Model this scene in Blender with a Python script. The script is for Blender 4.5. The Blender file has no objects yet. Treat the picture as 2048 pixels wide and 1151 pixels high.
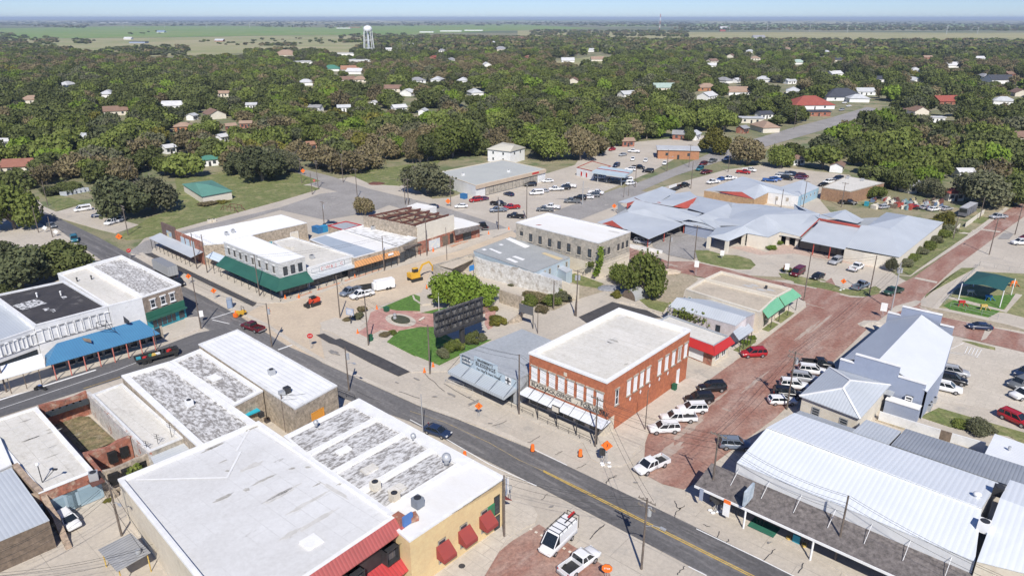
import bpy, math, random, re
import numpy as np
from mathutils import Vector, Matrix
random.seed(7); rng = np.random.default_rng(11)
scn = bpy.context.scene; COL = scn.collection
# ------------------------------------------------------------------ camera model (survey of the photograph: pixel -> place)
F = 1400.; CX, CY = 1024., 575.5; HZ = 36.; H = 62.
PIT = math.atan((CY-HZ)/F)
VW = {'A':(0,0,2.877),'B':(680,0,2.877),'C':(1348,0,2.877),'D':(0,350,3.837),'E':(400,350,3.837),'F':(800,350,3.837),
'G':(1180,300,4.426),'H':(1588,340,4.426),'I':(1180,480,4.426),'J':(1588,560,4.426),'K':(820,580,4.426),'L':(1180,680,4.426),
'M':(0,500,4.426),'N':(380,580,4.426),'O':(0,740,4.426),'Q':(0,891,4.426),'R':(420,760,4.426),'S':(560,891,4.426),'T':(820,820,4.426),
'U':(1180,891,4.426),'W':(1588,820,4.426),'P':(0,0,1)}
def pt(X, Y, z=0.):
    u = (X-CX)/F; v = -(Y-CY)/F; c, s = math.cos(PIT), math.sin(PIT)
    d = (u, c+v*s, -s+v*c); k = (z-H)/d[2]
    return Vector((d[0]*k, d[1]*k, z))
def proj(p):
    c, s = math.cos(PIT), math.sin(PIT)
    x, y, z = p[0], p[1], p[2]-H
    fw = y*c - z*s; up = y*s + z*c
    return CX+F*x/fw, CY-F*up/fw
def pts(s, z=0.):
    out = []
    for t in s.split():
        zz = z
        if '@' in t: t, q = t.split('@'); zz = float(q)
        a = VW[t[0]]; x, y = t[1:].split(',')
        out.append(pt(a[0]+float(x)/a[2], a[1]+float(y)/a[2], zz))
    return out
def par(s, z):                       # three corners a b c -> parallelogram a b c (a+c-b)
    a, b, c = pts(s, z); return [a, b, c, a+c-b]
def unit(v): v = Vector((v[0], v[1], 0)); return v.normalized()
# ------------------------------------------------------------------ materials
MATS = {}
def nd(nt, t, **k):
    n = nt.nodes.new(t)
    for a, b in k.items(): setattr(n, a, b)
    return n
def mat(name, col, col2=None, scale=1., thr=(.35,.65), detail=6, rough=.85, metal=0., bump=0., bscale=8., stain=None, sscale=.3, sthr=(.58,.7),
        stripes=None, bricks=None, objcoord=False, stretch=None, rand=0., spec=.5, speck=None, trans=0., fine=0.):
    if name in MATS: return MATS[name]
    m = bpy.data.materials.new(name); m.use_nodes = True; nt = m.node_tree; L = nt.links.new
    bs = nt.nodes['Principled BSDF']; bs.inputs['Roughness'].default_value = rough; bs.inputs['Metallic'].default_value = metal
    bs.inputs['Specular IOR Level'].default_value = spec
    def rgba(c): return (*c, 1)
    if objcoord: src = nd(nt, 'ShaderNodeTexCoord').outputs['Object']
    else: src = nd(nt, 'ShaderNodeNewGeometry').outputs['Position']
    vec = src
    if stretch:
        mp = nd(nt, 'ShaderNodeMapping', vector_type='TEXTURE'); mp.inputs['Rotation'].default_value = (0, 0, math.radians(stretch[0])); mp.inputs['Scale'].default_value = (stretch[1], stretch[2], 1)
        L(src, mp.inputs[0]); vec = mp.outputs[0]
    def noise(sc, det=6, v=vec, ro=.6):
        n = nd(nt, 'ShaderNodeTexNoise'); n.inputs['Scale'].default_value = sc; n.inputs['Detail'].default_value = det; n.inputs['Roughness'].default_value = ro
        L(v, n.inputs['Vector']); return n.outputs['Fac']
    def ramp(f, a, b):
        r = nd(nt, 'ShaderNodeMapRange'); r.inputs[1].default_value = a; r.inputs[2].default_value = b; L(f, r.inputs[0]); return r.outputs[0]
    def mix(f, a, b, bt='MIX'):
        x = nd(nt, 'ShaderNodeMix', data_type='RGBA', blend_type=bt)
        if isinstance(f, float): x.inputs[0].default_value = f
        else: L(f, x.inputs[0])
        for i, q in ((6, a), (7, b)):
            if isinstance(q, tuple): x.inputs[i].default_value = rgba(q)
            else: L(q, x.inputs[i])
        return x.outputs[2]
    c = tuple(col)
    if bricks:
        b = nd(nt, 'ShaderNodeTexBrick'); mp = nd(nt, 'ShaderNodeMapping'); mp.inputs['Rotation'].default_value = bricks.get('rot', (0, 0, 0))
        L(src, mp.inputs[0]); L(mp.outputs[0], b.inputs['Vector'])
        b.inputs['Scale'].default_value = 1; b.inputs['Brick Width'].default_value = bricks['w']; b.inputs['Row Height'].default_value = bricks['h']
        b.inputs['Mortar Size'].default_value = bricks.get('m', .02); b.inputs['Color1'].default_value = rgba(col); b.inputs['Color2'].default_value = rgba(bricks['c2']); b.inputs['Mortar'].default_value = rgba(bricks['mc'])
        c = b.outputs['Color']
    if col2: c = mix(ramp(noise(scale, detail), *thr), c, tuple(col2))
    if stain: c = mix(ramp(noise(sscale, 8, ro=.7), *sthr), c, tuple(stain))
    if speck: c = mix(ramp(noise(speck[1], 3), speck[2], speck[3]), c, tuple(speck[0]))
    if fine: c = mix(fine, c, mix(ramp(noise(1.7, 8, src, .75), .3, .7), (0., 0., 0.), (1., 1., 1.)), 'OVERLAY')
    bumps = []
    if stripes:                     # (angle of the ribs' run, spacing, dark share)
        w = nd(nt, 'ShaderNodeTexWave', wave_type='BANDS', bands_direction='X', wave_profile='SIN')
        mp = nd(nt, 'ShaderNodeMapping'); mp.inputs['Rotation'].default_value = (0, 0, math.radians(stripes[0]+90))
        L(src, mp.inputs[0]); L(mp.outputs[0], w.inputs['Vector']); w.inputs['Scale'].default_value = .314/stripes[1]
        r = ramp(w.outputs['Fac'], .0, .25)
        c2 = mix(r, mix(float(stripes[2]), c, (.02, .02, .02)), c); c = c2; bumps.append((w.outputs['Fac'], .025))
    if rand:
        oi = nd(nt, 'ShaderNodeObjectInfo'); hs = nd(nt, 'ShaderNodeHueSaturation'); r = nd(nt, 'ShaderNodeMapRange'); r.inputs[3].default_value = 1-rand; r.inputs[4].default_value = 1+rand
        L(oi.outputs['Random'], r.inputs[0]); L(r.outputs[0], hs.inputs['Value']); L(c, hs.inputs['Color']) if not isinstance(c, tuple) else setattr(hs.inputs['Color'], 'default_value', rgba(c)); c = hs.outputs[0]
    if isinstance(c, tuple): bs.inputs['Base Color'].default_value = rgba(c)
    else: L(c, bs.inputs['Base Color'])
    if bump: bumps.append((noise(bscale, 4, src), bump))
    nrm = None
    for f, d in bumps:
        b = nd(nt, 'ShaderNodeBump'); b.inputs['Distance'].default_value = d; b.inputs['Strength'].default_value = .6; L(f, b.inputs['Height'])
        if nrm: L(nrm, b.inputs['Normal'])
        nrm = b.outputs[0]
    if nrm: L(nrm, bs.inputs['Normal'])
    if trans:
        tr = nd(nt, 'ShaderNodeBsdfTranslucent'); ms = nd(nt, 'ShaderNodeMixShader'); ms.inputs[0].default_value = trans
        if isinstance(c, tuple): tr.inputs[0].default_value = rgba(c)
        else: L(c, tr.inputs[0])
        L(bs.outputs[0], ms.inputs[1]); L(tr.outputs[0], ms.inputs[2]); L(ms.outputs[0], nt.nodes['Material Output'].inputs[0])
    m.diffuse_color = rgba(col); MATS[name] = m; return m
SD, BD = 131., 42.3                   # azimuths (from +Y clockwise) of the main street and the cross streets
E1 = Vector((math.sin(math.radians(SD)), math.cos(math.radians(SD)), 0)); E2 = Vector((math.sin(math.radians(BD)), math.cos(math.radians(BD)), 0))
AM, AB = 90-SD, 90-BD                 # the same as angles from +X
# ------------------------------------------------------------------ mesh builder
class MB:
    def __init__(s): s.v = []; s.f = []; s.m = []
    def face(s, P, mi=0):
        n = len(s.v); s.v += [tuple(p) for p in P]; s.f.append(tuple(range(n, n+len(P)))); s.m.append(mi); return s
    def prism(s, P, z0, z1, mi=0, ms=None, bottom=False):
        P = [Vector((p[0], p[1], 0)) for p in P]; A = sum(P[i].x*P[(i+1) % len(P)].y-P[(i+1) % len(P)].x*P[i].y for i in range(len(P)))
        if A < 0: P = P[::-1]
        n = len(P); b = len(s.v); ms = mi if ms is None else ms
        s.v += [(p.x, p.y, z0) for p in P]+[(p.x, p.y, z1) for p in P]
        s.f.append(tuple(range(b+n, b+2*n))); s.m.append(mi)
        if bottom: s.f.append(tuple(range(b+n-1, b-1, -1))); s.m.append(ms)
        for i in range(n): j = (i+1) % n; s.f.append((b+i, b+j, b+n+j, b+n+i)); s.m.append(ms)
        return s
    def slab(s, P, t, mi=0, ms=None):      # sloping slab, P the top face
        P = [Vector(p) for p in P]; n = len(P); nz = sum((P[i].x*P[(i+1) % n].y-P[(i+1) % n].x*P[i].y) for i in range(n))
        if nz < 0: P = P[::-1]
        b = len(s.v); ms = mi if ms is None else ms; s.v += [tuple(p) for p in P]+[(p.x, p.y, p.z-t) for p in P]
        s.f.append(tuple(range(b, b+n))); s.m.append(mi); s.f.append(tuple(range(b+2*n-1, b+n-1, -1))); s.m.append(ms)
        for i in range(n): j = (i+1) % n; s.f.append((b+i, b+n+i, b+n+j, b+j)); s.m.append(ms)
        return s
    def box(s, c, d, ang=0., mi=0, bevel=0):   # centre, full size, angle about z (radians)
        ca, sa = math.cos(ang), math.sin(ang); b = len(s.v)
        for z in (-1, 1):
            for x, y in ((-1, -1), (1, -1), (1, 1), (-1, 1)):
                X, Y = x*d[0]/2, y*d[1]/2; s.v.append((c[0]+X*ca-Y*sa, c[1]+X*sa+Y*ca, c[2]+z*d[2]/2))
        for q in ((3, 2, 1, 0), (4, 5, 6, 7), (0, 1, 5, 4), (1, 2, 6, 5), (2, 3, 7, 6), (3, 0, 4, 7)): s.f.append(tuple(b+i for i in q)); s.m.append(mi)
        return s
    def beam(s, p, q, w, h=None, mi=0):        # square bar between two points
        p, q = Vector(p), Vector(q); h = h or w; d = (q-p).normalized(); a = Vector((0, 0, 1)) if abs(d.z) < .9 else Vector((0, 1, 0))
        x = d.cross(a).normalized(); y = x.cross(d).normalized(); b = len(s.v)
        for o in (p, q):
            for i, j in ((-1, -1), (1, -1), (1, 1), (-1, 1)): s.v.append(tuple(o+x*(i*w/2)+y*(j*h/2)))
        for r in ((3, 2, 1, 0), (4, 5, 6, 7), (0, 1, 5, 4), (1, 2, 6, 5), (2, 3, 7, 6), (3, 0, 4, 7)): s.f.append(tuple(b+i for i in r)); s.m.append(mi)
        return s
    def tube(s, P, R, n=8, mi=0, cap=True):
        P = [Vector(p) for p in P]; R = R if isinstance(R, (list, tuple)) else [R]*len(P); b0 = len(s.v)
        for i, p in enumerate(P):
            d = (P[min(i+1, len(P)-1)]-P[max(i-1, 0)]).normalized(); a = Vector((0, 0, 1)) if abs(d.z) < .9 else Vector((1, 0, 0))
            x = d.cross(a).normalized(); y = x.cross(d)
            for k in range(n): t = 2*math.pi*k/n; s.v.append(tuple(p+x*(R[i]*math.cos(t))+y*(R[i]*math.sin(t))))
        for i in range(len(P)-1):
            for k in range(n): a = b0+i*n+k; c = b0+i*n+(k+1) % n; s.f.append((a, c, c+n, a+n)); s.m.append(mi)
        if cap: s.f.append(tuple(b0+k for k in range(n-1, -1, -1))); s.m.append(mi); s.f.append(tuple(b0+(len(P)-1)*n+k for k in range(n))); s.m.append(mi)
        return s
    def ball(s, c, r, n=10, mi=0, sq=(1, 1, 1)):
        b = len(s.v); k = n//2
        for i in range(k+1):
            t = math.pi*i/k
            for j in range(n): u = 2*math.pi*j/n; s.v.append((c[0]+r*sq[0]*math.sin(t)*math.cos(u), c[1]+r*sq[1]*math.sin(t)*math.sin(u), c[2]+r*sq[2]*math.cos(t)))
        for i in range(k):
            for j in range(n): s.f.append((b+i*n+j, b+(i+1)*n+j, b+(i+1)*n+(j+1) % n, b+i*n+(j+1) % n)); s.m.append(mi)
        return s
    def build(s, name, mats, parent=None, label=None, cat=None, group=None, kind=None, smooth=False, loc=None):
        off = Vector(loc) if loc is not None else (Vector(parent['_loc']) if parent is not None and '_loc' in parent else Vector((0, 0, 0)))
        me = bpy.data.meshes.new(name); me.from_pydata([(x-off.x, y-off.y, z-off.z) for x, y, z in s.v], [], s.f)
        for m in (mats if isinstance(mats, (list, tuple)) else [mats]): me.materials.append(m)
        if any(s.m): me.polygons.foreach_set('material_index', s.m)
        if smooth: me.polygons.foreach_set('use_smooth', [True]*len(s.f))
        me.update(); o = bpy.data.objects.new(name, me); COL.objects.link(o)
        if parent is not None: o.parent = parent
        elif loc is not None: o.location = off
        tag(o, label, cat, group, kind)
        if parent is None and loc is not None: o['_loc'] = tuple(off)
        return o
def tag(o, label=None, cat=None, group=None, kind=None):
    if label: o['label'] = label
    if cat: o['category'] = cat
    if group: o['group'] = group
    if kind: o['kind'] = kind
    return o
def thing(name, label, cat, loc, group=None):
    o = bpy.data.objects.new(name, None); COL.objects.link(o); o.location = loc; o['_loc'] = tuple(loc); o.empty_display_size = .5
    return tag(o, label, cat, group)
def copy_tree(o, parent=None):
    c = o.copy(); COL.objects.link(c); c.parent = parent
    for ch in o.children: copy_tree(ch, c)
    return c
def cen(P): return sum((Vector((p[0], p[1], 0)) for p in P), Vector())/len(P)
def inset(P, d):                       # offset polygon inwards by d (outwards when negative)
    n = len(P); A = sum(P[i][0]*P[(i+1) % n][1]-P[(i+1) % n][0]*P[i][1] for i in range(n)); sg = 1 if A > 0 else -1; out = []
    for i in range(n):
        a, b, c = (Vector((P[k % n][0], P[k % n][1])) for k in (i-1, i, i+1)); e1 = (b-a).normalized(); e2 = (c-b).normalized()
        n1 = Vector((-e1.y, e1.x))*sg; n2 = Vector((-e2.y, e2.x))*sg; m = (n1+n2)
        m = m/max(.3, (1+n1.dot(n2))); out.append(Vector((b.x+m.x*d, b.y+m.y*d, P[i][2] if len(P[i]) > 2 else 0)))
    return out
# ------------------------------------------------------------------ palette
CONC = mat('concrete', (.52, .465, .39), (.44, .39, .325), .1, stain=(.34, .315, .28), sscale=.16, sthr=(.56, .74), fine=.15, bricks=dict(w=9., h=4.6, m=.05, c2=(.495, .44, .365), mc=(.33, .295, .25), rot=(0, 0, math.radians(-AM))))
CONC2 = mat('pale_concrete', (.56, .50, .42), (.48, .43, .36), .25, stain=(.40, .36, .30), sscale=.3, sthr=(.58, .75), fine=.14, bricks=dict(w=3., h=1.6, m=.035, c2=(.52, .465, .39), mc=(.36, .32, .27), rot=(0, 0, math.radians(-AM))))
SAND = mat('sandy_soil', (.56, .46, .34), (.49, .40, .30), .15, stain=(.44, .37, .29), sscale=.25, fine=.16)
ASPH = mat('worn_asphalt', (.10, .096, .096), (.17, .163, .16), .12, stretch=(AM, 9, 1), stain=(.26, .245, .235), sscale=.8, sthr=(.5, .75), fine=.3)
ASPL = mat('grey_asphalt', (.33, .31, .29), (.25, .235, .22), .1, stain=(.40, .37, .34), sscale=.2, fine=.35)
ASPD = mat('fresh_asphalt', (.052, .05, .052), (.075, .07, .07), .6, fine=.3)
TAR = mat('tar_road', (.10, .098, .10), (.14, .135, .135), .3, stretch=(AB, 12, 1), fine=.25)
DIRT = mat('dirt', (.40, .33, .24), (.30, .26, .18), .3, stain=(.22, .21, .13), sscale=.5, fine=.4, bump=.03)
BRKP = mat('brick_paving', (.27, .132, .098), (.355, .232, .185), .3, thr=(.38, .66), stain=(.42, .32, .27), sscale=.16, sthr=(.54, .76), fine=.4, stretch=(AB, 3, 1), bump=.01)
GRASS = mat('lawn_grass', (.115, .15, .04), (.19, .195, .075), .5, stain=(.33, .29, .15), sscale=.18, sthr=(.5, .72), fine=.5, bump=.05)
GRASSG = mat('watered_grass', (.07, .16, .02), (.10, .19, .035), .8, fine=.5, bump=.04)
GROUND = mat('town_ground', (.20, .19, .10), (.33, .28, .18), .02, thr=(.4, .6), stain=(.12, .15, .06), sscale=.08, sthr=(.45, .6), fine=.4)
WHT = mat('white_paint', (.80, .80, .79), (.72, .71, .69), .8, fine=.1)
YEL = mat('yellow_paint', (.62, .40, .06), (.50, .36, .12), 1.5, fine=.3)
GLASS = mat('window_glass', (.04, .05, .06), rough=.12, spec=.7)
DARK = mat('dark_metal', (.035, .035, .037), rough=.5)
BLACK = mat('black_rubber', (.02, .02, .02), rough=.8)
RWHITE = mat('white_roof_coating', (.76, .75, .73), (.72, .70, .66), .25, stain=(.55, .52, .47), sscale=.22, sthr=(.62, .78), stretch=(AM, 2.5, 1), fine=.12)
RCREAM = mat('cream_roof_coating', (.66, .63, .575), (.57, .545, .49), .2, bricks=dict(w=14, h=1.9, m=.04, c2=(.64, .61, .55), mc=(.48, .46, .41), rot=(0, 0, math.radians(-AM))), stain=(.42, .39, .34), sscale=.3, sthr=(.6, .75), stretch=(AM, 2.5, 1), fine=.2)
RTAR = mat('worn_gravel_roof', (.60, .59, .575), (.245, .23, .215), 2.6, thr=(.45, .57), detail=8, stretch=(AB, 2.2, 1), stain=(.7, .69, .67), sscale=.5, sthr=(.52, .66), fine=.3, bump=.02)
RTAR2 = mat('worn_gravel_roof_b', (.60, .59, .575), (.245, .23, .215), 2.6, thr=(.43, .56), detail=8, stretch=(AM, 2.2, 1), stain=(.7, .69, .67), sscale=.5, sthr=(.54, .68), fine=.3, bump=.02)
RGREY = mat('grey_roof', (.38, .40, .42), (.34, .36, .375), .2, fine=.15, rough=.6)
RTAN = mat('tan_roof', (.50, .43, .34), (.44, .38, .30), .2, stain=(.36, .31, .25), sscale=.2, fine=.2)
RBLACK = mat('black_roof', (.035, .033, .036), (.055, .05, .05), .3, stain=(.14, .13, .125), sscale=.35, sthr=(.56, .68), fine=.3)
MWHITE = mat('white_metal_roof', (.70, .725, .75), (.66, .69, .72), .2, stripes=(-AB, .65, .07), rough=.45)
MWHITE2 = mat('white_metal_sheet', (.78, .80, .81), (.70, .71, .72), .3, stripes=(-AM, .5, .12), rough=.5, stain=(.5, .49, .47), sscale=.3, sthr=(.62, .75))
MGREY = mat('grey_metal_roof', (.49, .52, .55), (.43, .46, .49), .15, stripes=(-AB, .5, .12), rough=.45)
MGREY2 = mat('grey_metal_roof_b', (.49, .52, .55), (.43, .46, .49), .15, stripes=(-AM, .5, .12), rough=.45)
MBLUE = mat('blue_metal', (.075, .225, .38), (.07, .20, .35), .3, stripes=(-AM, .45, .2), rough=.45)
MGREEN = mat('green_metal', (.022, .10, .072), (.03, .125, .09), .3, stripes=(-AB, .4, .3), rough=.5)
MGREEN2 = mat('pale_green_metal', (.15, .42, .24), (.18, .46, .28), .3, stripes=(-AM, .5, .25), rough=.5)
MRED = mat('red_metal', (.50, .055, .055), (.42, .05, .05), .5, stripes=(-AM, .45, .3), rough=.5)
MRUST = mat('faded_red_metal', (.42, .10, .09), (.36, .09, .08), .5, stripes=(-AM, .45, .25), rough=.6)
MORANGE = mat('orange_metal', (.60, .30, .12), (.50, .24, .09), .4, stripes=(-AM, .8, .5), rough=.6)
BRICK = mat('red_brick', (.44, .15, .07), (.37, .12, .06), .6, thr=(.35, .7), stain=(.24, .07, .04), sscale=.8, sthr=(.6, .8), fine=.35, bump=.01, bscale=14)
BRICKO = mat('old_brick', (.34, .13, .08), (.26, .11, .08), 1.2, stain=(.45, .33, .24), sscale=.6, sthr=(.52, .66), fine=.5, bump=.03)
STONE = mat('tan_stone', (.42, .35, .27), (.32, .27, .21), 1.3, stain=(.24, .21, .17), sscale=.5, sthr=(.56, .72), fine=.55, bump=.05, bscale=3)
STONEG = mat('weathered_stone', (.43, .38, .31), (.34, .31, .26), .5, stain=(.19, .18, .16), sscale=.35, sthr=(.52, .7), fine=.4, bump=.03)
STUCW = mat('white_stucco', (.70, .70, .69), (.62, .62, .61), .4, stain=(.42, .40, .38), sscale=.4, sthr=(.6, .76), fine=.2)
STUCC = mat('cream_stucco', (.62, .55, .44), (.56, .50, .40), .4, stain=(.40, .36, .29), sscale=.5, sthr=(.6, .78), fine=.15)
YSTUC = mat('yellow_stucco', (.70, .53, .28), (.64, .48, .26), .5, stain=(.50, .38, .24), sscale=.6, sthr=(.6, .8), fine=.12)
BWALL = mat('pale_blue_wall', (.45, .53, .58), (.40, .48, .53), .4, stripes=None, fine=.1)
PURPB = mat('slate_blue_wall', (.30, .34, .43), (.28, .32, .41), .4, fine=.06)
CREAM = mat('cream_paint', (.68, .63, .53), (.62, .57, .48), .5, fine=.12)
TIMBER = mat('weathered_timber', (.20, .15, .11), (.13, .10, .075), 2., rough=.9, fine=.3)
STEEL = mat('galvanised_steel', (.45, .46, .47), rough=.45, metal=.3)
SHING = mat('brown_shingle', (.12, .105, .10), (.17, .15, .14), 1.4, fine=.6, bump=.02)
REDP = mat('red_paint', (.50, .03, .025), (.44, .03, .03), .6, rough=.5)
REDW = mat('red_siding', (.38, .07, .05), (.32, .06, .045), .5)
ORNG = mat('orange_sign', (.85, .17, .02), rough=.5)
RUST = mat('rusty_steel', (.17, .065, .045), (.11, .05, .04), 1., rough=.8)
GREENP = mat('dark_green_paint', (.02, .12, .075), (.025, .14, .09), .8)
TEAL = mat('teal_paint', (.03, .30, .38), (.03, .26, .33), 1.)
PLANT = mat('shrub_leaf', (.06, .095, .025), (.10, .12, .04), .8, fine=.5, trans=.15)
# ------------------------------------------------------------------ sheets of the setting
CNT = [0]
def eps(): CNT[0] += 1; return (CNT[0] % 14)*.0005
def sheet(name, poly, m, z, kind='structure', label=None):
    P = pts(poly) if isinstance(poly, str) else poly; z += eps()
    mb = MB(); n = [(p[0], p[1], z) for p in P]; A = sum(n[i][0]*n[(i+1) % len(n)][1]-n[(i+1) % len(n)][0]*n[i][1] for i in range(len(n)))
    return mb.face(n if A > 0 else n[::-1]).build(name, m, kind=kind, label=label, loc=(n[0][0], n[0][1], 0))
def curb(name, poly, m, z=.13, kind='structure', z0=-.05):
    P = pts(poly) if isinstance(poly, str) else poly; z += eps()
    return MB().prism(P, z0, z).build(name, m, kind=kind, loc=tuple(P[0][:2])+(0,))
def line(poly, w):                       # ribbon along a polyline
    P = pts(poly) if isinstance(poly, str) else poly; L = []; R = []
    for i, p in enumerate(P):
        d = unit(P[min(i+1, len(P)-1)]-P[max(i-1, 0)]); n = Vector((-d.y, d.x, 0)); L.append(p+n*w/2); R.append(p-n*w/2)
    return L+R[::-1]
# ================================================================== GROUND
def ground():
    xs = [-42000, -20000, -9000, -4500, -2400, -1400, -900]+list(range(-600, 601, 60))+[900, 1400, 2400, 4500, 9000, 20000, 42000]
    ys = [-400, -100]+list(range(0, 601, 60))+[900, 1400, 2400, 4500, 9000, 20000, 42000]
    V = [(x, y, 0) for y in ys for x in xs]; n = len(xs); f = [(j*n+i, j*n+i+1, (j+1)*n+i+1, (j+1)*n+i) for j in range(len(ys)-1) for i in range(n-1)]
    mb = MB(); mb.v = V; mb.f = f; mb.m = [0]*len(f); mb.build('ground', GROUND, kind='structure')
FARG = None
ground()
def fm(n, a, b, s): return mat(n, a, b, s, thr=(.4, .6), fine=.15)
FGREEN = fm('pasture_green', (.15, .25, .045), (.22, .27, .08), .004); FTAN = fm('dry_pasture', (.36, .32, .17), (.26, .27, .11), .005)
FGOLD = fm('hay_field', (.37, .33, .16), (.29, .28, .12), .004); FWOOD = fm('far_scrub', (.10, .13, .06), (.24, .22, .12), .0016)
sheet('far_land', 'P-4000,66 P6000,66 P16000,37.6 P-14000,37.6', FWOOD, .15)
sheet('field', 'A-900,195 A0,164 A700,152 A1300,150 A2400,168 A2400,200 A1600,205 A820,217 A300,222 A-900,250', FGREEN, .3)
sheet('field', 'B-400,168 B200,150 B1000,140 B1500,165 B900,178 B700,190 B200,200 B-400,205', FGREEN, .38)
sheet('field', 'A-900,252 A300,224 A820,219 A1600,207 A2200,203 A2300,290 A1500,300 A1200,320 A600,330 A400,300 A-900,300', FTAN, .3)
sheet('field', 'C-900,176 C0,186 C2014,190 C3200,188 C3200,232 C2014,232 C900,236 C300,228 C-900,206', FGOLD, .35)
sheet('field', 'C100,124 C900,120 C1200,134 C800,140 C300,138', FTAN, .45); sheet('field', 'C-400,142 C300,138 C900,146 C1600,140 C2400,146 C2400,156 C1000,158 C100,152 C-400,154', FGREEN, .47); sheet('field', 'B700,116 B2100,113 B2100,119 B900,124', FGREEN, .52); sheet('field', 'A-500,117 A2014,112 A2900,111 A2900,115 A1000,118 A-500,122', FTAN, .53)
sheet('field', 'A1300,128 A2014,122 A2500,124 A2300,132 A1500,136', FGOLD, .46)
sheet('field', 'C900,158 C1500,150 C1450,165 C1000,170', FTAN, .44)
sheet('field', 'A2000,112 A2900,110 A2900,116 A2000,119', FTAN, .5)
sheet('field', 'B900,118 B1500,122 B1900,112 B1400,128 B900,130', FTAN, .5)
sheet('field', 'C1500,122 C2014,120 C2600,124 C2014,130', FTAN, .5)
sheet('field', 'A-300,128 A300,118 A700,124 A300,130 A-300,140', FTAN, .5)
sheet('track', line('A840,222 A1100,213 A1270,207', 4), CONC2, .55)
sheet('clearing', 'A1500,300 A2014,290 A2200,330 A1900,350 A1500,345', FTAN, .4)
sheet('clearing', 'B1180,360 B1500,320 B1620,345 B1400,400 B1230,400', FTAN, .2)
sheet('clearing', 'A740,345 A1350,330 A1400,345 A900,370', CONC2, .4)
# ---- town surfaces
sheet('town_pavement', 'P-260,1230 P-260,800 P-30,480 P60,385 P175,500 P250,520 P330,430 P640,362 P775,345 P860,395 P1000,470 P1060,440 P1250,395 P1450,340 P1520,330 P1700,350 P1720,380 P1640,400 P1700,470 P1690,560 P1280,540 P1440,560 P1640,560 P1760,590 P1830,560 P2060,400 P2130,420 P2130,1230', CONC, .02)
sheet('parking_lot', 'P640,362 P560,318 P690,372 P840,400 P900,395 P960,375 P1100,345 P1150,330 P1170,300 P1260,285 P1440,268 P1300,345 P1000,470 P860,440 P760,400', CONC, .035)
sheet('road', 'P630,372 P560,350 P575,330 P660,352 P740,378 P880,412 P1000,450 P1060,478 P1000,480 P880,440 P760,405', ASPL, .05)          # road behind the shops
sheet('road', 'P255,505 P290,482 P420,448 P560,415 P640,388 P700,380 P800,402 P740,425 P650,440 P560,420 P440,455 P330,475 P300,515', ASPL, .055)
sheet('road', 'P-150,415 P0,405 P60,412 P117,436 P198,475 P276,517 P370,571 P482,634 P577,693 P651,725 P840,808 P1060,897 P1134,931 P1380,1048 P1587,1151 P1900,1305 P1660,1270 P1415,1151 P1240,1058 P1073,971 P947,908 P820,843 P674,792 P507,705 P371,636 P260,560 P167,496 P117,459 P60,440 P-150,445', ASPH, .06)
sheet('road', 'P-200,855 P0,797 P108,760 P312,697 P395,666 P450,655 P545,700 P470,726 P395,702 P240,757 P0,834 P-200,898', TAR, .07)
sheet('road', 'P1110,398 P1230,405 P1350,352 P1480,310 P1560,285 P1640,262 P1700,242 P1755,218 P1735,214 P1660,236 P1590,254 P1530,272 P1440,298 P1385,322 P1290,360 P1200,392', ASPL, .058)
sheet('road', 'P1000,480 P1060,478 P1300,385 P1240,375 P1060,440', ASPL, .046)
sheet('excavated_street', 'P482,634 P520,612 P621,592 P765,543 P920,501 P1024,462 P1040,472 P946,506 P868,532 P843,585 P739,618 P690,640 P640,655 P640,668 P577,692', SAND, .075)
sheet('excavated_street', 'P640,670 P651,725 P577,693 P560,660', SAND, .08)
sheet('brick_street', 'L490,910 L515,835 L620,725 L760,640 L850,530 L950,430 L1060,350 L1540,0 I1920,590 I1890,560 I1860,520 I1990,440 J330,-20 J420,150 J700,160 J860,160 J1125,140 J1120,230 J840,290 J640,440 J330,740 L1640,690 L1450,830 U1080,170 U960,310 U830,390 U640,340 U450,240 U480,120', BRKP, .085)
sheet('brick_street', 'G340,860 I690,190 I900,190 I1180,250 I1470,330 I2036,440 H380,1100 H560,1140 H770,1090 H1060,950 H1650,520 H1900,350 P2100,380 P2110,400 P2060,425 H1830,560 H1440,850 H1160,1110 J1130,170 J840,300 J600,200 I1960,560 I1870,500 I1750,430 I1300,380 I1050,350 I990,330 I640,260 I340,170', BRKP, .09)
sheet('brick_street', 'J700,160 J1110,240 J1320,330 J2036,480 P2120,690 P2120,725 J2036,640 J1410,490 J840,300', BRKP, .095)
sheet('brick_street', 'P880,1190 P940,1151 P1023,1082 P1078,1048 P1215,1135 P1240,1200 P1000,1260', BRKP, .05)
sheet('worn_strip', 'J1080,180 J1130,190 J1080,230 J900,290 J830,280 J900,230', CONC, .11)
sheet('worn_strip', 'J1700,420 J1760,440 J1700,520 J1650,540', CONC, .11)
sheet('worn_strip', 'H1080,950 H1270,990 H1260,1005 H1060,962', CONC2, .11); sheet('worn_strip', 'H1650,520 H1830,545 H1820,556 H1640,530', CONC2, .11)
sheet('parking_lot', 'P2120,520 P2040,475 H1850,560 H1800,600 H1560,680 H1400,840 H1480,870 H1650,860 H2036,930 P2120,550', CONC, .04)
sheet('new_asphalt', 'D1110,607 D1165,600 D1970,985 D1940,1010', ASPD, .155)
sheet('new_asphalt', 'N1115,400 N1185,385 N1290,440 N1330,430 N1960,720 N1845,765 N1600,650 N1300,490 N1230,470', ASPD, .11)
sheet('new_asphalt', 'H1800,610 H1850,562 H1945,566 H1905,615', ASPL, .11)
sheet('parking_lot', 'G540,800 G840,690 G1120,740 G1050,900 G900,975 G690,930 G560,860', ASPL, .11)
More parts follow.
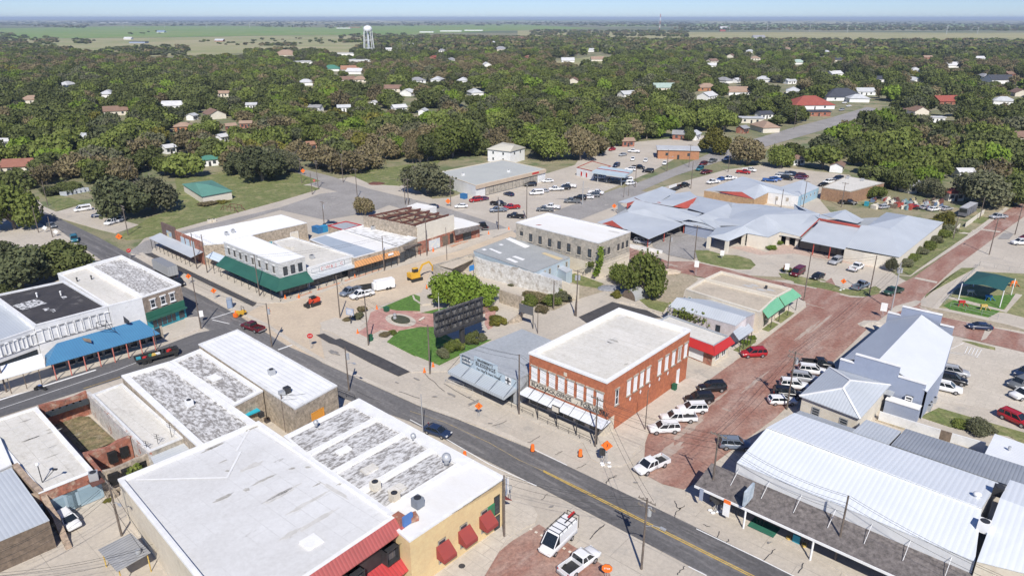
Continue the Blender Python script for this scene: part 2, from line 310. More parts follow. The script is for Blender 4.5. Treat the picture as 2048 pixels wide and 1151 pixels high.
sheet('parking_lot', 'K1490,240 K1790,105 K2000,160 I500,620 I640,690 I300,700 K1900,300 K1560,290', ASPD, .065)
sheet('alley', 'F1640,900 F1560,895 F1340,960 F1180,1040 K1000,330 K1140,420 K1300,430 K1560,275 K1490,240 I0,620', CONC, .06)
sheet('parking_lot', 'G1230,860 G1400,850 G1560,905 G1700,860 H0,700 H440,780 H620,830 H800,860 H950,960 H1000,985 H790,1080 H560,1120 G2036,1130 G1680,1110 G1470,1060 G1300,935', CONC, .048)
sheet('forecourt', 'G1230,860 G1400,850 G1560,905 G1700,840 H0,650 H440,720 H700,860 H440,820 H0,740 G1500,930', mat('pink_concrete', (.50, .37, .30), (.45, .34, .28), .4, fine=.3), .052)
sheet('dirt_lot', 'F1240,790 F1560,830 F1640,900 F1340,960 F1180,1040 F1000,990 F1000,900', DIRT, .055)
sheet('dirt_lot', 'I640,290 I850,270 I960,350 I840,440 I820,520 I700,600 I560,560 I450,540 I420,440', DIRT, .055)
sheet('parking_lot', 'J1400,500 J1880,600 J2036,640 P2120,725 P2120,860 P2048,832 J1500,1100 J1230,1080 J1230,900 J1300,720', CONC2, .05)
curb('gravel_pad', 'D270,215 D430,285 D600,240 D700,240 D830,310 D940,350 D1065,385 D890,450 D760,420 D450,330', CONC, .172)
# ---- stripes
def stripe(poly, w, m=YEL, z=.1, n='road_marking'): sheet(n, line(poly, w), m, z)
stripe('T1180,535 U0,425 U1440,1150 P1640,1222', .16); stripe('T1180,545 U0,440 U1405,1150 P1610,1222', .16)
stripe('T0,10 T300,105 T700,290 T960,440 T1180,540', .14, mat('faded_yellow', (.42, .31, .14), (.22, .2, .17), 1.5)); 
stripe('T1060,330 T1390,490', .16, WHT); stripe('U940,737 U1500,1005 U1790,1150 P1700,1205', .16, WHT); stripe('T0,85 T300,245 T700,480 T1120,672', .16, WHT); stripe('U870,1070 U1030,1150', .16, WHT)
stripe('O0,345 O1040,0 M1240,985', .14, WHT, .11); stripe('O0,266 O480,115 O850,0', .5, WHT, .11); stripe('O740,165 O1065,62', .12, YEL, .11)
stripe('N780,530 N905,487', .4, WHT); stripe('N190,255 N420,180', .3, WHT); stripe('N200,265 N350,300', .25, WHT)
for a in ('J1370,620 J1500,560', 'J1500,650 J1640,690', 'J1510,585 J1660,620', 'J1540,590 J1510,650', 'J1570,598 J1540,655', 'J1600,604 J1570,664', 'J1630,612 J1600,670', 'J1660,618 J1615,688', 'J1380,635 J1500,655', 'J1370,645 J1500,668'): stripe(a, .12, WHT, .12, 'parking_marking')
for i in range(9):
    a = pts('T1060,1050')[0]+E1*(i*.9)
    stripe([a, a+E1*.35+E2*.0], .35, CREAM, .12, 'parking_marking')
for i in range(10):        # bays of the supermarket lot
    a = pts('P1000,395')[0]+E1*-4+E2*(i*3.); stripe([a, a+E1*6], .12, WHT, .06, 'parking_marking')
for i in range(9):
    a = pts('P1130,392')[0]+E2*(i*3.2); stripe([a, a+E1*5.5], .12, WHT, .06, 'parking_marking')
# cracks sealed with tar
def crack(poly):
    P = pts(poly); Q = [P[0]]
    for i in range(len(P)-1):
        for k in range(1, 5): Q.append(P[i].lerp(P[i+1], k/4)+Vector((random.uniform(-.12, .12), random.uniform(-.12, .12), 0)))
    sheet('crack', line(Q, .09), ASPD, .125)
for c in ('U750,490 U770,540 U800,565 U830,530', 'U800,565 U755,600 U750,640', 'U1145,760 U1130,820', 'U1225,830 U1212,860', 'U1640,920 U1580,970 U1545,1020', 'U1890,1040 U1850,1130', 'U130,700 U60,760 U0,830', 'U840,1070 U800,1110 U770,1150',
          'T1560,480 T1470,520', 'T1830,590 T1760,610 T1735,650', 'T1720,1020 T1670,1060 T1590,1140', 'T1220,745 T1160,800', 'T1150,230 T1080,280 T1010,300', 'T860,95 T800,125 T730,140', 'T1350,365 T1280,400', 'U240,265 U180,290 U140,340',
          'K130,740 K300,900', 'N1480,900 N1700,1000', 'N1850,900 N2036,960', 'N1500,560 N1700,700', 'K300,830 K420,900 K600,1000', 'U1000,700 U1060,720'): crack(c)
# ---- sidewalks (raised)
curb('sidewalk', 'D1180,560 D1560,690 E200,760 E640,930 E850,870 E1230,740 E1690,620 E1960,530 F640,430 F850,408 F860,428 E1995,565 E1400,735 E830,940 E640,985 E430,975 D1165,595', CONC2, .14)
curb('sidewalk', 'T880,790 T1000,800 T1090,860 T1130,930 T1110,1000 T1000,1050 T850,1151 P940,1200 P860,1200 P840,1130', CONC2, .14)
curb('sidewalk', 'K330,830 K620,950 K960,1110 T1530,290 T1600,430 T1720,500 T1860,500 T1960,460 L380,1010 L480,900 L510,830 L615,720 L755,635 L845,525 L945,425 L1040,345 L960,300 L850,350 L300,640 L130,760 K1500,1100 K970,850 K560,780 K370,720', CONC2, .14)
curb('sidewalk', 'U1090,340 U930,410 U850,410 U850,440 U960,480 U1060,540 U1400,710 U1800,900 U2036,1015 P1900,1260 P2100,1260 P2100,1130 P1900,1050', CONC2, .14)
curb('sidewalk', 'I1220,960 I1340,1010 L1270,200 L1210,240 L1140,230 L1060,200 I1070,1080 I1060,1040', CONC2, .14)
curb('sidewalk', 'I1430,950 I1480,870 I1640,800 I1910,580 I1905,545 I1830,520 I1520,760 I1400,880', CONC2, .14)
curb('sidewalk', 'D1400,960 M1640,600 M1760,590 M1790,700 M1500,800 M1380,865 M480,1145 O290,180 O0,250 P-160,845 P-160,815 O0,200 M450,1090 M1380,760 M1640,690', CONC2, .14)
curb('median_kerb', line('D1080,600 D1400,840 D1800,1030 N480,215 N690,320 N900,460 N1200,640 N1700,860 N2036,1010 T700,160 T1060,320', 1.0), CONC2, .16)
curb('sidewalk', 'N1150,290 N1290,245 N1390,270 N1990,40 N2036,20 N2036,100 N1700,190 N1500,330 N1980,660 K280,680 K450,600 K470,700 K340,720 N1960,730 N1240,370 N1170,350', CONC2, .12)
curb('sidewalk', 'H930,930 H1030,940 H1250,800 H1620,560 H1900,340 H1870,330 H1600,530 H1420,570 H1550,570 H1020,935', CONC2, .13)
curb('sidewalk', 'J1115,250 J1300,310 J1790,410 J2036,455 P2110,680 P2110,672 J2036,420 J1800,370 J1260,270 J1500,0 H1680,860 H1640,850 J1440,0 J1220,250', CONC2, .13)
curb('kerb', line('I240,548 I420,580 I640,655', .4), CONC2, .3)
# ---- lawns
def lawn(p, m=GRASS, z=.16): return curb('lawn', p, m, z)
lawn('P238,474 P300,435 P455,385 P470,375 P545,368 P620,372 P640,378 P560,402 P420,440 P290,476 P255,480')
lawn('P80,385 P130,393 P170,405 P115,422')
lawn('P350,358 P470,345 P520,360 P470,385 P400,410 P360,420')
lawn('P430,345 P560,335 P640,362 P600,372 P480,372', GRASS, .14)
lawn('P640,325 P780,335 P860,322 P900,300 P860,345 P800,372 P740,368 P690,345')
lawn('G930,890 G1040,890 G1180,930 G1300,935 G1420,970 G1465,1020 G1420,1055 G1300,1055 G1150,1030 G960,985')
lawn('H0,965 H300,1000 H420,1045 H560,1075 H720,1030 H770,1060 H740,1100 H640,1120 H500,1110 H300,1062 H0,1000')
lawn('I1670,295 I1740,300 I2036,365 I2036,405 I1850,380 I1700,335')
lawn('J1170,130 J1480,-40 H1600,870 H1480,870 H1330,970 H1160,1130')
lawn('H930,880 H1250,640 H1400,560 H1540,570 H1250,760 H1030,935')
lawn('H1540,450 H1600,400 H1730,430 H1660,475'); lawn('H1430,540 H1480,510 H1580,540 H1550,560')
lawn('H1640,900 H2036,920 P2110,560 P2110,660 J2036,330 J1880,290 J1230,240 J1430,80 H1600,1000', mat('dry_lawn', (.17, .19, .07), (.28, .26, .13), .4, fine=.4), .12)
lawn('I1625,710 I1740,625 I1810,650 I1690,740'); lawn('I1520,795 I1610,725 I1670,750 I1580,815'); lawn('I1270,975 I1360,920 I1460,860 I1470,900 I1400,960 I1340,1000')
lawn('N1690,160 N1980,40 N2036,60 N2036,190 N1830,185 N1740,165', GRASSG); lawn('N1745,460 N1850,365 N2036,330 K220,330 K440,480 K720,440 K260,665 K0,560 N2000,590', GRASSG, .17); lawn('K100,205 K250,170 K370,150 K330,200 K250,215', GRASSG)
lawn('F1250,800 F1340,755 F1560,835 F1520,870 F1400,850'); lawn('J1490,540 J1580,550 J1780,600 J1780,620 J1640,590')
lawn('J1115,230 J1400,290 J1900,400 J2036,440 P2110,668 P2110,676 J2036,455 J1790,415 J1300,320', DIRT, .15)
lawn('W1110,60 W1280,-20 W2036,200 P2120,890 P2120,930 W1900,230 W1380,150', GRASS, .1)
lawn('W720,90 W780,30 W960,100 W1280,210 W1620,330 W1600,380 W960,170', DIRT, .12)
lawn('I400,500 I700,560 I650,640 I520,600', GRASS, .1)
lawn('J1320,230 J1450,160 J1960,130 J1960,140 J1850,265 J1720,330 J1380,260', GRASSG, .17)
curb('playground_path', 'J1300,150 J1430,160 J1860,270 J1960,125 J2020,135 J1880,290 J1600,230', CONC, .18)
curb('plaza_paving', 'K0,210 K100,205 K250,165 K240,140 K330,200 K220,325 K0,335 N1850,365 N1690,350 N1560,420 N1480,380 N1560,330 N1600,200 N1690,165 N2036,190', mat('plaza_brick', (.40, .20, .17), (.46, .28, .23), .6, fine=.3), .15)
curb('plaza_paving', 'K690,170 K760,190 K730,330 K690,350 K660,300 K670,170', MATS['plaza_brick'], .15)
# ================================================================== BUILDINGS
def shell(root, P, h, wallm, roofm, copm=None, ph=.6, th=.32, ch=.22, over=.05, z0=-.1, flatroof=False):
    """walls, roof deck behind a parapet and coping; P world polygon, h None = each corner's own height"""
    P = [Vector((p[0], p[1], p[2] if h is None else h)) for p in P]
    if sum(P[i].x*P[(i+1) % len(P)].y-P[(i+1) % len(P)].x*P[i].y for i in range(len(P))) < 0: P = P[::-1]
    n = len(P); I = inset(P, th); mb = MB()
    for i in range(n):
        a, b = P[i], P[(i+1) % n]; mb.face([(a.x, a.y, z0), (b.x, b.y, z0), (b.x, b.y, b.z-ch), (a.x, a.y, a.z-ch)])
    mb.build('wall', wallm, root)
    R = inset(P, th*.6); MB().face([(p.x, p.y, p.z-ph) for p in R]).build('roof', roofm, root)
    O = inset(P, -over); mc = MB()
    for i in range(n):
        j = (i+1) % n
        mc.face([(O[i].x, O[i].y, O[i].z-ch), (O[j].x, O[j].y, O[j].z-ch), tuple(O[j]), tuple(O[i])])
        mc.face([tuple(O[i]), tuple(O[j]), tuple(I[j]), tuple(I[i])])
        mc.face([(I[i].x, I[i].y, I[i].z), (I[j].x, I[j].y, I[j].z), (I[j].x, I[j].y, I[j].z-ph-.1), (I[i].x, I[i].y, I[i].z-ph-.1)])
        mc.face([(P[i].x, P[i].y, P[i].z-ch), (P[j].x, P[j].y, P[j].z-ch), (O[j].x, O[j].y, O[j].z-ch), (O[i].x, O[i].y, O[i].z-ch)])
    mc.build('parapet', copm or roofm, root)
    return root
def bldg(name, label, cat, roof, h, wallm, roofm, copm=None, **k):
    P = pts(roof, h or 0) if isinstance(roof, str) else roof
    if k.pop('para', False): P = [P[0], P[1], P[2], P[0]+P[2]-P[1]]
    g = k.pop('group', None); r = thing(name, label, cat, tuple(cen(P)), g); r['_p'] = [c for p in P for c in (p[0], p[1])]
    shell(r, P, h, wallm, roofm, copm, **k); return r, P
def wallframe(P, i, j=None):
    a, b = Vector((P[i][0], P[i][1], 0)), Vector((P[j if j is not None else (i+1) % len(P)][0], P[j if j is not None else (i+1) % len(P)][1], 0))
    c = cen(P); d = (b-a).normalized(); n = Vector((d.y, -d.x, 0))
    if n.dot(c-(a+b)/2) > 0: n = -n
    return a, b, d, n
def opening(root, P, i, u, w, z0, z1, j=None, frame=WHT, glass=GLASS, name='window', fr=.12, sill=None, lintel=None, bars=1, hbars=1, depth=.06, abs_=False):
    """a window / door on wall i of P; u = fraction (or metres) along it to the opening's centre"""
    a, b, d, n = wallframe(P, i, j); c = a+d*(u if abs_ else (b-a).length*u); mb = MB(); ang = math.atan2(d.y, d.x)
    mb.box(tuple(c+n*(depth*.4))[:2]+((z0+z1)/2,), (w, depth, z1-z0), ang, 0)
    for s in (-1, 1): mb.box(tuple(c+d*(s*(w/2-fr/2))+n*(depth*.9))[:2]+((z0+z1)/2,), (fr, depth, z1-z0), ang, 1)
    for z in (z0+fr/2, z1-fr/2): mb.box(tuple(c+n*(depth*.95))[:2]+(z,), (w-.01, depth, fr), ang, 1)
    for k in range(1, bars): mb.box(tuple(c+d*(-w/2+w*k/bars)+n*(depth*.85))[:2]+((z0+z1)/2,), (fr*.7, depth, z1-z0-.02), ang, 1)
    for k in range(1, hbars): mb.box(tuple(c+n*(depth*.8))[:2]+(z0+(z1-z0)*k/hbars,), (w-.02, depth, fr*.7), ang, 1)
    if sill: mb.box(tuple(c+n*.1)[:2]+(z0-.09,), (w+.3, .26, .18), ang, 2)
    if lintel: mb.box(tuple(c+n*.08)[:2]+(z1+.13,), (w+.36, .2, .26), ang, 2)
    return mb.build(name, [glass, frame]+([sill or lintel] if (sill or lintel) else []), root)
def wins(root, P, i, us, w, z0, z1, **k):
    for u in us: opening(root, P, i, u, w, z0, z1, **k)
def band(root, P, i, z0, z1, out, m, name, u0=0., u1=1., j=None, n0=0.):
    a, b, d, n = wallframe(P, i, j); L = (b-a).length; c = a+d*(L*(u0+u1)/2)+n*((out+n0)/2)
    return MB().box((c.x, c.y, (z0+z1)/2), (L*(u1-u0), out-n0, z1-z0), math.atan2(d.y, d.x)).build(name, m, root)
def awning(root, top, bot, m, name='awning', t=.12, posts=0, pm=None, ms=None):
    T, B = pts(top) if isinstance(top, str) else top, pts(bot) if isinstance(bot, str) else bot
    o = MB().slab([T[0], T[1], B[1], B[0]], t, 0, 0 if ms is None else 1).build(name, [m]+([ms] if ms else []), root)
    for k in range(posts):
        p = B[0].lerp(B[1], (k+.5)/posts if posts > 1 else .5)
        MB().tube([(p.x, p.y, 0), (p.x, p.y, p.z-t)], .07, 6).build('post', pm or DARK, root)
    return o
def text(s, root, a, d, up, size, m, name='lettering', ext=.02, align='LEFT', sx=1.):
    """flat letters: a = left end of the baseline, d = reading direction, up = up vector"""
    cu = bpy.data.curves.new('t', 'FONT'); cu.body = s; cu.size = size; cu.extrude = ext; cu.align_x = align; cu.resolution_u = 2
    to = bpy.data.objects.new('t', cu); COL.objects.link(to); bpy.context.view_layer.update()
    me = bpy.data.meshes.new_from_object(to.evaluated_get(bpy.context.evaluated_depsgraph_get())); bpy.data.objects.remove(to); bpy.data.curves.remove(cu)
    d = Vector(d).normalized(); up = Vector(up).normalized(); n = d.cross(up)
    off = Vector(root['_loc']); M = Matrix(((d.x*sx, up.x, n.x, a[0]-off.x), (d.y*sx, up.y, n.y, a[1]-off.y), (d.z*sx, up.z, n.z, a[2]-off.z), (0, 0, 0, 1))); me.transform(M)
    me.materials.clear(); me.materials.append(m); o = bpy.data.objects.new(name, me); COL.objects.link(o); o.parent = root; return o
def wtext(s, root, P, i, u, z, size, m, out=.1, j=None, sx=1., ext=.02):
    a, b, d, n = wallframe(P, i, j)
    if d.cross(Vector((0, 0, 1))).dot(n) < 0: a, b, d = b, a, -d          # read left to right from outside
    p = a+d*((b-a).length*u)+n*out; p.z = z; return text(s, root, p, d, (0, 0, 1), size, m, sx=sx, ext=ext)
def hvac(x, label, kind=0, s=1., m=STEEL, name='air_conditioner'):
    p = x; r = thing(name, label, 'air conditioner', tuple(p))
    mb = MB(); mb.box((p.x, p.y, p.z+.5*s), (.95*s, .95*s, 1*s), AM*math.pi/180)
    mb.build('casing', m, r); MB().tube([(p.x, p.y, p.z+1*s), (p.x, p.y, p.z+1.05*s)], .38*s, 12).build('fan_grille', DARK, r); return r
def gable(name, label, cat, faces, walls, roofm, wallm, group=None, rm=None):
    """faces: list of token strings (every corner with its height); walls: token strings of eave lines dropped to the ground"""
    Fc = [pts(f) for f in faces]; allp = [p for f in Fc for p in f]; r = thing(name, label, cat, tuple(cen(allp)), group)
    for k, f in enumerate(Fc): MB().slab(f, .18).build('roof', (rm or {}).get(k, roofm), r)
    mb = MB()
    for w in walls:
        W = pts(w)
        for i in range(len(W)-1): a, b = W[i], W[i+1]; mb.face([(a.x, a.y, -.1), (b.x, b.y, -.1), (b.x, b.y, b.z-.12), (a.x, a.y, a.z-.12)])
    if walls: mb.build('wall', wallm, r)
    return r
# ---- red brick corner building
r, P = bldg('brick_building', 'two storey red brick corner building with white roof and blocked windows', 'building', 'K1057,548 L150,365 I890,790 K1852,155', 9.9, BRICK, RCREAM, WHT, ph=.8, th=.5, ch=.35, over=.12)
for k in range(8): opening(r, P, 0, .075+k*.122, 1.25, 5.05, 7.6, glass=WHT, frame=WHT, sill=STONEG, lintel=STUCC)
opening(r, P, 1, .115, .9, 4.6, 7.3, sill=STONEG, lintel=STUCC, hbars=2)
for u in (.245, .32, .395, .47, .61, .70, .79, .87, .955): opening(r, P, 1, u, 1.0, 4.9, 7.6, glass=WHT if u != .87 else STONEG, frame=WHT, sill=STONEG, lintel=STUCC)
opening(r, P, 1, .875, 1.0, 0.1, 3.2, glass=WHT, name='door')
for u in (.27, .39, .5, .62, .73): 
    a, b, d, n = wallframe(P, 1); c = a+d*((b-a).length*u)+n*.05; c.z = 3.9
    MB().face([tuple(c+v) for v in (Vector((0, 0, -.45)), d*.3, Vector((0, 0, .45)), d*-.3)]).build('wall_plaque', WHT, r)
band(r, P, 0, 8.1, 8.7, .06, STUCC, 'wall_plaque', .47, .51)
band(r, P, 0, 3.75, 4.78, .12, STUCC, 'sign_band', .02, .93)
wtext('BLACKJACK OFFICE', r, P, 0, .04, 3.98, .95, DARK, .16, sx=1.0, ext=.03); wtext('FOR WORK', r, P, 0, .70, 3.92, 1.1, DARK, .16, sx=.95, ext=.03)
a, b, d, n = wallframe(P, 0); T0 = a+n*.1-d*.3; T1 = b+n*.1+d*1.2; T0.z = T1.z = 3.35; B0 = a+n*2.6-d*.3; B1 = b+n*2.6+d*1.2; B0.z = B1.z = 3.05
awning(r, [T0, T1], [B0, B1], MWHITE, 'canopy', .16, ms=DARK)
for k in range(9):
    q = k/8; MB().beam(tuple(T0.lerp(T1, q)+Vector((0, 0, 1.0))), tuple(B0.lerp(B1, q)), .05).build('tie_rod', DARK, r)
for k in range(5):
    p = B0.lerp(B1, (k+.1)/4.3); MB().tube([(p.x, p.y, 0), (p.x, p.y, 3)], .09, 8).build('post', DARK, r)
for u in (.08, .2, .42, .55, .7, .88): opening(r, P, 0, u, 1.8, .5, 2.4, frame=DARK, bars=2, name='shop_window')
band(r, P, 0, .0, 3.2, .03, STUCC, 'ground_floor_plaster')
band(r, P, 1, 0, 2.8, .04, STUCC, 'ground_floor_plaster', 0, .1)
# hanging sign box
s0 = pts('K1290,1050@3.4')[0]; t = thing('hanging_sign', 'small grey sign box hung on the white canopy of the brick building', 'sign', tuple(s0)); MB().box(tuple(s0), (1.3, .3, .9), AM*math.pi/180).build('panel', CREAM, t); MB().box(tuple(s0), (1.45, .24, 1.05), AM*math.pi/180).build('frame', DARK, t)
# stair entrance beside the brick building
# ---- grey shop
r, P = bldg('grey_shop', 'low grey shop with sign boards above its sloping awning', 'shop', 'K945,785 K445,565 K990,345', 5.2, RGREY, RGREY, ph=.02, th=.1, over=.1, ch=.2, para=True)
a, b, d, n = wallframe(P, 0); dd = -d                       # a = right, b = left
def fac(u0, u1, z0, z1, out, m, nm): return band(r, P, 0, z0, z1, out, m, nm, u0, u1)
fac(0, 1, 3.1, 5.1, .1, BWALL, 'fascia'); fac(.32, .73, 3.2, 6.2, .2, BWALL, 'sign_board'); fac(.81, .96, 3.7, 5.3, .18, mat('slate_sign', (.07, .1, .13), (.09, .12, .15)), 'sign_board')
wtext("BRADBERRY'S", r, P, 0, .335, 5.55, .62, DARK, .24); wtext('BLESSINGS', r, P, 0, .30, 4.6, 1.05, DARK, .24); wtext('For Him & Hers Home', r, P, 0, .32, 3.75, .62, DARK, .24)
wtext('GIFTS &', r, P, 0, .055, 4.7, .6, WHT, .22); wtext('FASHION', r, P, 0, .055, 4.0, .55, WHT, .22)
MB().box(tuple(a+d*1.8+n*.2)[:2]+(4.3,), (1.3, .06, 1.3), math.atan2(d.y, d.x)).build('round_emblem', WHT, r); MB().box(tuple(a+d*1.8+n*.24)[:2]+(4.3,), (.3, .06, 1.2), math.atan2(d.y, d.x)).build('round_emblem', DARK, r)
MB().box(tuple(a+d*1.8+n*.25)[:2]+(4.3,), (1.2, .06, .25), math.atan2(d.y, d.x)).build('round_emblem', DARK, r)
T0, T1 = a+n*.1, b+n*.1; T0.z = T1.z = 3.5; B0, B1 = a+n*3.2, b+n*3.2; B0.z = B1.z = 3.0
awning(r, [T0, T1], [B0, B1], mat('awning_grey', (.42, .46, .49), stripes=(-AB, .5, .2), rough=.5), 'awning', .55)
for k in range(5): MB().beam(tuple(T0.lerp(T1, k/4)+Vector((0, 0, 1.2))), tuple(B0.lerp(B1, k/4)), .05).build('tie_rod', DARK, r)
for u in (.15, .38, .62, .85): opening(r, P, 0, u, 2.6, .4, 2.5, frame=DARK, bars=2, name='shop_window')
# ---- red roofed drive-in
r, P = bldg('red_trimmed_diner', 'small flat roofed diner with bright red sloping fascia', 'diner', 'I1095,935 I1235,850 I700,660', 4.3, BRICKO, RCREAM, RGREY, ph=.3, para=True, ch=.15)
for i in (0, 3):
    a, b, d, n = wallframe(P, i); O = inset(P, -.9)
    A, B = P[i].copy(), P[(i+1) % 4].copy(); C, D = O[(i+1) % 4], O[i]; mb = MB()
    if i == 3: A = A.lerp(B, .35) if 0 else A
    mb.slab([Vector((A.x, A.y, 4.35))+n*.08, Vector((B.x, B.y, 4.35))+n*.08, Vector((C.x, C.y, 2.9)), Vector((D.x, D.y, 2.9))], .1); mb.build('fascia', REDP, r)
wins(r, P, 0, (.3, .7), 1.6, .8, 2.3, bars=2, name='window'); opening(r, P, 3, .75, 3.2, .3, 2.6, glass=WHT, frame=WHT, name='mural'); band(r, P, 0, 0, 2.9, .04, STUCC, 'plaster')
# ---- ivy-covered house
r = gable('ivy_covered_shop', 'narrow grey metal roofed shop with ivy on its side wall', 'shop', ['I695,585@4 I770,505@5.6 I1385,680@5.6 I1290,755@4', 'I770,505@5.6 I1110,530@4 I1480,640@4 I1385,680@5.6'],
          ['I695,585@4 I1290,755@4', 'I1290,755@4 I1385,680@5.6 I1480,640@4', 'I695,585@4 I770,505@5.6 I1110,530@4'], MGREY, mat('pink_wall', (.55, .50, .50), (.48, .44, .44), .5, fine=.2))
Pq = [pts('I695,585@4')[0], pts('I1290,755@4')[0], pts('I1480,640@4')[0]]; opening(r, Pq, 0, .76, 1., 1.6, 3.0, frame=DARK); opening(r, Pq, 1, .4, 1.6, .3, 2.6, frame=TEAL, name='door')
awning(r, 'I1300,755@3.4 I1385,705@3.4', 'I1240,860@2.9 I1450,795@2.9', MGREY, posts=4) if 0 else awning(r, 'I1265,810@3.8 I1385,712@3.8', 'I1320,885@2.9 I1450,795@2.9', MGREY, posts=4)
# ---- tan twin building with green awning
r, P = bldg('tan_shop', 'tan flat roofed shop, the nearer half of a pair beside the brick street', 'shop', 'I1505,632 I850,430 I1012,342 I1652,500', 5., STUCC, RTAN, CREAM, ph=.5)
wins(r, P, 0, (.93, .83, .72), .9, 1.8, 3.4, glass=GREENP); awning(r, 'I1520,610@5 I1665,500@5', 'I1578,688@3.1 I1720,585@3.1', MGREEN2, posts=2)
opening(r, P, 3, .5, 3, .3, 2.6, frame=DARK, bars=3, name='shop_window')
r, P = bldg('tan_shop', 'tan flat roofed shop with roof vent and white parapets at the street corner', 'shop', 'I1656,496 I1018,338 I1160,272 I1785,425', 5.25, STUCC, RTAN, CREAM, ph=.6)
awning(r, 'I1672,494@5 I1790,425@5', 'I1727,580@3.1 I1872,490@3.1', MGREEN2, posts=2); opening(r, P, 3, .5, 3, .3, 2.6, frame=DARK, bars=3, name='shop_window')
# ---- stone two-storey
r, P = bldg('stone_building', 'two storey weathered stone building with plain white roof', 'building', 'F890,362 F1525,520 F1770,432 F1135,288', 9.6, STONEG, RWHITE, STUCW, ph=.25, th=.4)
for k, u in enumerate((.075, .195, .315, .435, .55, .665, .785, .905)): opening(r, P, 0, u, 1.1, 5.2 if k else 6.2, 7.4, frame=DARK, sill=STUCC, hbars=2, glass=GLASS)
wins(r, P, 1, (.18, .32, .62, .76, .9), .9, 5.6, 7.4, frame=DARK, sill=STUCC); band(r, P, 1, 0, 3.9, .12, STUCC, 'plaster'); band(r, P, 0, 0, 3.9, .12, STUCC, 'plaster', .5, 1)
# ---- pale blue metal clad building
r, P = bldg('pale_blue_building', 'pale blue building with patched grey roof', 'building', 'F565,578 F1030,742 F1305,630 F848,472', 4.8, BWALL, mat('patched_roof', (.36, .37, .365), (.31, .32, .32), .25, fine=.15), ph=.15, th=.1, ch=.15)
wins(r, P, 1, (.28, .42, .66, .9), .8, 2.6, 4.0, frame=STUCC, hbars=2)
for s in ('F800,485 F840,478 F1000,545 F960,560', 'F680,565 F700,562 F785,595 F765,603', 'F755,530 F780,527 F797,535 F775,541', 'F812,642 F840,635 F910,665 F885,673', 'F860,625 F885,618 F960,645 F940,655', 'F625,568 F650,563 F668,572 F645,579'):
    p = pts(s, 4.69); MB().face([tuple(q) for q in p][::-1]).build('roof_patch', WHT, r)
MB().face([tuple(q) for q in pts('F1085,600 F1110,592 F1255,640 F1215,652', 4.69)][::-1]).build('roof_patch', mat('tan_sheet', (.55, .45, .28)), r)
MB().slab(pts('F1035,748@3.9 F1090,733@3.9 F1250,800@3.2 F1215,812@3.2'), .15).build('lean_to_roof', MGREY2, r)
r, P = bldg('storage_annexe', 'small pale blue annexe at the back of the pale blue building', 'shed', 'F1205,708 F1250,690 F1322,725 F1275,745', 3.4, BWALL, MGREY2, ph=.1, th=.1)
# ---- ruined shop with white wall
def thinwall(root, tok, t, m, name='wall', ragged=0., z0=-.1):
    W = pts(tok); mb = MB()
    for i in range(len(W)-1):
        a, b = W[i], W[i+1]; n = int(max(1, (b-a).length/1.5)) if ragged else 1; d = unit(b-a); nn = Vector((-d.y, d.x, 0))*t; pz = a.z
        for k in range(n):
            p, q = a.lerp(b, k/n), a.lerp(b, (k+1)/n); qz = q.z-(random.uniform(0, ragged) if k < n-1 else 0)
            A, B = [(p.x, p.y), (q.x, q.y)]; 
            V = [Vector((p.x, p.y, pz)), Vector((q.x, q.y, qz))]; top = [V[0], V[1], V[1]+nn, V[0]+nn]
            mb.face(top if nn.cross(d).z < 0 else top[::-1]); mb.face([(A[0], A[1], z0), (B[0], B[1], z0), tuple(V[1]), tuple(V[0])]); mb.face([tuple(V[0]+nn), tuple(V[1]+nn), (B[0]+nn.x, B[1]+nn.y, z0), (A[0]+nn.x, A[1]+nn.y, z0)])
            for (v, o) in ((V[0], A), (V[1], B)): mb.face([(o[0], o[1], z0), tuple(v), tuple(v+nn), (o[0]+nn.x, o[1]+nn.y, z0)])
            pz = qz
    return mb.build(name, m, root)
L0 = pts('F575,640@5.4')[0]; r = thing('ruined_shop', 'roofless ruined shop with long white plastered wall beside the park', 'ruin', (L0.x, L0.y, 0))
thinwall(r, 'F575,628@5.0 F900,712@4.9 F1240,812@4.1', .5, mat('peeling_plaster', (.62, .61, .58), (.50, .48, .44), .8, stain=(.33, .29, .24), sscale=.6, sthr=(.5, .66), fine=.4), ragged=.35)
thinwall(r, 'F1240,812@4.0 F1372,850@3.6', .5, STUCC, ragged=.3); thinwall(r, 'F262,690@3.6 F420,640@3.8 F572,605@4.6', .5, STONEG, ragged=.3); thinwall(r, 'F262,690@3.6 F300,705@3.4 F390,735@3.2', .4, STONEG, ragged=.3)
thinwall(r, 'F575,628@5.4 F572,605@4.9', .4, STONEG)
P = [pts('F480,700@3.8')[0], pts('F580,690@3.8')[0], pts('F600,600@3.8')[0]]
MB().slab(pts('F300,690@3.3 F560,612@3.9 F580,635@3.6 F400,715@3.1'), .2).build('roof', RTAN, r)
q = pts('F550,712@3.6')[0]; mb = MB(); mb.box(tuple(q), (1.6, .12, 1.4), AB*math.pi/180); mb.build('sign_board', mat('blue_sign', (.03, .2, .5)), r)
# park wall
L0 = pts('F740,1000')[0]; r = thing('park_retaining_wall', 'tall old stone wall beside the park with the round topped tree', 'wall', (L0.x, L0.y, 0)); thinwall(r, 'F762,880@3.2 F940,935@3.2', .5, STONE, ragged=.2); thinwall(r, 'F940,935@3.2 F920,1050@2.2 F830,1120@.6', .4, STONE, ragged=.1)
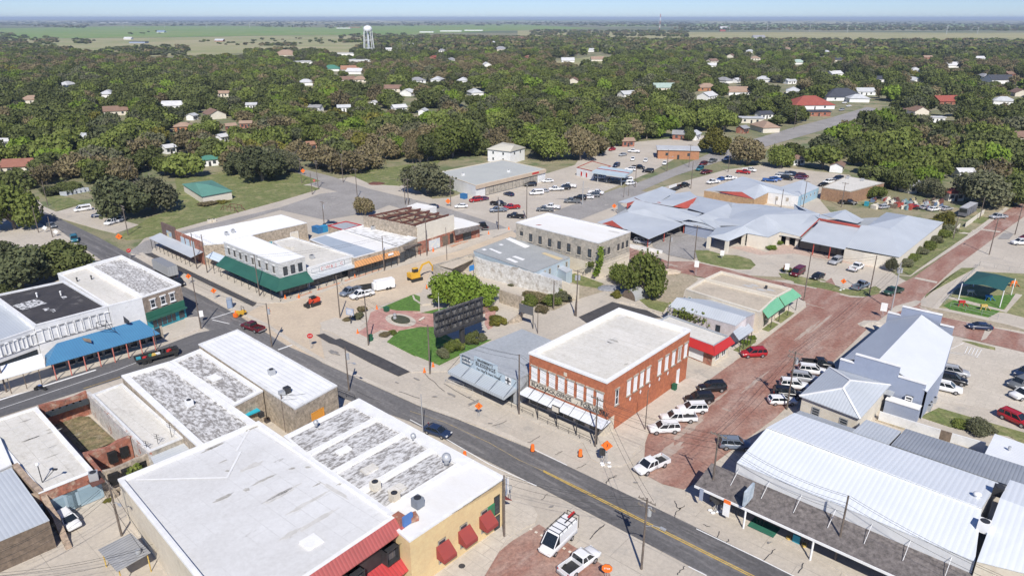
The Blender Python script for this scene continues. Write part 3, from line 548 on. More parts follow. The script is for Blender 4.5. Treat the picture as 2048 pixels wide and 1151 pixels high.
# ---- white corner building with wrap-round green awning
r, P = bldg('white_corner_building', 'two storey white corner building with dark green wrap round awning', 'building', 'E180,512 E600,677 E805,625 E388,460', 8.4, mat('grimy_stucco', (.56, .56, .54), (.47, .47, .46), .4, stain=(.27, .27, .26), sscale=.35, sthr=(.55, .75), fine=.25), mat('bright_roof', (.86, .86, .85), (.78, .78, .78), .3), STUCW, ph=.12, th=.3, ch=.15)
wins(r, P, 0, (.09, .2, .31, .42, .54, .66, .79, .91), .9, 5.4, 7.3, frame=STONEG, sill=STUCW, lintel=STUCW); wins(r, P, 1, (.22, .5, .78), 1.1, 5.0, 7.2, frame=DARK, sill=STUCW, hbars=2)
O = inset(P, -3.0); 
for i in (0, 1):
    a, b, d, n = wallframe(P, i); j = (i+1) % 4; A = Vector((P[i].x, P[i].y, 4.7))+n*.02; B = Vector((P[j].x, P[j].y, 4.7))+n*.02
    C = Vector((O[j].x, O[j].y, 2.9)); D = Vector((O[i].x, O[i].y, 2.9))
    if i == 0: D = A+n*3; D.z = 2.9
    else: C = B+n*3; C.z = 2.9
    awning(r, [A, B], [D, C], MGREEN if i == 0 else mat('green_metal_b', (.022, .10, .072), (.03, .125, .09), .3, stripes=(-AM, .4, .3), rough=.5))
    opening(r, P, i, .5, (b-a).length*.94, .25, 2.8, frame=DARK, bars=12 if i == 0 else 5, name='shop_windows', fr=.2)
for i, c in ((0, 9), (1, 5)):
    for k in range(c):
        p = Vector((O[i].x, O[i].y, 0)).lerp(Vector((O[(i+1) % 4].x, O[(i+1) % 4].y, 0)), (k+.3)/c)*.985+cen(P)*.015; MB().tube([(p.x, p.y, 0), (p.x, p.y, 2.8)], .06, 6).build('post', DARK, r)
hvac(pts('E765,740@4.9')[0]+Vector((0, .3, 0)), 'window air conditioner on the white corner building', s=.5)
# ---- brown corner with white roof, mural and grey awning
r, P = bldg('mural_building', 'long building with big white roof and painted brick front', 'building', 'D1380,458 D1560,535 E230,520 E390,462 E480,440 E820,366 E625,302', 5.6, STONE, mat('bright_roof', (.86,)*3), STUCW, ph=.12, th=.25, ch=.15)
a = pts('D1265,402@6.6')[0]; b = pts('D1560,535@6.0')[0]
F0, F1 = Vector((P[0].x, P[0].y, 0)), Vector((P[1].x, P[1].y, 0)); d = unit(F1-F0); n = Vector((d.y, -d.x, 0)); n = -n if n.dot(cen(P)-F0) > 0 else n; G0 = F0-d*10.5
mb = MB(); mb.box(tuple((G0+F1)/2+n*.15)[:2]+(3.2,), ((F1-G0).length, .35, 6.4), math.atan2(d.y, d.x)); mb.build('brick_front', BRICKO, r)
MB().box(tuple(G0+d*4+n*.2)[:2]+(3.6,), (8.5, .5, 7.4), math.atan2(d.y, d.x)).build('stepped_gable', mat('brown_timber', (.12, .08, .07), (.16, .11, .09), 1.), r)
for q, w_, m_ in ((4.6, 3., mat('mural_blue', (.16, .35, .6), (.55, .45, .2), .9)), (13, 2.2, BWALL), (16, 2.2, BWALL), (19, 1.6, BWALL)):
    MB().box(tuple(G0+d*q+n*.5)[:2]+(4.6,), (w_, .1, 2.), math.atan2(d.y, d.x)).build('mural', m_, r)
T0, T1 = G0+n*.4+d*-2, F1+n*.4; T0.z = T1.z = 3.8; B0, B1 = T0+n*3.4, T1+n*3.4; B0.z = B1.z = 3.0
awning(r, [T0, T1], [B0, B1], MGREY, posts=10); opening(r, [G0, F1, cen(P)], 0, .5, 22, .2, 2.8, frame=DARK, bars=9, name='shop_windows')
T0, T1 = pts('E45,622@3.3 E180,660@3.3'); awning(r, 'E100,585@3.9 E200,625@3.9', 'E42,625@3.1 E150,668@3.1', mat('blue_white_sheet', (.55, .63, .70), stripes=(-AB, .5, .2)), posts=3)
opening(r, P, 2, .5, .01, 1, 2) if 0 else None
a, b, dd_, nn = wallframe(P, 4); opening(r, P, 4, .68, 2.6, 1.2, 3.8, glass=CREAM, name='blocked_door'); opening(r, P, 4, .12, 1.8, 1, 2.6, glass=TEAL, name='window')
for k, tk in enumerate(('E205,460@5.55', 'E255,440@5.55')): hvac(pts(tk)[0], ('white roof unit with square vent on the big white roof', 'second roof unit, with round vent, on the big white roof')[k], s=.9)
# ---- tan roofed signboard building
r, P = bldg('sign_front_shop', 'low tan roofed shop with white front carrying framed letters', 'shop', 'E820,712 E1175,612 E705,472 E560,508', 5.2, STUCW, RCREAM, STUCW, ph=.35)
a, b, d, n = wallframe(P, 0); L = (b-a).length; band(r, P, 0, 2.8, 5.15, .14, STUCW, 'signboard')
fr = mat('pink_letter', (.50, .18, .16)); fg = mat('grey_frame', (.30, .32, .34))
for k, ch in enumerate('CW&JC'):
    c = a+d*(L*(.30+k*.105)); mb = MB(); mb.box(tuple(c+n*.17)[:2]+(4.05,), (1.75, .06, 1.45), math.atan2(d.y, d.x), 0); mb.box(tuple(c+n*.2)[:2]+(4.05,), (1.5, .06, 1.2), math.atan2(d.y, d.x), 1); mb.build('letter_frame', [fg, STUCW], r)
    q = c-d*.45+n*.25; q.z = 3.62; text(ch, r, q, d, (0, 0, 1), 1.2, fr)
for u0, u1 in ((.08, .24), (.79, .94)): band(r, P, 0, 3.5, 4.6, .17, fg, 'framed_panel', u0, u1); band(r, P, 0, 3.62, 4.48, .2, STUCW, 'framed_panel', u0+.006, u1-.006)
T0, T1 = a+n*.14, b+n*.14; T0.z = T1.z = 2.95; B0, B1 = T0+n*2.2, T1+n*2.2; B0.z = B1.z = 2.8; awning(r, [T0, T1], [B0, B1], MGREY, 'canopy', .14, posts=6); opening(r, P, 0, .5, L*.95, .2, 2.6, frame=DARK, bars=9, name='shop_windows')
hvac(pts('E860,640@4.9')[0], 'grey roof unit on the tan roof above the framed letter sign'); 
p = pts('E690,555@4.9')[0]; MB().box(tuple(p+Vector((0, 0, .2))), (2.4, 1.4, .4), AM*math.pi/180).build('roof_hatch', RCREAM, tag(thing('skylight', 'low square skylight on the tan roof behind the corner building', 'skylight', tuple(p))))
# ---- blue-grey roof / white roof shop with orange awning
r, P = bldg('orange_awning_shop', 'shop with orange metal awning and half blue half white roof', 'shop', 'E1183,632 E1512,545 E1100,418 E840,492', 5., STONE, RWHITE, STUCW, ph=.15)
p = pts('E1183,628 E1350,583 E955,460 E845,492', 4.93); MB().face([tuple(q) for q in p]).build('roof_patch', mat('blue_grey_membrane', (.36, .41, .47), (.32, .37, .43), .3), r)
awning(r, 'E1183,632@4.6 E1512,545@4.6', 'E1187,710@2.9 E1535,610@2.9', MORANGE, posts=7); opening(r, P, 0, .5, 18, .2, 2.8, frame=DARK, bars=8, name='shop_windows')
band(r, P, 0, 3.4, 4., 1.2, WHT, 'sign_board', .72, .84, n0=1.1)
# ---- patchy white roof
r, P = bldg('patchy_roof_shop', 'low stone shop with patchy white roof beside the roofless building', 'shop', 'E1513,548 E1665,478 E1272,376 E1105,420', 5., STONE, mat('patchy_roof', (.74, .74, .73), (.5, .49, .47), .8, thr=(.48, .62), detail=8), STUCW, ph=.3)
awning(r, 'E1513,560@4.2 E1690,520@4.2', 'E1560,575@3.2 E1705,535@3.2', SHING, posts=4); opening(r, P, 0, .5, 7, .2, 2.8, frame=DARK, bars=5, name='shop_windows')
hvac(pts('E1330,415@4.7')[0], 'roof unit on the patchy white roof next to the roofless building')
# ---- roofless building with red beams
h = 8.2; P = pts('E1255,305 E1662,392 E1945,308 E1590,236', h); r = thing('roofless_building', 'roofless two storey cream building with rusty red roof beams', 'ruin', tuple(cen(P)))
def t4(p, z): return f'{z}'
def wal(root, A, B, t, z0, z1, m, name='wall'):
    d = unit(B-A); n = Vector((-d.y, d.x, 0)); c = (A+B)/2+n*0; return MB().box((c.x, c.y, (z0+z1)/2), ((B-A).length, t, z1-z0), math.atan2(d.y, d.x)).build(name, m, root)
wal(r, P[0], P[1], .45, -.1, 8.0, STONE); wal(r, P[1], P[2], .45, -.1, 8.3, CREAM); wal(r, P[2], P[3], .45, -.1, 7.6, STONE); wal(r, P[3], P[0], .45, -.1, 7., STONE)
opening(r, P, 1, .6, .9, 5.8, 7.1, frame=DARK); opening(r, P, 1, .82, .7, 4.9, 6.9, frame=DARK); opening(r, P, 1, .2, .9, 4.2, 6.2, frame=DARK)
band(r, P, 1, 0, 3.6, .35, BRICKO, 'ground_floor_front'); 
for u, w_, m_ in ((.42, 4.4, mat('mural_paint', (.45, .52, .62), (.7, .68, .6), 1.2)), (.72, 2.2, TIMBER), (.9, 1.4, DARK)):
    a, b, d, n = wallframe(P, 1); MB().box(tuple(a+d*((b-a).length*u)+n*.42)[:2]+(1.6,), (w_, .1, 2.8), math.atan2(d.y, d.x)).build('shop_window', m_, r)
for k in range(5):
    q = .1+k*.2; A = P[0].lerp(P[1], q); B = P[3].lerp(P[2], q); A = A.copy(); B = B.copy(); A.z = B.z = 8.05; MB().beam(tuple(A), tuple(B), .22, .55).build('roof_beam', RUST, r)
for k in range(4):
    q = .12+k*.26; A = P[0].lerp(P[3], q).copy(); B = P[1].lerp(P[2], q).copy(); A.z = B.z = 7.7; MB().beam(tuple(A), tuple(B), .18, .3).build('roof_joist', RUST, r)
MB().face([(p.x, p.y, 3.4) for p in inset(P, .4)]).build('upper_floor', mat('rubble_floor', (.16, .13, .11), (.3, .26, .22), .8), r)
# ---- low shop at the corner right of the ruin
r, P = bldg('corner_shop', 'low corner shop with white metal roof and brown shingle eaves', 'shop', 'F60,238 F415,420 F630,400 F560,370 F260,268 F130,215', 4.2, BRICKO, MWHITE2, STONEG, ph=.05, th=.1) if 0 else bldg('corner_shop', 'low corner shop with white roof and brown shingle eaves', 'shop', 'F415,418 F610,375 F480,335 F395,315', 4.2, BRICKO, RWHITE, STUCW, ph=.05, th=.1)
awning(r, 'F415,420@4.3 F600,385@4.3', 'F425,460@3.2 F640,405@3.2', SHING); opening(r, P, 0, .5, 3, .3, 2.4, frame=DARK, bars=3, name='shop_window')
r, P = bldg('back_shed', 'low white roofed shed behind the roofless building', 'shed', 'F55,238 F200,262 F280,240 F130,213', 3.6, STUCW, RWHITE, ph=.05, th=.1)
r, P = bldg('back_shed', 'low grey roofed shed with red edge behind the orange awning shop', 'shed', 'E980,385 E1100,420 E1240,380 E1120,352', 4.2, STONE, RGREY, MATS['red_paint'], ph=.2)
# ---- left row: white fronted buildings with the blue awning
PANEL = mat('white_brick_front', (.72, .72, .72), (.64, .64, .64), .4, stain=(.45, .44, .43), sscale=.5, sthr=(.6, .75), fine=.2)
r, P = bldg('corner_brick_building', 'brown brick corner building with worn white roof and three white framed windows', 'building', 'M1600,300 M1075,43 M770,128 M1258,412', 8., mat('brown_brick', (.30, .24, .19), (.24, .19, .15), .9, stain=(.4, .34, .28), sscale=.9, fine=.5, bump=.03), RTAR2, WHT, ph=.7, th=.5, ch=.3)
wins(r, P, 3, (.22, .48, .72), 1.1, 4.9, 6.7, sill=WHT, lintel=WHT, hbars=2); band(r, P, 3, 2.9, 4.3, .12, GREENP, 'green_fascia'); band(r, P, 3, 2.5, 2.85, .9, MGREEN, 'cornice')
opening(r, P, 3, .42, 5.5, .3, 2.4, frame=TEAL, bars=5, name='shop_window', depth=.1); opening(r, P, 3, .88, 1.6, .3, 2.4, frame=TEAL, bars=1, name='door', depth=.1); band(r, P, 3, 0, 2.5, .05, TEAL, 'teal_front')
wins(r, P, 0, (.1, .25, .4, .55, .7, .85), 1., 4.8, 6.6, frame=STONEG)
r, P = bldg('white_front_building', 'white fronted building with plain cream roof between the worn roof and black roof', 'building', 'M1255,416 M768,132 M508,205 M958,490', 7.9, PANEL, RCREAM, WHT, ph=.6, th=.35)
r, P = bldg('black_roof_building', 'long white panelled building with black patched roof behind the blue awning', 'building', 'M950,494 M562,268 M-60,398 M306,664', 7.8, PANEL, RBLACK, PANEL, ph=.35, th=.4)
for k, s_ in enumerate(('M110,490 M320,430 M420,470 M200,530', 'M535,410 M580,405 M600,418 M560,430', 'M375,520 M430,505 M440,525 M400,538', 'M440,525 M480,520 M495,538 M470,548')): MB().face([tuple(q) for q in pts(s_, 7.48)][::-1]).build('roof_patch', mat('patch_white', (.6, .6, .6), (.08, .08, .08), 1.6, thr=(.5, .55)), r)
a, b, d, n = wallframe(P, 3); L = (b-a).length
def panel(c, w_, z, h_):
    mb = MB(); g = math.atan2(d.y, d.x); c = c+n*.07
    for s in (-1, 1): mb.box(tuple(c+d*(s*w_/2))[:2]+(z,), (.14, .2, h_+.14), g).box(tuple(c)[:2]+(z+s*h_/2,), (w_-.14, .19, .14), g)
    mb.build('wall_panel', WHT, r)
for k in range(9): panel(a+d*(L*(.06+k*.11)), 2.5, 5.3, 2.5)
Aw = (a, b, d, n)
r, P2 = bldg('grey_roof_building', 'white fronted building with ribbed grey metal roof at the edge of view', 'building', 'M300,692 M-10,422 M-520,560 M-160,850', 7., PANEL, MGREY2, PANEL, ph=.3, th=.3)
a, b, d, n = wallframe(P2, 3)
for k in range(6): panel(a+d*((b-a).length*(.08+k*.17)), 2.3, 4.9, 2.2)
awning(r, 'M-300,1120@4.6 M370,912@4.6', 'M-300,1230@3.3 M402,1030@3.3', MWHITE2, posts=5, pm=TIMBER); opening(r, P2, 3, .5, (b-a).length*.9, .2, 2.8, frame=DARK, bars=9, name='shop_windows')
T = thing('blue_awning', 'long hipped bright blue metal awning over the pavement shops', 'awning', tuple(pts('M900,850@3')[0]))
q = pts('M505,822@5 M1235,615@5 M1415,737@3.2 M402,1025@3.2'); MB().slab([q[0], q[1], q[2], q[3]], .1).build('awning_roof', MBLUE, T)
q2 = pts('M505,822@5 M402,1025@3.2'); e = q2[0]+Vector((-1.2, 1.6, -1.8)); MB().slab([q2[0], q2[1], pts('M395,930@3.2')[0]], .1).build('awning_roof', MBLUE, T)
q = pts('M440,1020@3.2 M1400,745@3.2')
for k in range(8): p = q[0].lerp(q[1], (k+.2)/7.6); MB().tube([(p.x, p.y, 0), (p.x, p.y, 3.1)], .1, 8).build('post', mat('faded_red', (.5, .16, .12)), T)
q = pts('M470,960@3.0 M1420,700@3.0'); a_, b_ = q; d = unit(b_-a_)
for k in range(12):
    c = a_.lerp(b_, (k+.5)/12); c = c+E2*1.9*1.0*0+Vector((-d.y, d.x, 0))*1.6; MB().box((c.x, c.y, 1.5), (2.3, .2, 2.4), math.atan2(d.y, d.x)).build('shop_window', GLASS, T); MB().box((c.x+d.x*1.35, c.y+d.y*1.35, 1.5), (.4, .3, 3), math.atan2(d.y, d.x)).build('pillar', STONE, T)
# bent sign frames above the blue awning
mb = MB(); f = pts('M860,700@5.8 M850,640@7.3 M940,620@7.3 M990,700@5.6 M930,700@5.3 M1040,730@4.9')
for i, j in ((0, 1), (1, 2), (2, 3), (0, 3), (1, 3), (2, 4), (3, 5), (0, 4)): mb.beam(tuple(f[i]), tuple(f[j]), .07)
mb.build('bent_sign_rack', DARK, label='bare bent metal sign frame standing on the blue awning', cat='sign frame', loc=tuple(f[4]))
f = pts('M1090,580@7 M1145,625@6 M1150,650@5.2 M1100,640@5.6'); MB().slab([f[0], f[1], f[2], f[3]], .1).build('sign_board', DARK, label='dark signboard leaning from the white wall above the blue awning', cat='sign', loc=tuple(f[2]))
f = pts('M725,775@5.2 M800,785@5 M810,815@4.6 M745,800@4.8'); MB().slab(f, .1).build('sign_board', TIMBER, label='small weathered board lying on the blue awning', cat='sign', loc=tuple(f[2]))
# ---- lower left
def gar(tok, z, h=4.4): pass
r, P = bldg('garage_building', 'cream roofed building with pale blue double garage doors and red brick gable', 'building', 'O322,322 O832,892 O345,1085 O-165,480', 4.5, BRICKO, RCREAM, WHT, ph=.15, th=.55, ch=.12)
wins(r, P, 1, (.28, .72), 4.6, .1, 2.9, glass=mat('garage_blue', (.26, .36, .42), (.22, .31, .37), .5), frame=mat('garage_trim', (.32, .42, .48)), name='garage_door', bars=1, fr=.35)
m = pts('O375,990@4.4')[0]; t = thing('roof_floodlight', 'twin arm floodlight mast standing on the cream garage roof', 'lamp', tuple(m)); q = pts('O330,830@6.8 O485,875@6.1'); MB().tube([m, q[0]], .06, 6).build('mast', DARK, t); MB().tube([m, q[1]], .05, 6).build('arm', DARK, t); MB().ball(tuple(q[0]), .25).build('lamp_head', WHT, t); MB().box(tuple(q[1]), (.6, .3, .15)).build('lamp_head', DARK, t)
# ruin
c = pts('O800,600')[0]; r = thing('brick_ruin', 'roofless red brick ruin with grass growing inside its walls', 'ruin', (c.x, c.y, 0))
def tw(*a, **k): return thinwall(r, *a, **k)
tw('O345,318@4.3 O765,186@4.3', .6, BRICKO, ragged=.5); tw('O765,195@4.3 O1150,580@4.3 O1310,730@4.3', .5, mat('patchy_render', (.55, .52, .49), (.42, .40, .37), .8, stain=(.34, .14, .09), sscale=.6, sthr=(.56, .62), fine=.4), ragged=.2)
tw('O740,745@4.1 O1150,590@4.3', .7, BRICKO, ragged=.6); tw('O870,905@3.9 O1310,745@3.9', .5, STONE, ragged=.5); tw('O740,745@4.1 O870,905@3.9', .5, BRICKO)
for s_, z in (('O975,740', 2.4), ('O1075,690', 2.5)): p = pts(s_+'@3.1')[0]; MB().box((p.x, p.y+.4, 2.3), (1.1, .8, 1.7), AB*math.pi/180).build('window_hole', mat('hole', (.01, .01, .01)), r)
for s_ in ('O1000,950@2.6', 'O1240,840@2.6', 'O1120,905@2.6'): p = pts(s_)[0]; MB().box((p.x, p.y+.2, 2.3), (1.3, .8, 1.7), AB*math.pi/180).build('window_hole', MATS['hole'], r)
for k in range(6): p = pts('O440,385@3')[0].lerp(pts('O740,285@3')[0], k/5); MB().box((p.x, p.y+.1, 3), (1.3, .5, .9), AB*math.pi/180).build('transom_window', GLASS, r)
sheet('ruin_floor', 'O430,420 O790,420 O1030,640 O830,720 O720,730', mat('weedy_floor', (.13, .12, .055), (.25, .19, .11), .8, stain=(.33, .28, .2), sscale=.5, fine=.6, bump=.2, bscale=3), .3)
r, P = bldg('cream_roof_building', 'narrow cream roofed building with old aerials beside the brick ruin', 'building', 'O812,212 O1082,112 O1618,592 O1322,712', 4.5, STONEG, RCREAM, STUCW, ph=.3, th=.3)
for k, s_ in enumerate(('O1300,690', 'O1400,650', 'O1520,590')):
    p = pts(s_+'@4.3')[0]; q = p+Vector((0, 0, (1.2, 1.6, 2.4)[k])); mb = MB().tube([p, q], .04, 5)
    for g in range(3): mb.beam(tuple(q+Vector((-.5, .2, -g*.35))), tuple(q+Vector((.5, -.2, -g*.35))), .04)
    mb.build('roof_aerial', DARK, label=('shortest aerial on the narrow cream roof', 'middle aerial on the narrow cream roof', 'tallest aerial, at the far corner of the narrow cream roof')[k], cat='aerial', loc=tuple(p))
MB().slab(pts('O1316,735@3.6 O1620,612@3.6 O1795,700@3.2 O1380,860@3.2'), .15).build('lean_to_roof', MGREY, label='grey metal lean-to roof behind the narrow cream roofed building', cat='roof', loc=tuple(pts('O1500,720')[0]))
r, P = bldg('worn_roof_building', 'building with worn mottled roof and white parapets, next to the narrow cream roof', 'building', 'P243,750 P338,722 P515,846 P404,899', 5.6, STONE, RTAR2, WHT, ph=.4, th=.9, ch=.3)
p = pts('O1680,310@5.2')[0]; hvac(p, 'white roof ventilator with dark hood on the worn mottled roof', m=WHT)
a_, b_, d_, n_ = wallframe(P, 0); 
r, P = bldg('worn_roof_building', 'building with worn mottled roof between the white ribbed roof and its twin', 'building', 'P339,722 P400,697 P525,780 P467,810', 5.6, STONE, RTAR2, WHT, ph=.4, th=.7, ch=.3)
p = pts('N215,780@5.3')[0]; MB().box(tuple(p+Vector((0, 0, .12))), (2.2, 1.6, .25), AM*math.pi/180).build('skylight', WHT, label='low white skylight on the worn roof next to the ribbed roof', cat='skylight', loc=tuple(p))
curb('red_kerb', line('M1050,1120 M1760,870', .5), mat('red_edging', (.36, .07, .06)), 4.2) if 0 else None
r, P = bldg('ribbed_roof_building', 'long stone building with white ribbed roof beside the main street', 'building', 'N75,475 N420,345 N1300,840 N930,1045', 6., STONE, mat('white_ribbed', (.80, .80, .79), (.72, .72, .71), .4, stripes=(-AM, .9, .14), rough=.6), STUCW, ph=.25, th=.45, ch=.25)
hvac(pts('N725,745@5.75')[0], 'grey roof unit in the middle of the white ribbed roof'); hvac(pts('N862,905@5.75')[0], 'dark grey roof unit near the end of the white ribbed roof', m=DARK)
p = pts('N815,925@5.75')[0]; MB().box(tuple(p+Vector((0, 0, .35))), (.9, .9, .7), .6).build('ventilator', STEEL, label='small silver ventilator beside the dark roof unit', cat='ventilator', loc=tuple(p))
opening(r, P, 2, .52, 2.6, 1.2, 3.6, glass=mat('orange_board', (.75, .33, .05)), frame=mat('orange_board', (.75, .33, .05)), name='boarded_window')
# ---- big white roof and yellow building
r, P = bldg('big_white_roof_hall', 'large hall with white flat roof, dark street front and faded red mansard', 'hall', 'P236,957@6.2 P517,841@6.2 P796,1030@8.2 P470,1250@8.2', None, STUCC, mat('white_membrane', (.69, .685, .67), (.61, .60, .58), .13, thr=(.4, .62), stain=(.36, .34, .31), sscale=.5, sthr=(.655, .72), stretch=(AB, 2.2, 1), fine=.15, bricks=dict(w=16, h=2.2, m=.04, c2=(.68, .675, .66), mc=(.55, .54, .52), rot=(0, 0, math.radians(-AM)))), WHT, ph=.35, th=.55, ch=.35)
a, b, d, n = wallframe(P, 2); n3 = n
MB().slab([Vector((a.x, a.y, 8.25))+n*.05, Vector((b.x, b.y, 8.25))+n*.05, Vector((b.x, b.y, 6.9))+n*1.3, Vector((a.x, a.y, 6.9))+n*1.3], .12).build('mansard', MRUST, r)
MB().box(tuple((a+b)/2+n*.3)[:2]+(3.45,), ((b-a).length, .5, 6.9), math.atan2(d.y, d.x)).build('dark_front', mat('dark_cladding', (.035, .025, .028), (.05, .04, .04), 1., rough=.6), r)
wins(r, P, 2, (.12, .36, .6, .84), 1.8, 4.0, 6.0, glass=mat('grey_shutter', (.10, .09, .095)), frame=DARK, depth=1.2)
T0, T1 = a+n*.6, b+n*.6; T0.z = T1.z = 3.9; B0, B1 = T0+n*2.2, T1+n*2.2; B0.z = B1.z = 2.8; awning(r, [T0+d*.8, T1], [B0+d*.8, B1], MRED, posts=5)
MB().box(tuple(a+n*.2)[:2]+(4.1,), (1.0, 1.4, 8.4), math.atan2(d.y, d.x)).build('end_pier', BRICKO, r)
p = pts('S280,855@7.6')[0]; MB().box(tuple(p), (1.9, 1.9, .5), AM*math.pi/180).build('skylight', WHT, label='square white skylight on the large white roof', cat='skylight', loc=tuple(p))
r, P = bldg('yellow_building', 'yellow building with red window awnings and white parapets round four worn roof bays', 'building', 'P568,871@6.4 P717,797@6.4 P1010,953@7.4 P819,1080@7.4', None, YSTUC, RWHITE, WHT, ph=.25, th=.35, ch=.25)
NW, NE_, SE_, SW_ = P
def bil(u, v, dz=0): A = NW.lerp(SW_, u); B = NE_.lerp(SE_, u); p = A.lerp(B, v).copy(); p.z += dz-.25+.03; return p
for k, (u0, u1) in enumerate(((.03, .2), (.235, .405), (.44, .60), (.64, .775))):
    MB().face([tuple(bil(u0, .03, .0)), tuple(bil(u1, .03, .0)), tuple(bil(u1, .86, .0)), tuple(bil(u0, .86, .0))]).build('roof_bay', RTAR, r)
    A, B = bil(u1+.017, .01), bil(u1+.017, .9); MB().beam(tuple(A), tuple(B), .75, .6).build('parapet', WHT, r)
    if k: p = bil(u0+.08, .3, .12); MB().box(tuple(p), (2., 1.3, .25), AB*math.pi/180).build('roof_hatch', WHT if k == 1 else RCREAM, label=('', 'white hatch on the second worn roof bay of the yellow building', 'grey hatch on the third worn roof bay', 'white hatch on the last worn roof bay')[k], cat='hatch', loc=tuple(p))
A, B = bil(.0, .93), bil(.82, .93); MB().beam(tuple(A+Vector((0, 0, .1))), tuple(B+Vector((0, 0, .1))), 2.0, .5).build('parapet', WHT, r)
opening(r, P, 2, .03, .01, 5, 5.1) if 0 else None
a, b, d, n = wallframe(P, 2); Lw = (b-a).length
for k, u in enumerate((.245, .475, .70)):
    opening(r, P, 2, u, 1.25, 1.2, 4.6, frame=STONEG, hbars=3); c = a+d*(Lw*u); w_ = 1.0
    T0, T1 = c-d*w_+n*.1, c+d*w_+n*.1; T0.z = T1.z = 4.1; B0, B1 = c-d*w_+n*1.5, c+d*w_+n*1.5; B0.z = B1.z = 2.9
    aw = MB(); q0, q1 = T0.copy(), T1.copy(); q0.z = q1.z = 2.9; e0, e1 = B0.copy(), B1.copy(); e0.z = e1.z = 2.4; g0, g1 = q0.copy(), q1.copy(); g0.z = g1.z = 2.4
    aw.face([T0, T1, B1, B0]); aw.face([T0, B0, e0, g0]); aw.face([T1, g1, e1, B1]); aw.face([B0, B1, e1, e0]); aw.build('window_awning', mat('awning_red', (.30, .05, .04), (.26, .045, .04), .8), r)
opening(r, P, 2, .10, 1.0, 2.6, 5.4, frame=DARK, hbars=4); opening(r, P, 2, .10, 1.0, .2, 2.3, frame=DARK, name='door'); opening(r, P, 2, .225-.04, 1.1, 1.6, 4.2, glass=mat('green_poster', (.03, .22, .10), (.08, .14, .07), 1.4), frame=mat('green_trim', (.03, .3, .13)), name='poster') if 0 else opening(r, P, 2, .17, 1.3, 2.0, 4.6, glass=mat('green_poster', (.03, .22, .10), (.08, .14, .07), 1.4), frame=mat('green_trim', (.03, .3, .13)), name='poster')
wtext('Blue', r, P, 2, .80, 5.9, .55, TIMBER, .06) if 0 else None
a1, b1, d1, n1 = wallframe(P, 1); 
T0 = b1-d1*4+n1*.1; T1 = b1-d1*.3+n1*.1; T0.z = T1.z = 3.8; B0, B1 = T0+n1*1.5, T1+n1*1.5; B0.z = B1.z = 2.8; awning(r, [T0, T1], [B0, B1], MATS['awning_red'])
c = b1-d1*.6+n1*.5
for k in range(3): MB().box(tuple(c+n1*(k*.35))[:2]+(5.1,), (.06, .2, 2.6), math.atan2(d1.y, d1.x)).build('vertical_sign_blade', WHT if k != 1 else PURPB, r)
MB().box(tuple(b1+n1*.02-d1*.3)[:2]+(6.,), (.1, .1, .1)).build('wall_bracket', DARK, r)
c = a+d*(Lw*.075)+n*.05; c.z = 5.8
for i, s_ in enumerate(('Blue', 'Heron')): pass
hvac(pts('R1840,1110@7.2')[0], 'tall grey air conditioner on the white edge of the yellow building roof', s=1.2, m=mat('ac_grey', (.20, .22, .25)))
hvac(pts('R1465,960@6.9')[0], 'tan cooler box beside the big white roof, the one nearer the white parapet wall', s=1.1, m=CREAM); hvac(pts('R1635,1060@7.1')[0], 'tan cooler box between the worn bay and the grey air conditioner', s=1.1, m=STUCC)
p = pts('S1180,650@7.2')[0]; MB().box(tuple(p+Vector((0, 0, .35))), (1., 1., .7), .5).build('roof_vent', BRICKO, label='rusty brick vent stub on the yellow building roof', cat='vent', loc=tuple(p))
for k, (s_, lb) in enumerate((('R940,405@6.6', 'small grey turbine vent on the first worn roof bay'), ('R1800,525@6.9', 'small grey turbine vent on the third worn roof bay'), ('S1475,160@7.2', 'large round grey roof fan on the last worn roof bay'))):
    p = pts(s_)[0]; s0 = 1.6 if k == 2 else 1; mb = MB().tube([p, p+Vector((0, 0, .5*s0))], .22*s0, 8).ball(tuple(p+Vector((0, 0, .65*s0))), .4*s0, 12); mb.build('roof_vent', STEEL, label=lb, cat='vent', loc=tuple(p), smooth=True)
q = pts('S1130,650@7.9')[0]; MB().box(tuple(q), (.3, 1.4, 1.3), AM*math.pi/180).build('blue_tarp', mat('blue_tarp', (.08, .18, .42)), label='blue painted panel at the gap between hall and yellow building', cat='panel', loc=tuple(q))
# shed, grey roof and broken wall at the lower left
c = pts('Q1100,950')[0]; r = thing('tin_shelter', 'small open shelter with ribbed grey tin roof beside the hall wall', 'shelter', (c.x, c.y, 0)); q = pts('Q868,915@2.7 Q1160,768@2.9 Q1332,940@2.9 Q1035,1110@2.7')
MB().slab(q, .1).build('roof', mat('tin_roof', (.36, .36, .36), (.29, .29, .29), .6, stripes=(-AB, .45, .4), rough=.5), r)
for p in inset(q, .3): MB().tube([(p.x, p.y, 0), (p.x, p.y, 2.6)], .07, 6).build('post', YEL, r)
d_ = pts('Q1225,945@2.95')[0]; MB().tube([d_, d_+Vector((0, 0, .5))], .3, 12).build('barrel_vent', STEEL, label='small dark round vent on the tin shelter roof', cat='vent', loc=tuple(d_))
r, P = bldg('grey_metal_store', 'store with long ribbed grey metal roof in the lower left corner', 'building', 'Q100,195@4.9 Q432,655@4.2 Q-200,920@4.2 Q-400,400@4.9', None, TIMBER, MGREY2, MGREY2, ph=.04, th=.05, ch=.1)
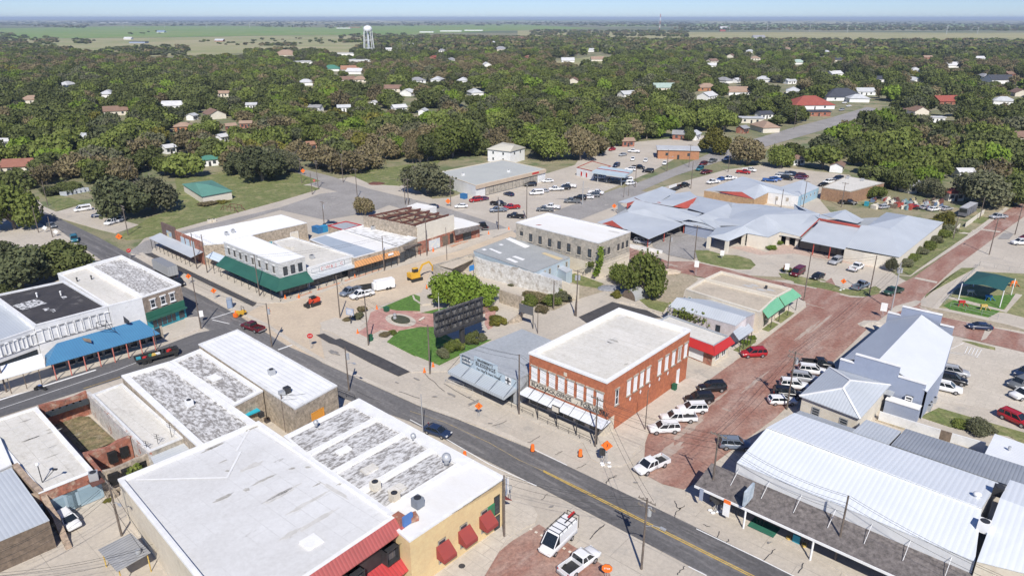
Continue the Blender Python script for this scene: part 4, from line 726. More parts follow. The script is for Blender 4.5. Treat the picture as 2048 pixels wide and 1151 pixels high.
r, P = bldg('white_roof_store', 'white roofed building above the grey metal store at the left edge', 'building', 'Q0,-80@5.4 Q102,165@5.4 Q-10,225@5.4 Q-500,330@5.4 Q-500,0@5.4', None, STUCW, RWHITE, WHT, ph=.2, th=.3) if 0 else bldg('white_roof_store', 'white roofed building above the grey metal store at the left edge', 'building', 'O-200,480@5 O0,600@5 O100,830@5 O-220,980@5 O-500,700@5', None, STUCW, RWHITE, WHT, ph=.2, th=.3)
c = pts('Q450,700')[0]; r = thing('broken_stone_wall', 'broken old stone wall sloping down beside the parked hatchback', 'wall', (c.x, c.y, 0)); thinwall(r, 'O105,835@5.1 O330,1080@4.6 Q345,420@4.2 Q470,640@2.4 Q580,905@.3', .7, mat('old_rubble', (.40, .31, .22), (.3, .22, .17), 1., stain=(.22, .19, .15), sscale=.8, fine=.5, bump=.08, bscale=3), ragged=.5)
# ---- right: long white metal building with shingled veranda
r = gable('white_metal_hall', 'long hall with white ribbed metal roof and brown shingled veranda', 'hall', ['U1300,145@6 L1570,768@7.4 W1662,862@7.4 P1950,1121@6', 'L1570,768@7.4 L1808,640@5.8 W1810,640@5.8 W1662,862@7.4'],
          ['U1300,145@6 P1950,1121@6', 'P1950,1121@6 W1662,862@7.4 W1810,640@5.8', 'L1808,640@5.8 L1570,768@7.4 U1300,145@6'], MWHITE, mat('white_wall', (.66, .66, .65), (.6, .6, .6), .4, fine=.1))
MB().slab(pts('W1662,862@7.6 L1570,768@7.6 L1580,772@7.45 W1660,868@7.45'), .1).build('ridge_cap', WHT, r)
A = pts('U1280,190@4.4 P1945,1190@4.4')[0]; 
E0, Eb = pts('U1300,145@6 P1950,1121@6'); E0.z = Eb.z = 0; d = unit(Eb-E0); n = Vector((d.y, -d.x, 0)); n = -n if n.y > 0 else n
T0, T1 = E0+n*.05-d*3.5, E0+n*.05+d*60; T0.z = T1.z = 4.3; B0, B1 = T0+n*4.6, T1+n*4.6; B0.z = B1.z = 3.2
MB().slab([T0, T1, B1, B0], .15).build('veranda_roof', SHING, r); MB().beam(tuple(B0+n*.08+Vector((0, 0, -.15))), tuple(B1+n*.08+Vector((0, 0, -.15))), .12, .32).build('gutter', WHT, r)
q0 = pts('U1465,460@3.1')[0]; q0 = (q0-B0).dot(d)
for k in range(-1, 6):
    p = B0+d*(q0+k*8.6)
    if (p-B0).dot(d) > 0: MB().box((p.x, p.y, 1.5), (.2, .2, 3), 0).build('post', WHT, r)
for k in range(12):
    c = T0+d*(3.8+k*3.9)+n*.1; MB().box((c.x, c.y, 1.5), (2.8, .1, 2.2), math.atan2(d.y, d.x)).build('shop_window', GLASS, r)
for k in range(10):
    c = T0+d*(4+k*4.2); MB().beam(tuple(c+Vector((0, 0, 1.0))), tuple(c+n*2.4+Vector((0, 0, -.4))), .05).build('tie_rod', WHT, r)
VER = (T0, B0, d, n, q0)
r = gable('white_metal_hall', 'hall with white ribbed roof standing at the right edge, past the blue shaded gap', 'hall', ['W1825,775@7.8 W2400,985@7.8 W2300,1500@6.4 W1620,1330@6.4', 'W1912,612@6.6 W2440,790@6.6 W2400,985@7.8 W1825,775@7.8'], ['W1912,612@6.6 W1825,775@7.8 W1620,1330@6.4', 'W1620,1330@6.4 W2300,1500@6.4'], MWHITE, STUCC)
r = gable('grey_lean_to', 'grey metal lean-to roof behind the white hall, nearer the hip roofed house', 'lean-to', ['W640,80@4.2 W950,185@4.2 W838,300@4.8 W515,190@4.8'], ['W640,80@4.2 W950,185@4.2'], MGREY, STUCW)
r = gable('grey_lean_to', 'long dark grey metal lean-to roof behind the white hall', 'lean-to', ['W990,160@4.2 W2200,545@4.2 W2100,720@5.2 W1880,655@5.2 W860,302@5.2'], ['W990,160@4.2 W2200,545@4.2', 'W990,160@4.2 W860,302@5.2'], mat('dark_grey_metal', (.27, .29, .32), (.31, .33, .36), .2, stripes=(-AB, .45, .3), rough=.5), STUCW)
r = gable('grey_lean_to', 'narrow grey roof strip between the hip roofed house and white hall', 'lean-to', ['L1860,620@4.6 W545,165@4.6 W515,188@5 L1815,645@5'], [], RGREY, STUCW)
r = gable('tin_store', 'small store with ribbed white and grey tin roof at the right edge', 'store', ['W1778,205@3.6 W2200,350@3.6 W2150,560@4 W1690,380@4'], ['W1778,205@3.6 W1690,380@4 W2150,560@4'], MWHITE2, STUCW)
p = pts('W1905,345@4')[0]; MB().tube([p, p+Vector((0, 0, .5))], .2, 8).build('roof_vent', STEEL, label='small vent on the ribbed tin roof at the right edge', cat='vent', loc=tuple(p))
hvac(pts('W1670,1060@6.6')[0], 'white roof unit at the lower end of the white hall roof', m=WHT, s=1.3); hvac(pts('W1800,745@6.2')[0], 'dark roof unit in the blue shaded gap between white halls', m=DARK, s=1.2)
p = pts('W1615,775@6.8')[0]; MB().tube([p, p+Vector((0, 0, .5))], .3, 10).ball(tuple(p+Vector((0, 0, .6))), .5, 12, sq=(1, 1, .5)).build('roof_vent', WHT, label='white mushroom vent near the ridge end of the white hall', cat='vent', loc=tuple(p), smooth=True)
# ---- hip roofed house
def hip(name, label, cat, eave, ridge, roofm, wallm, over=.4, capm=None, group=None):
    e, rr = pts(eave), pts(ridge); e = inset([e[0], e[1], e[2], e[3]], 0) if 0 else e; r = thing(name, label, cat, (cen(e).x, cen(e).y, 0), group); mb = MB(); z = e[0].z
    for f in ([e[0], e[1], rr[1], rr[0]], [e[1], e[2], rr[1]], [e[2], e[3], rr[0], rr[1]], [e[3], e[0], rr[0]]): mb.slab(f, .15)
    mb.build('roof', roofm, r); W = inset(e, over); m2 = MB(); m2.prism([(p.x, p.y) for p in W], -.1, z-.1); m2.build('wall', wallm, r)
    if capm:
        mc = MB()
        for a, b in ((e[0], rr[0]), (e[1], rr[1]), (e[2], rr[1]), (e[3], rr[0]), (rr[0], rr[1])): mc.beam(tuple(a+Vector((0, 0, .03))), tuple(b+Vector((0, 0, .05))), .32, .1)
        mc.build('ridge_cap', capm, r)
    return r, W
r, W_ = hip('hip_roofed_house', 'white house with ribbed grey hip roof and white ridge caps', 'house', 'J45,1020@4.4 J312,765@4.4 J855,925@4.4 W585,75@4.4', 'J435,955@6.3 J500,885@6.3', MGREY, CREAM, capm=WHT)
wins(r, W_, 3, (.22, .72), 1.3, 1.8, 3.2, hbars=3, frame=STEEL)
# ---- slate blue stepped-gable building
L_ = pts('J412,697@6.3')[0]; R_ = pts('J1172,922@6.2')[0]; FL = pts('J833,285@6.3')[0]; FR = pts('J1415,420@6.2')[0]
r = thing('slate_blue_building', 'slate blue building with stepped gable fronts and long pale metal roof', 'building', tuple(cen([L_, R_, FL, FR])))
for k, (A, B) in enumerate(((L_, R_), (FL, FR))):
    A, B = Vector((A.x, A.y, 0)), Vector((B.x, B.y, 0)); d = unit(B-A); L = (B-A).length; ang = math.atan2(d.y, d.x)
    for u0, u1, z, wz in (((0, .17, 6.3, 0), (.17, .69, 8.0, .0), (.69, 1, 6.2, 0)) if k == 0 else ((0, .2, 6.3, 0), (.2, .8, 8.2, 0), (.8, 1, 6.2, 0))):
        c = A+d*(L*(u0+u1)/2); MB().box((c.x, c.y, z/2), (L*(u1-u0), .4, z), ang).build('stepped_front', PURPB, r); MB().box((c.x, c.y, z+.08), (L*(u1-u0)+.05, .6, .18), ang).build('coping', WHT, r)
    if k == 0: F0 = (A, B, d, L)
rn, rf = pts('J755,697@7.5')[0], pts('J1130,305@7.5')[0]; eln, elf = pts('J430,697@5')[0], pts('J835,355@5')[0]; ern, erf = pts('J1180,985@5.2')[0], pts('J1412,502@5.2')[0]; erm = pts('J1322,800@5.2')[0]
MB().slab([rn, rf, elf, eln], .15).build('roof', mat('slate_roof', (.40, .43, .48), (.37, .40, .45), .2, fine=.06, rough=.5), r); MB().slab([rn, rf, erf, erm, ern], .15).build('roof', mat('pale_metal_roof', (.66, .68, .70), (.62, .64, .67), .2, fine=.06, rough=.5), r)
mb = MB()
for a, b in ((elf, eln), (ern, erm), (erm, erf)): mb.face([(a.x, a.y, 0), (b.x, b.y, 0), (b.x, b.y, b.z-.1), (a.x, a.y, a.z-.1)])
mb.build('wall', PURPB, r)
A, B, d, L = F0; Pf = [A, B, (FL+FR)/2]; Pf[2].z = 0; opening(r, Pf, 0, .86, 1.1, 2.2, 3.5, hbars=2, depth=.5, frame=WHT); wg = pts('J820,1045@2.6 J1120,1125@2.6'); c = (wg[0]+wg[1])/2; MB().box((c.x, c.y, 1.3), ((wg[1]-wg[0]).length, 1.6, 2.6), math.atan2(d.y, d.x)).build('lower_wing', PURPB, r); MB().box((c.x, c.y, 2.65), ((wg[1]-wg[0]).length+.1, 1.8, .15), math.atan2(d.y, d.x)).build('coping', WHT, r)
MB().slab(pts('J845,945@3.4 J905,960@3.4 J875,1020@3.4 J790,1000@3.4'), .12).build('porch_roof', RGREY, r)
for k, s_ in enumerate(('J1230,1080', 'J1195,1120', 'J1180,1150')): 
    p = pts(s_)[0]; hvac(p+Vector((0, 0, .05)), ('ground air conditioner nearest the parked cars by the slate blue wall', 'middle ground air conditioner by the slate blue wall', 'ground air conditioner furthest from the parked cars by the slate blue wall')[k])
c = pts('W1000,80')[0]; r = thing('garden_wall', 'low white garden wall with grey gate section behind the grey roofs', 'wall', (c.x, c.y, 0)); thinwall(r, 'W760,10@1.7 W1300,175@1.7', .25, STUCW); thinwall(r, 'W1300,175@1.7 W1400,205@1.7', .25, TIMBER, name='gate'); thinwall(r, 'W1400,205@1.7 W1700,290@1.7', .25, STUCW)
# ---- community centre, many grey roofs
EV = 3.5
CC = ['G1050,762@3.6 G1190,738@4.7 G1362,668@5.3 G1125,683@3.7', 'G1050,762@3.6 G1222,806@3.6 G1190,738@4.7', 'G1222,806@3.6 G1390,735@3.7 G1362,668@5.3 G1190,738@4.7',
      'G1390,735@3.7 G1580,770@3.7 G1462,612@5.8 G1362,668@5.3', 'G1580,770@3.7 G1685,722@3.7 G1545,573@6.4 G1462,612@5.8',
      'G1685,722@3.7 G1868,765@3.6 G2036,602@6.7 G2036,560@6.9 G1850,530@6.8 G1545,573@6.4', 'G1120,668@3.6 G1362,668@5.2 G1462,612@5.7 G1545,573@6.3 G1230,628@4.0 G1000,600@3.9',
      'G1230,628@4.0 G1545,573@6.3 G1850,530@6.7 G1500,480@5 G1260,470@4.8 G1240,545@4', 'G870,612@3.9 G945,588@5.0 G1020,560@5.3 G1250,600@4 G1230,628@3.9 G1120,700@3.4 G1010,645@3.9', 
      'G800,630@3.4 G1010,645@3.6 G1120,710@3.3 G1110,700@3.3 G835,655@3.2', 'G1020,560@5.2 G1225,475@5.2 G1285,560@3.8 G1250,600@3.8', 'G1225,475@5.2 G1020,560@5.2 G870,515@3.8 G945,405@3.8 G1200,455@4.4',
      'G320,700@3.4 G60,640@3.4 G330,548@4.4 G480,522@5.2 G835,655@3.4 G520,787@3.1', 'G330,540@3.6 G400,445@5.2 G700,500@5.2 G990,560@4.8 G945,588@4.8 G870,612@3.9 G800,630@3.7 G590,588@3.6',
      'G545,465@4 G720,390@4.2 G885,365@5.2 G950,415@5.2 G730,497@4', 'G250,458@4 G375,420@4 G560,355@5 G720,390@5 G610,458@4.2 G545,468@4.0 G480,455@4 G330,468@4', 'G520,370@3.6 G640,322@4.4 G765,365@3.8 G740,390@3.8 G560,355@4.5', 
      'H445,680@3.6 H600,487@6.8 H650,490@6.8 H935,770@3.6', 'H650,490@6.8 H850,520@6.3 H1010,402@6.3 H1325,460@3.6 H935,770@3.6', 'H650,492@6.8 H770,405@4.2 H820,372@3.8 H1010,402@6.3 H850,520@6.3',
      'H58,622@3.6 H228,455@6.1 H585,515@6.1 H450,700@3.6', 'H240,390@4 H455,350@5.8 H620,440@4 H560,470@4.4 H330,420@5', 'H0,350@5 H200,380@5 H330,430@6.7 H220,425@6.8 H0,300@6.2']
r = thing('community_centre', 'sprawling community centre of many joined grey metal roofs with red gables', 'building', tuple(cen(pts('G1200,600'))))
mb = MB()
for i, f in enumerate(CC):
    P = pts(f); MB().slab(P, .12).build('roof', MGREY if i % 2 else MGREY2, r)
ba = pts('G100,650 G400,470 G700,380 G950,415 G1300,470 G1850,530 H300,440 H1010,405 H1300,470 H940,760 H60,610 G1600,740 G1120,680 G840,640 G500,760', 2.9); MB().face([tuple(q) for q in ba]).build('lower_roof', RGREY, r)
def vwall(tok, m, nm='wall', z0=0.):
    W = pts(tok); mb = MB()
    for i in range(len(W)-1): a, b = W[i], W[i+1]; mb.face([(a.x, a.y, z0), (b.x, b.y, z0), (b.x, b.y, b.z-.1), (a.x, a.y, a.z-.1)])
    return mb.build(nm, m, r)
vwall('G1395,740@3.7 G1580,772@3.7 G1685,726@3.7 G1700,730@3.7', CREAM); vwall('H450,690@3.6 H620,725@3.6 H925,775@3.6 H1318,470@3.6', CREAM); vwall('G1685,724@3.7 G1865,765@3.6', CREAM, 'fascia', 2.7)
vwall('H60,600@3.3 H440,670@3.3', GLASS, 'shop_windows'); vwall('G1700,700@3.3 G1860,740@3.3', GLASS, 'shop_windows')
vwall('G845,650@3.3 G1110,705@3.3', PURPB, 'shop_windows'); vwall('G365,700@2.9 G835,640@2.9', DARK, 'wall')
for s_ in ('G1060,775@3.4 ', 'G1220,812@3.4', 'G1370,745@3.4', 'G1765,745@3.4', 'G1850,762@3.4'): p = pts(s_)[0]; MB().box((p.x, p.y+.5, 1.7), (.9, .9, 3.4), AM*math.pi/180).build('pillar', CREAM, r)
for s_ in ('H180,650@3.4', 'H325,680@3.4', 'G835,655@3', 'G1055,700@3', 'G660,730@2.9', 'G515,780@2.9'): p = pts(s_)[0]; MB().box((p.x, p.y+.2, p.z/2), (.25, .25, p.z), 0).build('post', REDW, r)
for s_ in ('G105,648@3.4 G195,620@5 G298,695@3.4', 'G870,612@3.5 G943,587@5 G1012,642@3.5', 'G325,518@3.4 G325,468@4.2 G395,447@5.2', 'G735,497@3.8 G945,415@5.2 G890,500@3.2 G850,515@3', 'G545,468@3.6 G610,457@4.4 G685,495@3.4', 'G370,421@4 G400,420@4.6 G470,455@4', 'G1245,548@3.6 G1285,562@4 G1275,575@3.5'):
    P = pts(s_); mb = MB(); P = [p-Vector((0, .25, .02)) for p in P]; mb.face([tuple(p) for p in P]); mb.build('red_gable', REDW, r)
P = pts('H220,425@6.9 H590,490@6.9 H578,512@6.2 H232,448@6.2'); MB().face([tuple(p) for p in P]).build('red_dormer', REDW, r)
P0, P1 = pts('H222,430@6.55 H585,500@6.55')
for u in (.15, .38, .61, .86): p = P0.lerp(P1, u); MB().box((p.x, p.y-.1, 6.55), (1.1, .12, .45), math.atan2((P1-P0).y, (P1-P0).x)).build('window', WHT, r)
MB().beam(tuple(pts('G1868,765@3.75')[0]), tuple(pts('G2036,604@6.85')[0]), .3, .15).build('red_trim', REDW, r)
vwall('G247,460@4 G330,520@3.4', mat('mural_wall', (.35, .45, .52), (.55, .5, .42), .6), 'mural')
# second centre building
r = thing('tan_brick_hall', 'tan brick hall with grey metal gables and red gable strip', 'hall', tuple(cen(pts('G1450,350'))))
for i, f in enumerate(['G1012,356@3.8 G1350,232@6.2 G1500,302@6 G1340,368@4.9', 'G1340,368@4.9 G1500,302@6 G1580,374@3.9 G1455,434@3.9', 'G1500,302@6 G1350,232@6.2 G1690,325@4.6 G1848,408@3.9 G1580,374@3.9', 'G1690,325@4.6 G1885,262@6 G2028,330@3.9 G1848,408@3.9']): MB().slab(pts(f), .12).build('roof', MGREY, r)
vwall('G1012,356@3.8 G1455,434@3.9 G1580,376@3.9', mat('tan_brick', (.48, .32, .17), (.42, .27, .15), .5, fine=.4)); vwall('G1580,376@3.9 G1848,408@3.9', STUCW); vwall('G1848,408@3.9 G2028,330@3.9', mat('sky_blue_wall', (.30, .45, .55)))
P = pts('G1100,362@3.75 G1345,370@4.9 G1450,434@3.8'); MB().face([tuple(p-Vector((0, .15, 0))) for p in P]).build('red_gable', REDW, r)
Q = [pts('G1580,376@3.9')[0], pts('G1848,408@3.9')[0], pts('G1700,330@3.9')[0]]; wins(r, Q, 0, (.3, .65), 1.2, 1.4, 3., glass=STONEG); Q = [pts('G1848,408@3.9')[0], pts('G2028,330@3.9')[0], pts('G1800,330@3.9')[0]]; wins(r, Q, 0, (.2, .4, .6, .8), .9, 1.8, 3.)
r, P = bldg('brown_flat_building', 'flat roofed brown brick building behind the grey roofed centre', 'building', 'H248,150 H502,190 H800,112 H470,50', 4.6, mat('mid_brown_brick', (.32, .19, .11), (.27, .16, .1), .6, fine=.4), RCREAM, STONEG, ph=.15)
hvac(pts('H475,75@4.5')[0], 'roof unit on the near side of the brown flat roof'); hvac(pts('H605,95@4.5')[0], 'roof unit on the far side of the brown flat roof')
# ---- supermarket, filling station
r, P = bldg('supermarket', 'low supermarket with wide grey roof and beige fascia over its shop front', 'shop', 'B780,1066 B562,990 B937,918 B1182,972', 4.9, STUCW, mat('super_roof', (.45, .46, .43), (.41, .42, .40), .1, fine=.1), STUCC, ph=.2)
band(r, P, 3, 3.5, 4.8, .5, mat('beige_fascia', (.50, .40, .30), (.45, .36, .27), .5), 'fascia'); opening(r, P, 3, .5, 30, .2, 3.3, frame=DARK, glass=STONEG, bars=14, name='shop_windows'); band(r, P, 3, 4.0, 4.7, .6, REDP, 'sign_letters', .75 if 0 else .12, .22)
hvac(pts('B708,1010@4.7')[0], 'roof vent near the white end of the supermarket roof', m=WHT, s=.9); hvac(pts('B970,990@4.7')[0], 'roof vent near the middle of the supermarket roof', m=WHT, s=.9)
r, P = bldg('petrol_station', 'small filling station shop with red door panels beside its canopy', 'shop', 'B1362,962 B1460,985 B1560,955 B1450,925', 3.6, STUCW, RTAN, REDW, ph=.2)
wins(r, P, 0, (.3, .6), 1.2, .3, 2.4, glass=REDP)
r = thing('station_canopy', 'flat filling station canopy with blue grey edge and red stripe', 'canopy', tuple(cen(pts('B1565,985')))); q = pts('B1450,985@4.6 B1505,955@4.6 B1685,980@4.6 B1640,1012@4.6'); MB().slab(q, .8).build('canopy_roof', BWALL, r); MB().beam(tuple((q[0]+q[1])/2+Vector((0, 0, .1))), tuple((q[2]+q[3])/2+Vector((0, 0, .1))), .6, .15).build('stripe', REDW, r)
for p in inset(q, 2.): MB().tube([(p.x, p.y, 0), (p.x, p.y, 3.9)], .2, 8).build('post', STEEL, r)
r, W_ = hip('white_house', 'two storey white house with cream hip roof behind the supermarket', 'house', 'B842,857@5.8 B980,872@5.8 B1070,848@5.8 B945,812@5.8', 'B925,826@8 B1000,838@8', mat('cream_shingle', (.50, .47, .40)), WHT, over=.5)
wins(r, W_, 0, (.25, .7), 1.1, 3.7, 5.1); wins(r, W_, 1, (.3, .7), 1.1, 3.7, 5.1); wins(r, W_, 0, (.25, .7), 1.1, .9, 2.3)
r, W_ = hip('green_roof_hall', 'white walled hall with green metal hip roof on the lawn', 'hall', 'D1395,68@3.2 D1548,165@3.2 D1786,122@3.2 D1625,38@3.2', 'D1500,62@5.6 D1590,72@5.6', mat('green_hip_roof', (.10, .25, .20), (.09, .22, .18), .3), CREAM)
# ---- shade sail playground
r = thing('shade_canopy', 'dark green fabric shade sail on white posts over the playground', 'canopy', tuple(pts('J1700,150')[0])); q = pts('J1490,30@4.2 J1620,-80@4.2 J1960,-10@4.2 J1860,95@4.2'); cc = cen(q); cc.z = 5.6; mb = MB()
for i in range(4):
    a, b = q[i], q[(i+1) % 4]; m = (a+b)/2; m.z = 4.6; m = m.lerp(Vector((cc.x, cc.y, 4.6)), .08); mb.face([tuple(a), tuple(m), tuple(cc)]); mb.face([tuple(m), tuple(b), tuple(cc)])
mb.build('fabric', mat('green_fabric', (.012, .075, .075), rough=.9), r)
for p in q: MB().tube([(p.x, p.y, 0), (p.x, p.y, 4.25)], .1, 8).build('post', WHT, r)
for s_, c_, lb in (('J1450,235', REDP, 'red play frame near the playground fence'), ('J1645,270', YEL, 'yellow activity panel near the playground fence'), ('J1530,140', STEEL, 'small grey slide under the shade sail'), ('J1690,185', MATS['blue_sign'], 'small blue spring rider under the shade sail'), ('J1910,60', ORNG, 'orange toy beside the playground lawn')):
    p = pts(s_)[0]; t = thing('play_equipment', lb, 'play equipment', tuple(p)); p = Vector((p.x, p.y, 0)); MB().beam(tuple(p), tuple(p+Vector((.3, 0, 1.5))), .15).beam(tuple(p+Vector((1.3, 0, 0))), tuple(p+Vector((1., 0, 1.5))), .15).build('leg', c_, t); MB().box(tuple(p+Vector((.65, 0, 1.3))), (1.4, .5, .5)).build('panel', c_, t); MB().slab([p+Vector((1.2, -.3, 1.2)), p+Vector((1.2, .3, 1.2)), p+Vector((2.4, .3, .1)), p+Vector((2.4, -.3, .1))], .08).build('slide', c_, t)
# ---- stains and small fittings on the roofs
SG = mat('roof_grime', (.34, .32, .28), (.46, .44, .40), 1.2, thr=(.4, .6), fine=.3); SGL = mat('roof_grime_light', (.54, .52, .48), (.62, .60, .56), 1., thr=(.4, .6))
def roof_of(lbl): return next(o for o in bpy.data.objects if o.get('label', '').startswith(lbl))
def stain(root, tok, L, W, ang, m=SG, z=None):
    p = pts(tok)[0]; a = math.radians(ang); n = 22; mb = MB(); P = []
    for k in range(n): t = 2*math.pi*k/n; q = random.uniform(.6, 1.2); x, y = L/2*q*math.cos(t), W/2*q*math.sin(t); P.append((p.x+x*math.cos(a)-y*math.sin(a), p.y+x*math.sin(a)+y*math.cos(a), 0))
    if root.get('_fit'): A, B, C, D, E_ = [Vector(v) for v in root['_fit']]; P = [(x, y, (A.z*1+((Vector((x, y, 0))-Vector((A.x, A.y, 0))).dot(D))*E_.x)) for x, y, _ in P]
    else: P = [(x, y, p.z) for x, y, _ in P]
    mb.face(P).build('roof_stain', m, root)
R_ = roof_of('large hall with white flat roof'); q = pts('P236,957@6.2 P517,841@6.2 P796,1030@8.2'); dn = Vector((q[2].x-q[1].x, q[2].y-q[1].y, 0)); Ln = dn.length; dn = dn/Ln; R_['_fit'] = [tuple(v) for v in (Vector((q[1].x, q[1].y, 5.868)), q[0], q[2], dn, Vector((2.0/Ln, 0, 0)))]
for tk in ('R345,430@6.05 R235,610@6.35', 'R270,620@6.35 R150,850@6.65', 'R150,850@6.65 O1200,960@6.1'):
    P = [Vector((p.x, p.y, 5.868+(Vector((p.x-q[1].x, p.y-q[1].y, 0)).dot(dn))*2.0/Ln+.02)) for p in pts(tk)]; d_ = unit(P[1]-P[0]); n_ = Vector((-d_.y, d_.x, 0))*.14; f_ = [P[0]-n_, P[1]-n_, P[1]+n_, P[0]+n_]; MB().face([tuple(v) for v in f_]).build('roof_seam', WHT, R_)
for t, L_, W_, an in (('R480,895@6.4', 3.4, .5, AB), ('R110,1035@6.8', 3., .7, AB), ('R325,972@6.6', .9, .7, 0), ('R112,700@6.5', 1.2, .3, AB), ('R150,787@6.6', .9, .4, 0), ('R725,775@6.8', .8, .5, 20), ('R868,768@6.8', .8, .5, 0), ('R950,925@7', 1.4, .3, AB), ('R1160,908@7.2', 1.2, .5, AB), ('R365,415@5.95', 3., 1.4, AB), ('R35,585@5.95', 3., .6, AB), ('O1880,690@5.9', 3.4, .35, AB)): stain(R_, t, L_, W_, an)
for t, L_, W_, an in (('S350,650@7.4', 5, 1., AB), ('R600,1020@7', 4, 1.2, AB), ('R370,760@6.4', 3., 1., AB), ('S95,780@7.4', 3, .8, AB), ('S240,520@7', 6, .7, AB), ('R640,1000@6.9', 5, .5, AB), ('S500,420@7', 7, .6, AM)): stain(R_, t, L_, W_, an, SGL)
R_ = roof_of('two storey red brick corner'); 
for t, L_, W_, an, m_ in (('I195,890@9.13', 4, 1.6, AB, SGL), ('I205,885@9.135', 2., .7, AM, SG), ('I515,915@9.13', 1.4, .6, AB, SGL), ('I280,675@9.13', 3.4, 1.6, AB, SGL), ('K1375,510@9.13', 1., .5, 0, SGL), ('I100,880@9.13', 6, .3, AM, SGL), ('L320,210@9.13', 1, .5, 30, SG)): stain(R_, t, L_, W_, an, m_)
R_ = roof_of('cream roofed building with pale blue double'); 
for k in range(16): stain(R_, f'O{random.uniform(120, 560):.0f},{random.uniform(430, 850):.0f}@4.37', random.uniform(1, 3.), random.uniform(.2, .5), AB, SGL if k % 3 else SG)
R_ = roof_of('two storey weathered stone'); stain(R_, 'F1065,382@9.37', 1.6, .8, 0, REDW); stain(R_, 'F1640,435@9.37', 4, 1.2, AM, SGL)
R_ = roof_of('tan flat roofed shop with roof vent')
for t in ('I1400,405@4.67', 'I1450,398@4.67', 'I1520,440@4.67', 'I1590,438@4.67'): stain(R_, t, 2.6, 1.2, AM, mat('grey_patch', (.42, .45, .48), (.5, .46, .4), 1.5))
p = pts('I1558,428@4.7')[0]; MB().tube([p, p+Vector((0, 0, .7))], .3, 8).build('roof_vent', DARK, label='dark round vent on the tan roof with white parapets', cat='vent', loc=tuple(p))
R_ = roof_of('low tan roofed shop with white front'); stain(R_, 'E905,630@4.87', 2, .8, AM, PURPB if 0 else SGL); stain(R_, 'E620,520@4.87', 5, .6, AM, SGL)
for k, (t, lb) in enumerate((('M812,260@7.3', 'small pipe vent on the plain cream roof, further one'), ('M685,278@7.3', 'small pipe vent on the plain cream roof, nearer the black roof'), ('M330,415@7.5', 'round white vent on the striped patch of the black roof'), ('M540,400@7.5', 'bent white vent on the black roof'), ('F1840,2000@1', ''))):
    if lb: p = pts(t)[0]; MB().tube([p, p+Vector((0, 0, .8))], .14, 8).ball((p.x, p.y, p.z+.85), .22, 8).build('roof_vent', WHT if 'white' in lb else DARK, label=lb, cat='vent', loc=tuple(p))
# ---- worn spots and patches of the streets
OIL = mat('tar_patch', (.20, .19, .18), (.29, .27, .25), 1.2, thr=(.4, .6)); OILB = mat('dusty_patch', (.44, .37, .31), (.36, .26, .21), .8)
def spot(t, L_, W_, an, m=OIL, z=.13):
    p = pts(t)[0]; a = math.radians(an); P = []
    for k in range(26): u = 2*math.pi*k/26; q = random.uniform(.55, 1.2); x, y = L_/2*q*math.cos(u), W_/2*q*math.sin(u); P.append((p.x+x*math.cos(a)-y*math.sin(a), p.y+x*math.sin(a)+y*math.cos(a)))
    sheet('street_patch', P, m, z)
for t, L_, W_, an in (('K60,790', 1.6, .5, AM), ('K220,945', 1., .5, 0), ('K370,930', 2.4, .6, AM), ('K560,1000', 3., .8, AB), ('K520,950', 1., .4, 0), ('T1250,857', .8, .5, 30), ('N1275,555', 3.4, 1.2, AM), ('N1830,820', 1., .3, AM), ('U920,345', .6, .4, 0), ('U1590,860', .8, .4, 20), ('T710,120', .8, .4, 0), ('U400,330', .8, .4, 0), ('Q650,590', 2, .6, AB), ('P1010,1040', 1., .7, 0)): spot(t, L_, W_, an)
for t, L_, W_, an in (('L1205,618', 1.9, .7, AM), ('J120,450', 14, 1., AB), ('J250,380', 16, .7, AB), ('L1450,380', 12, .8, AB), ('L900,760', 10, 1.6, AB), ('U700,60', 9, 2., AB), ('I1250,330', 5, 2, AM), ('I730,225', 5, 1.6, AM), ('L1120,530', 9, .6, AB), ('J60,200', 10, .7, AM), ('J560,120', 8, .8, AM)): spot(t, L_, W_, an, OILB, .105)
p = pts('S1610,1070')[0]; sheet('manhole_cover', [(p.x+.42*math.cos(k*.5236), p.y+.42*math.sin(k*.5236)) for k in range(12)], ASPD, .16)
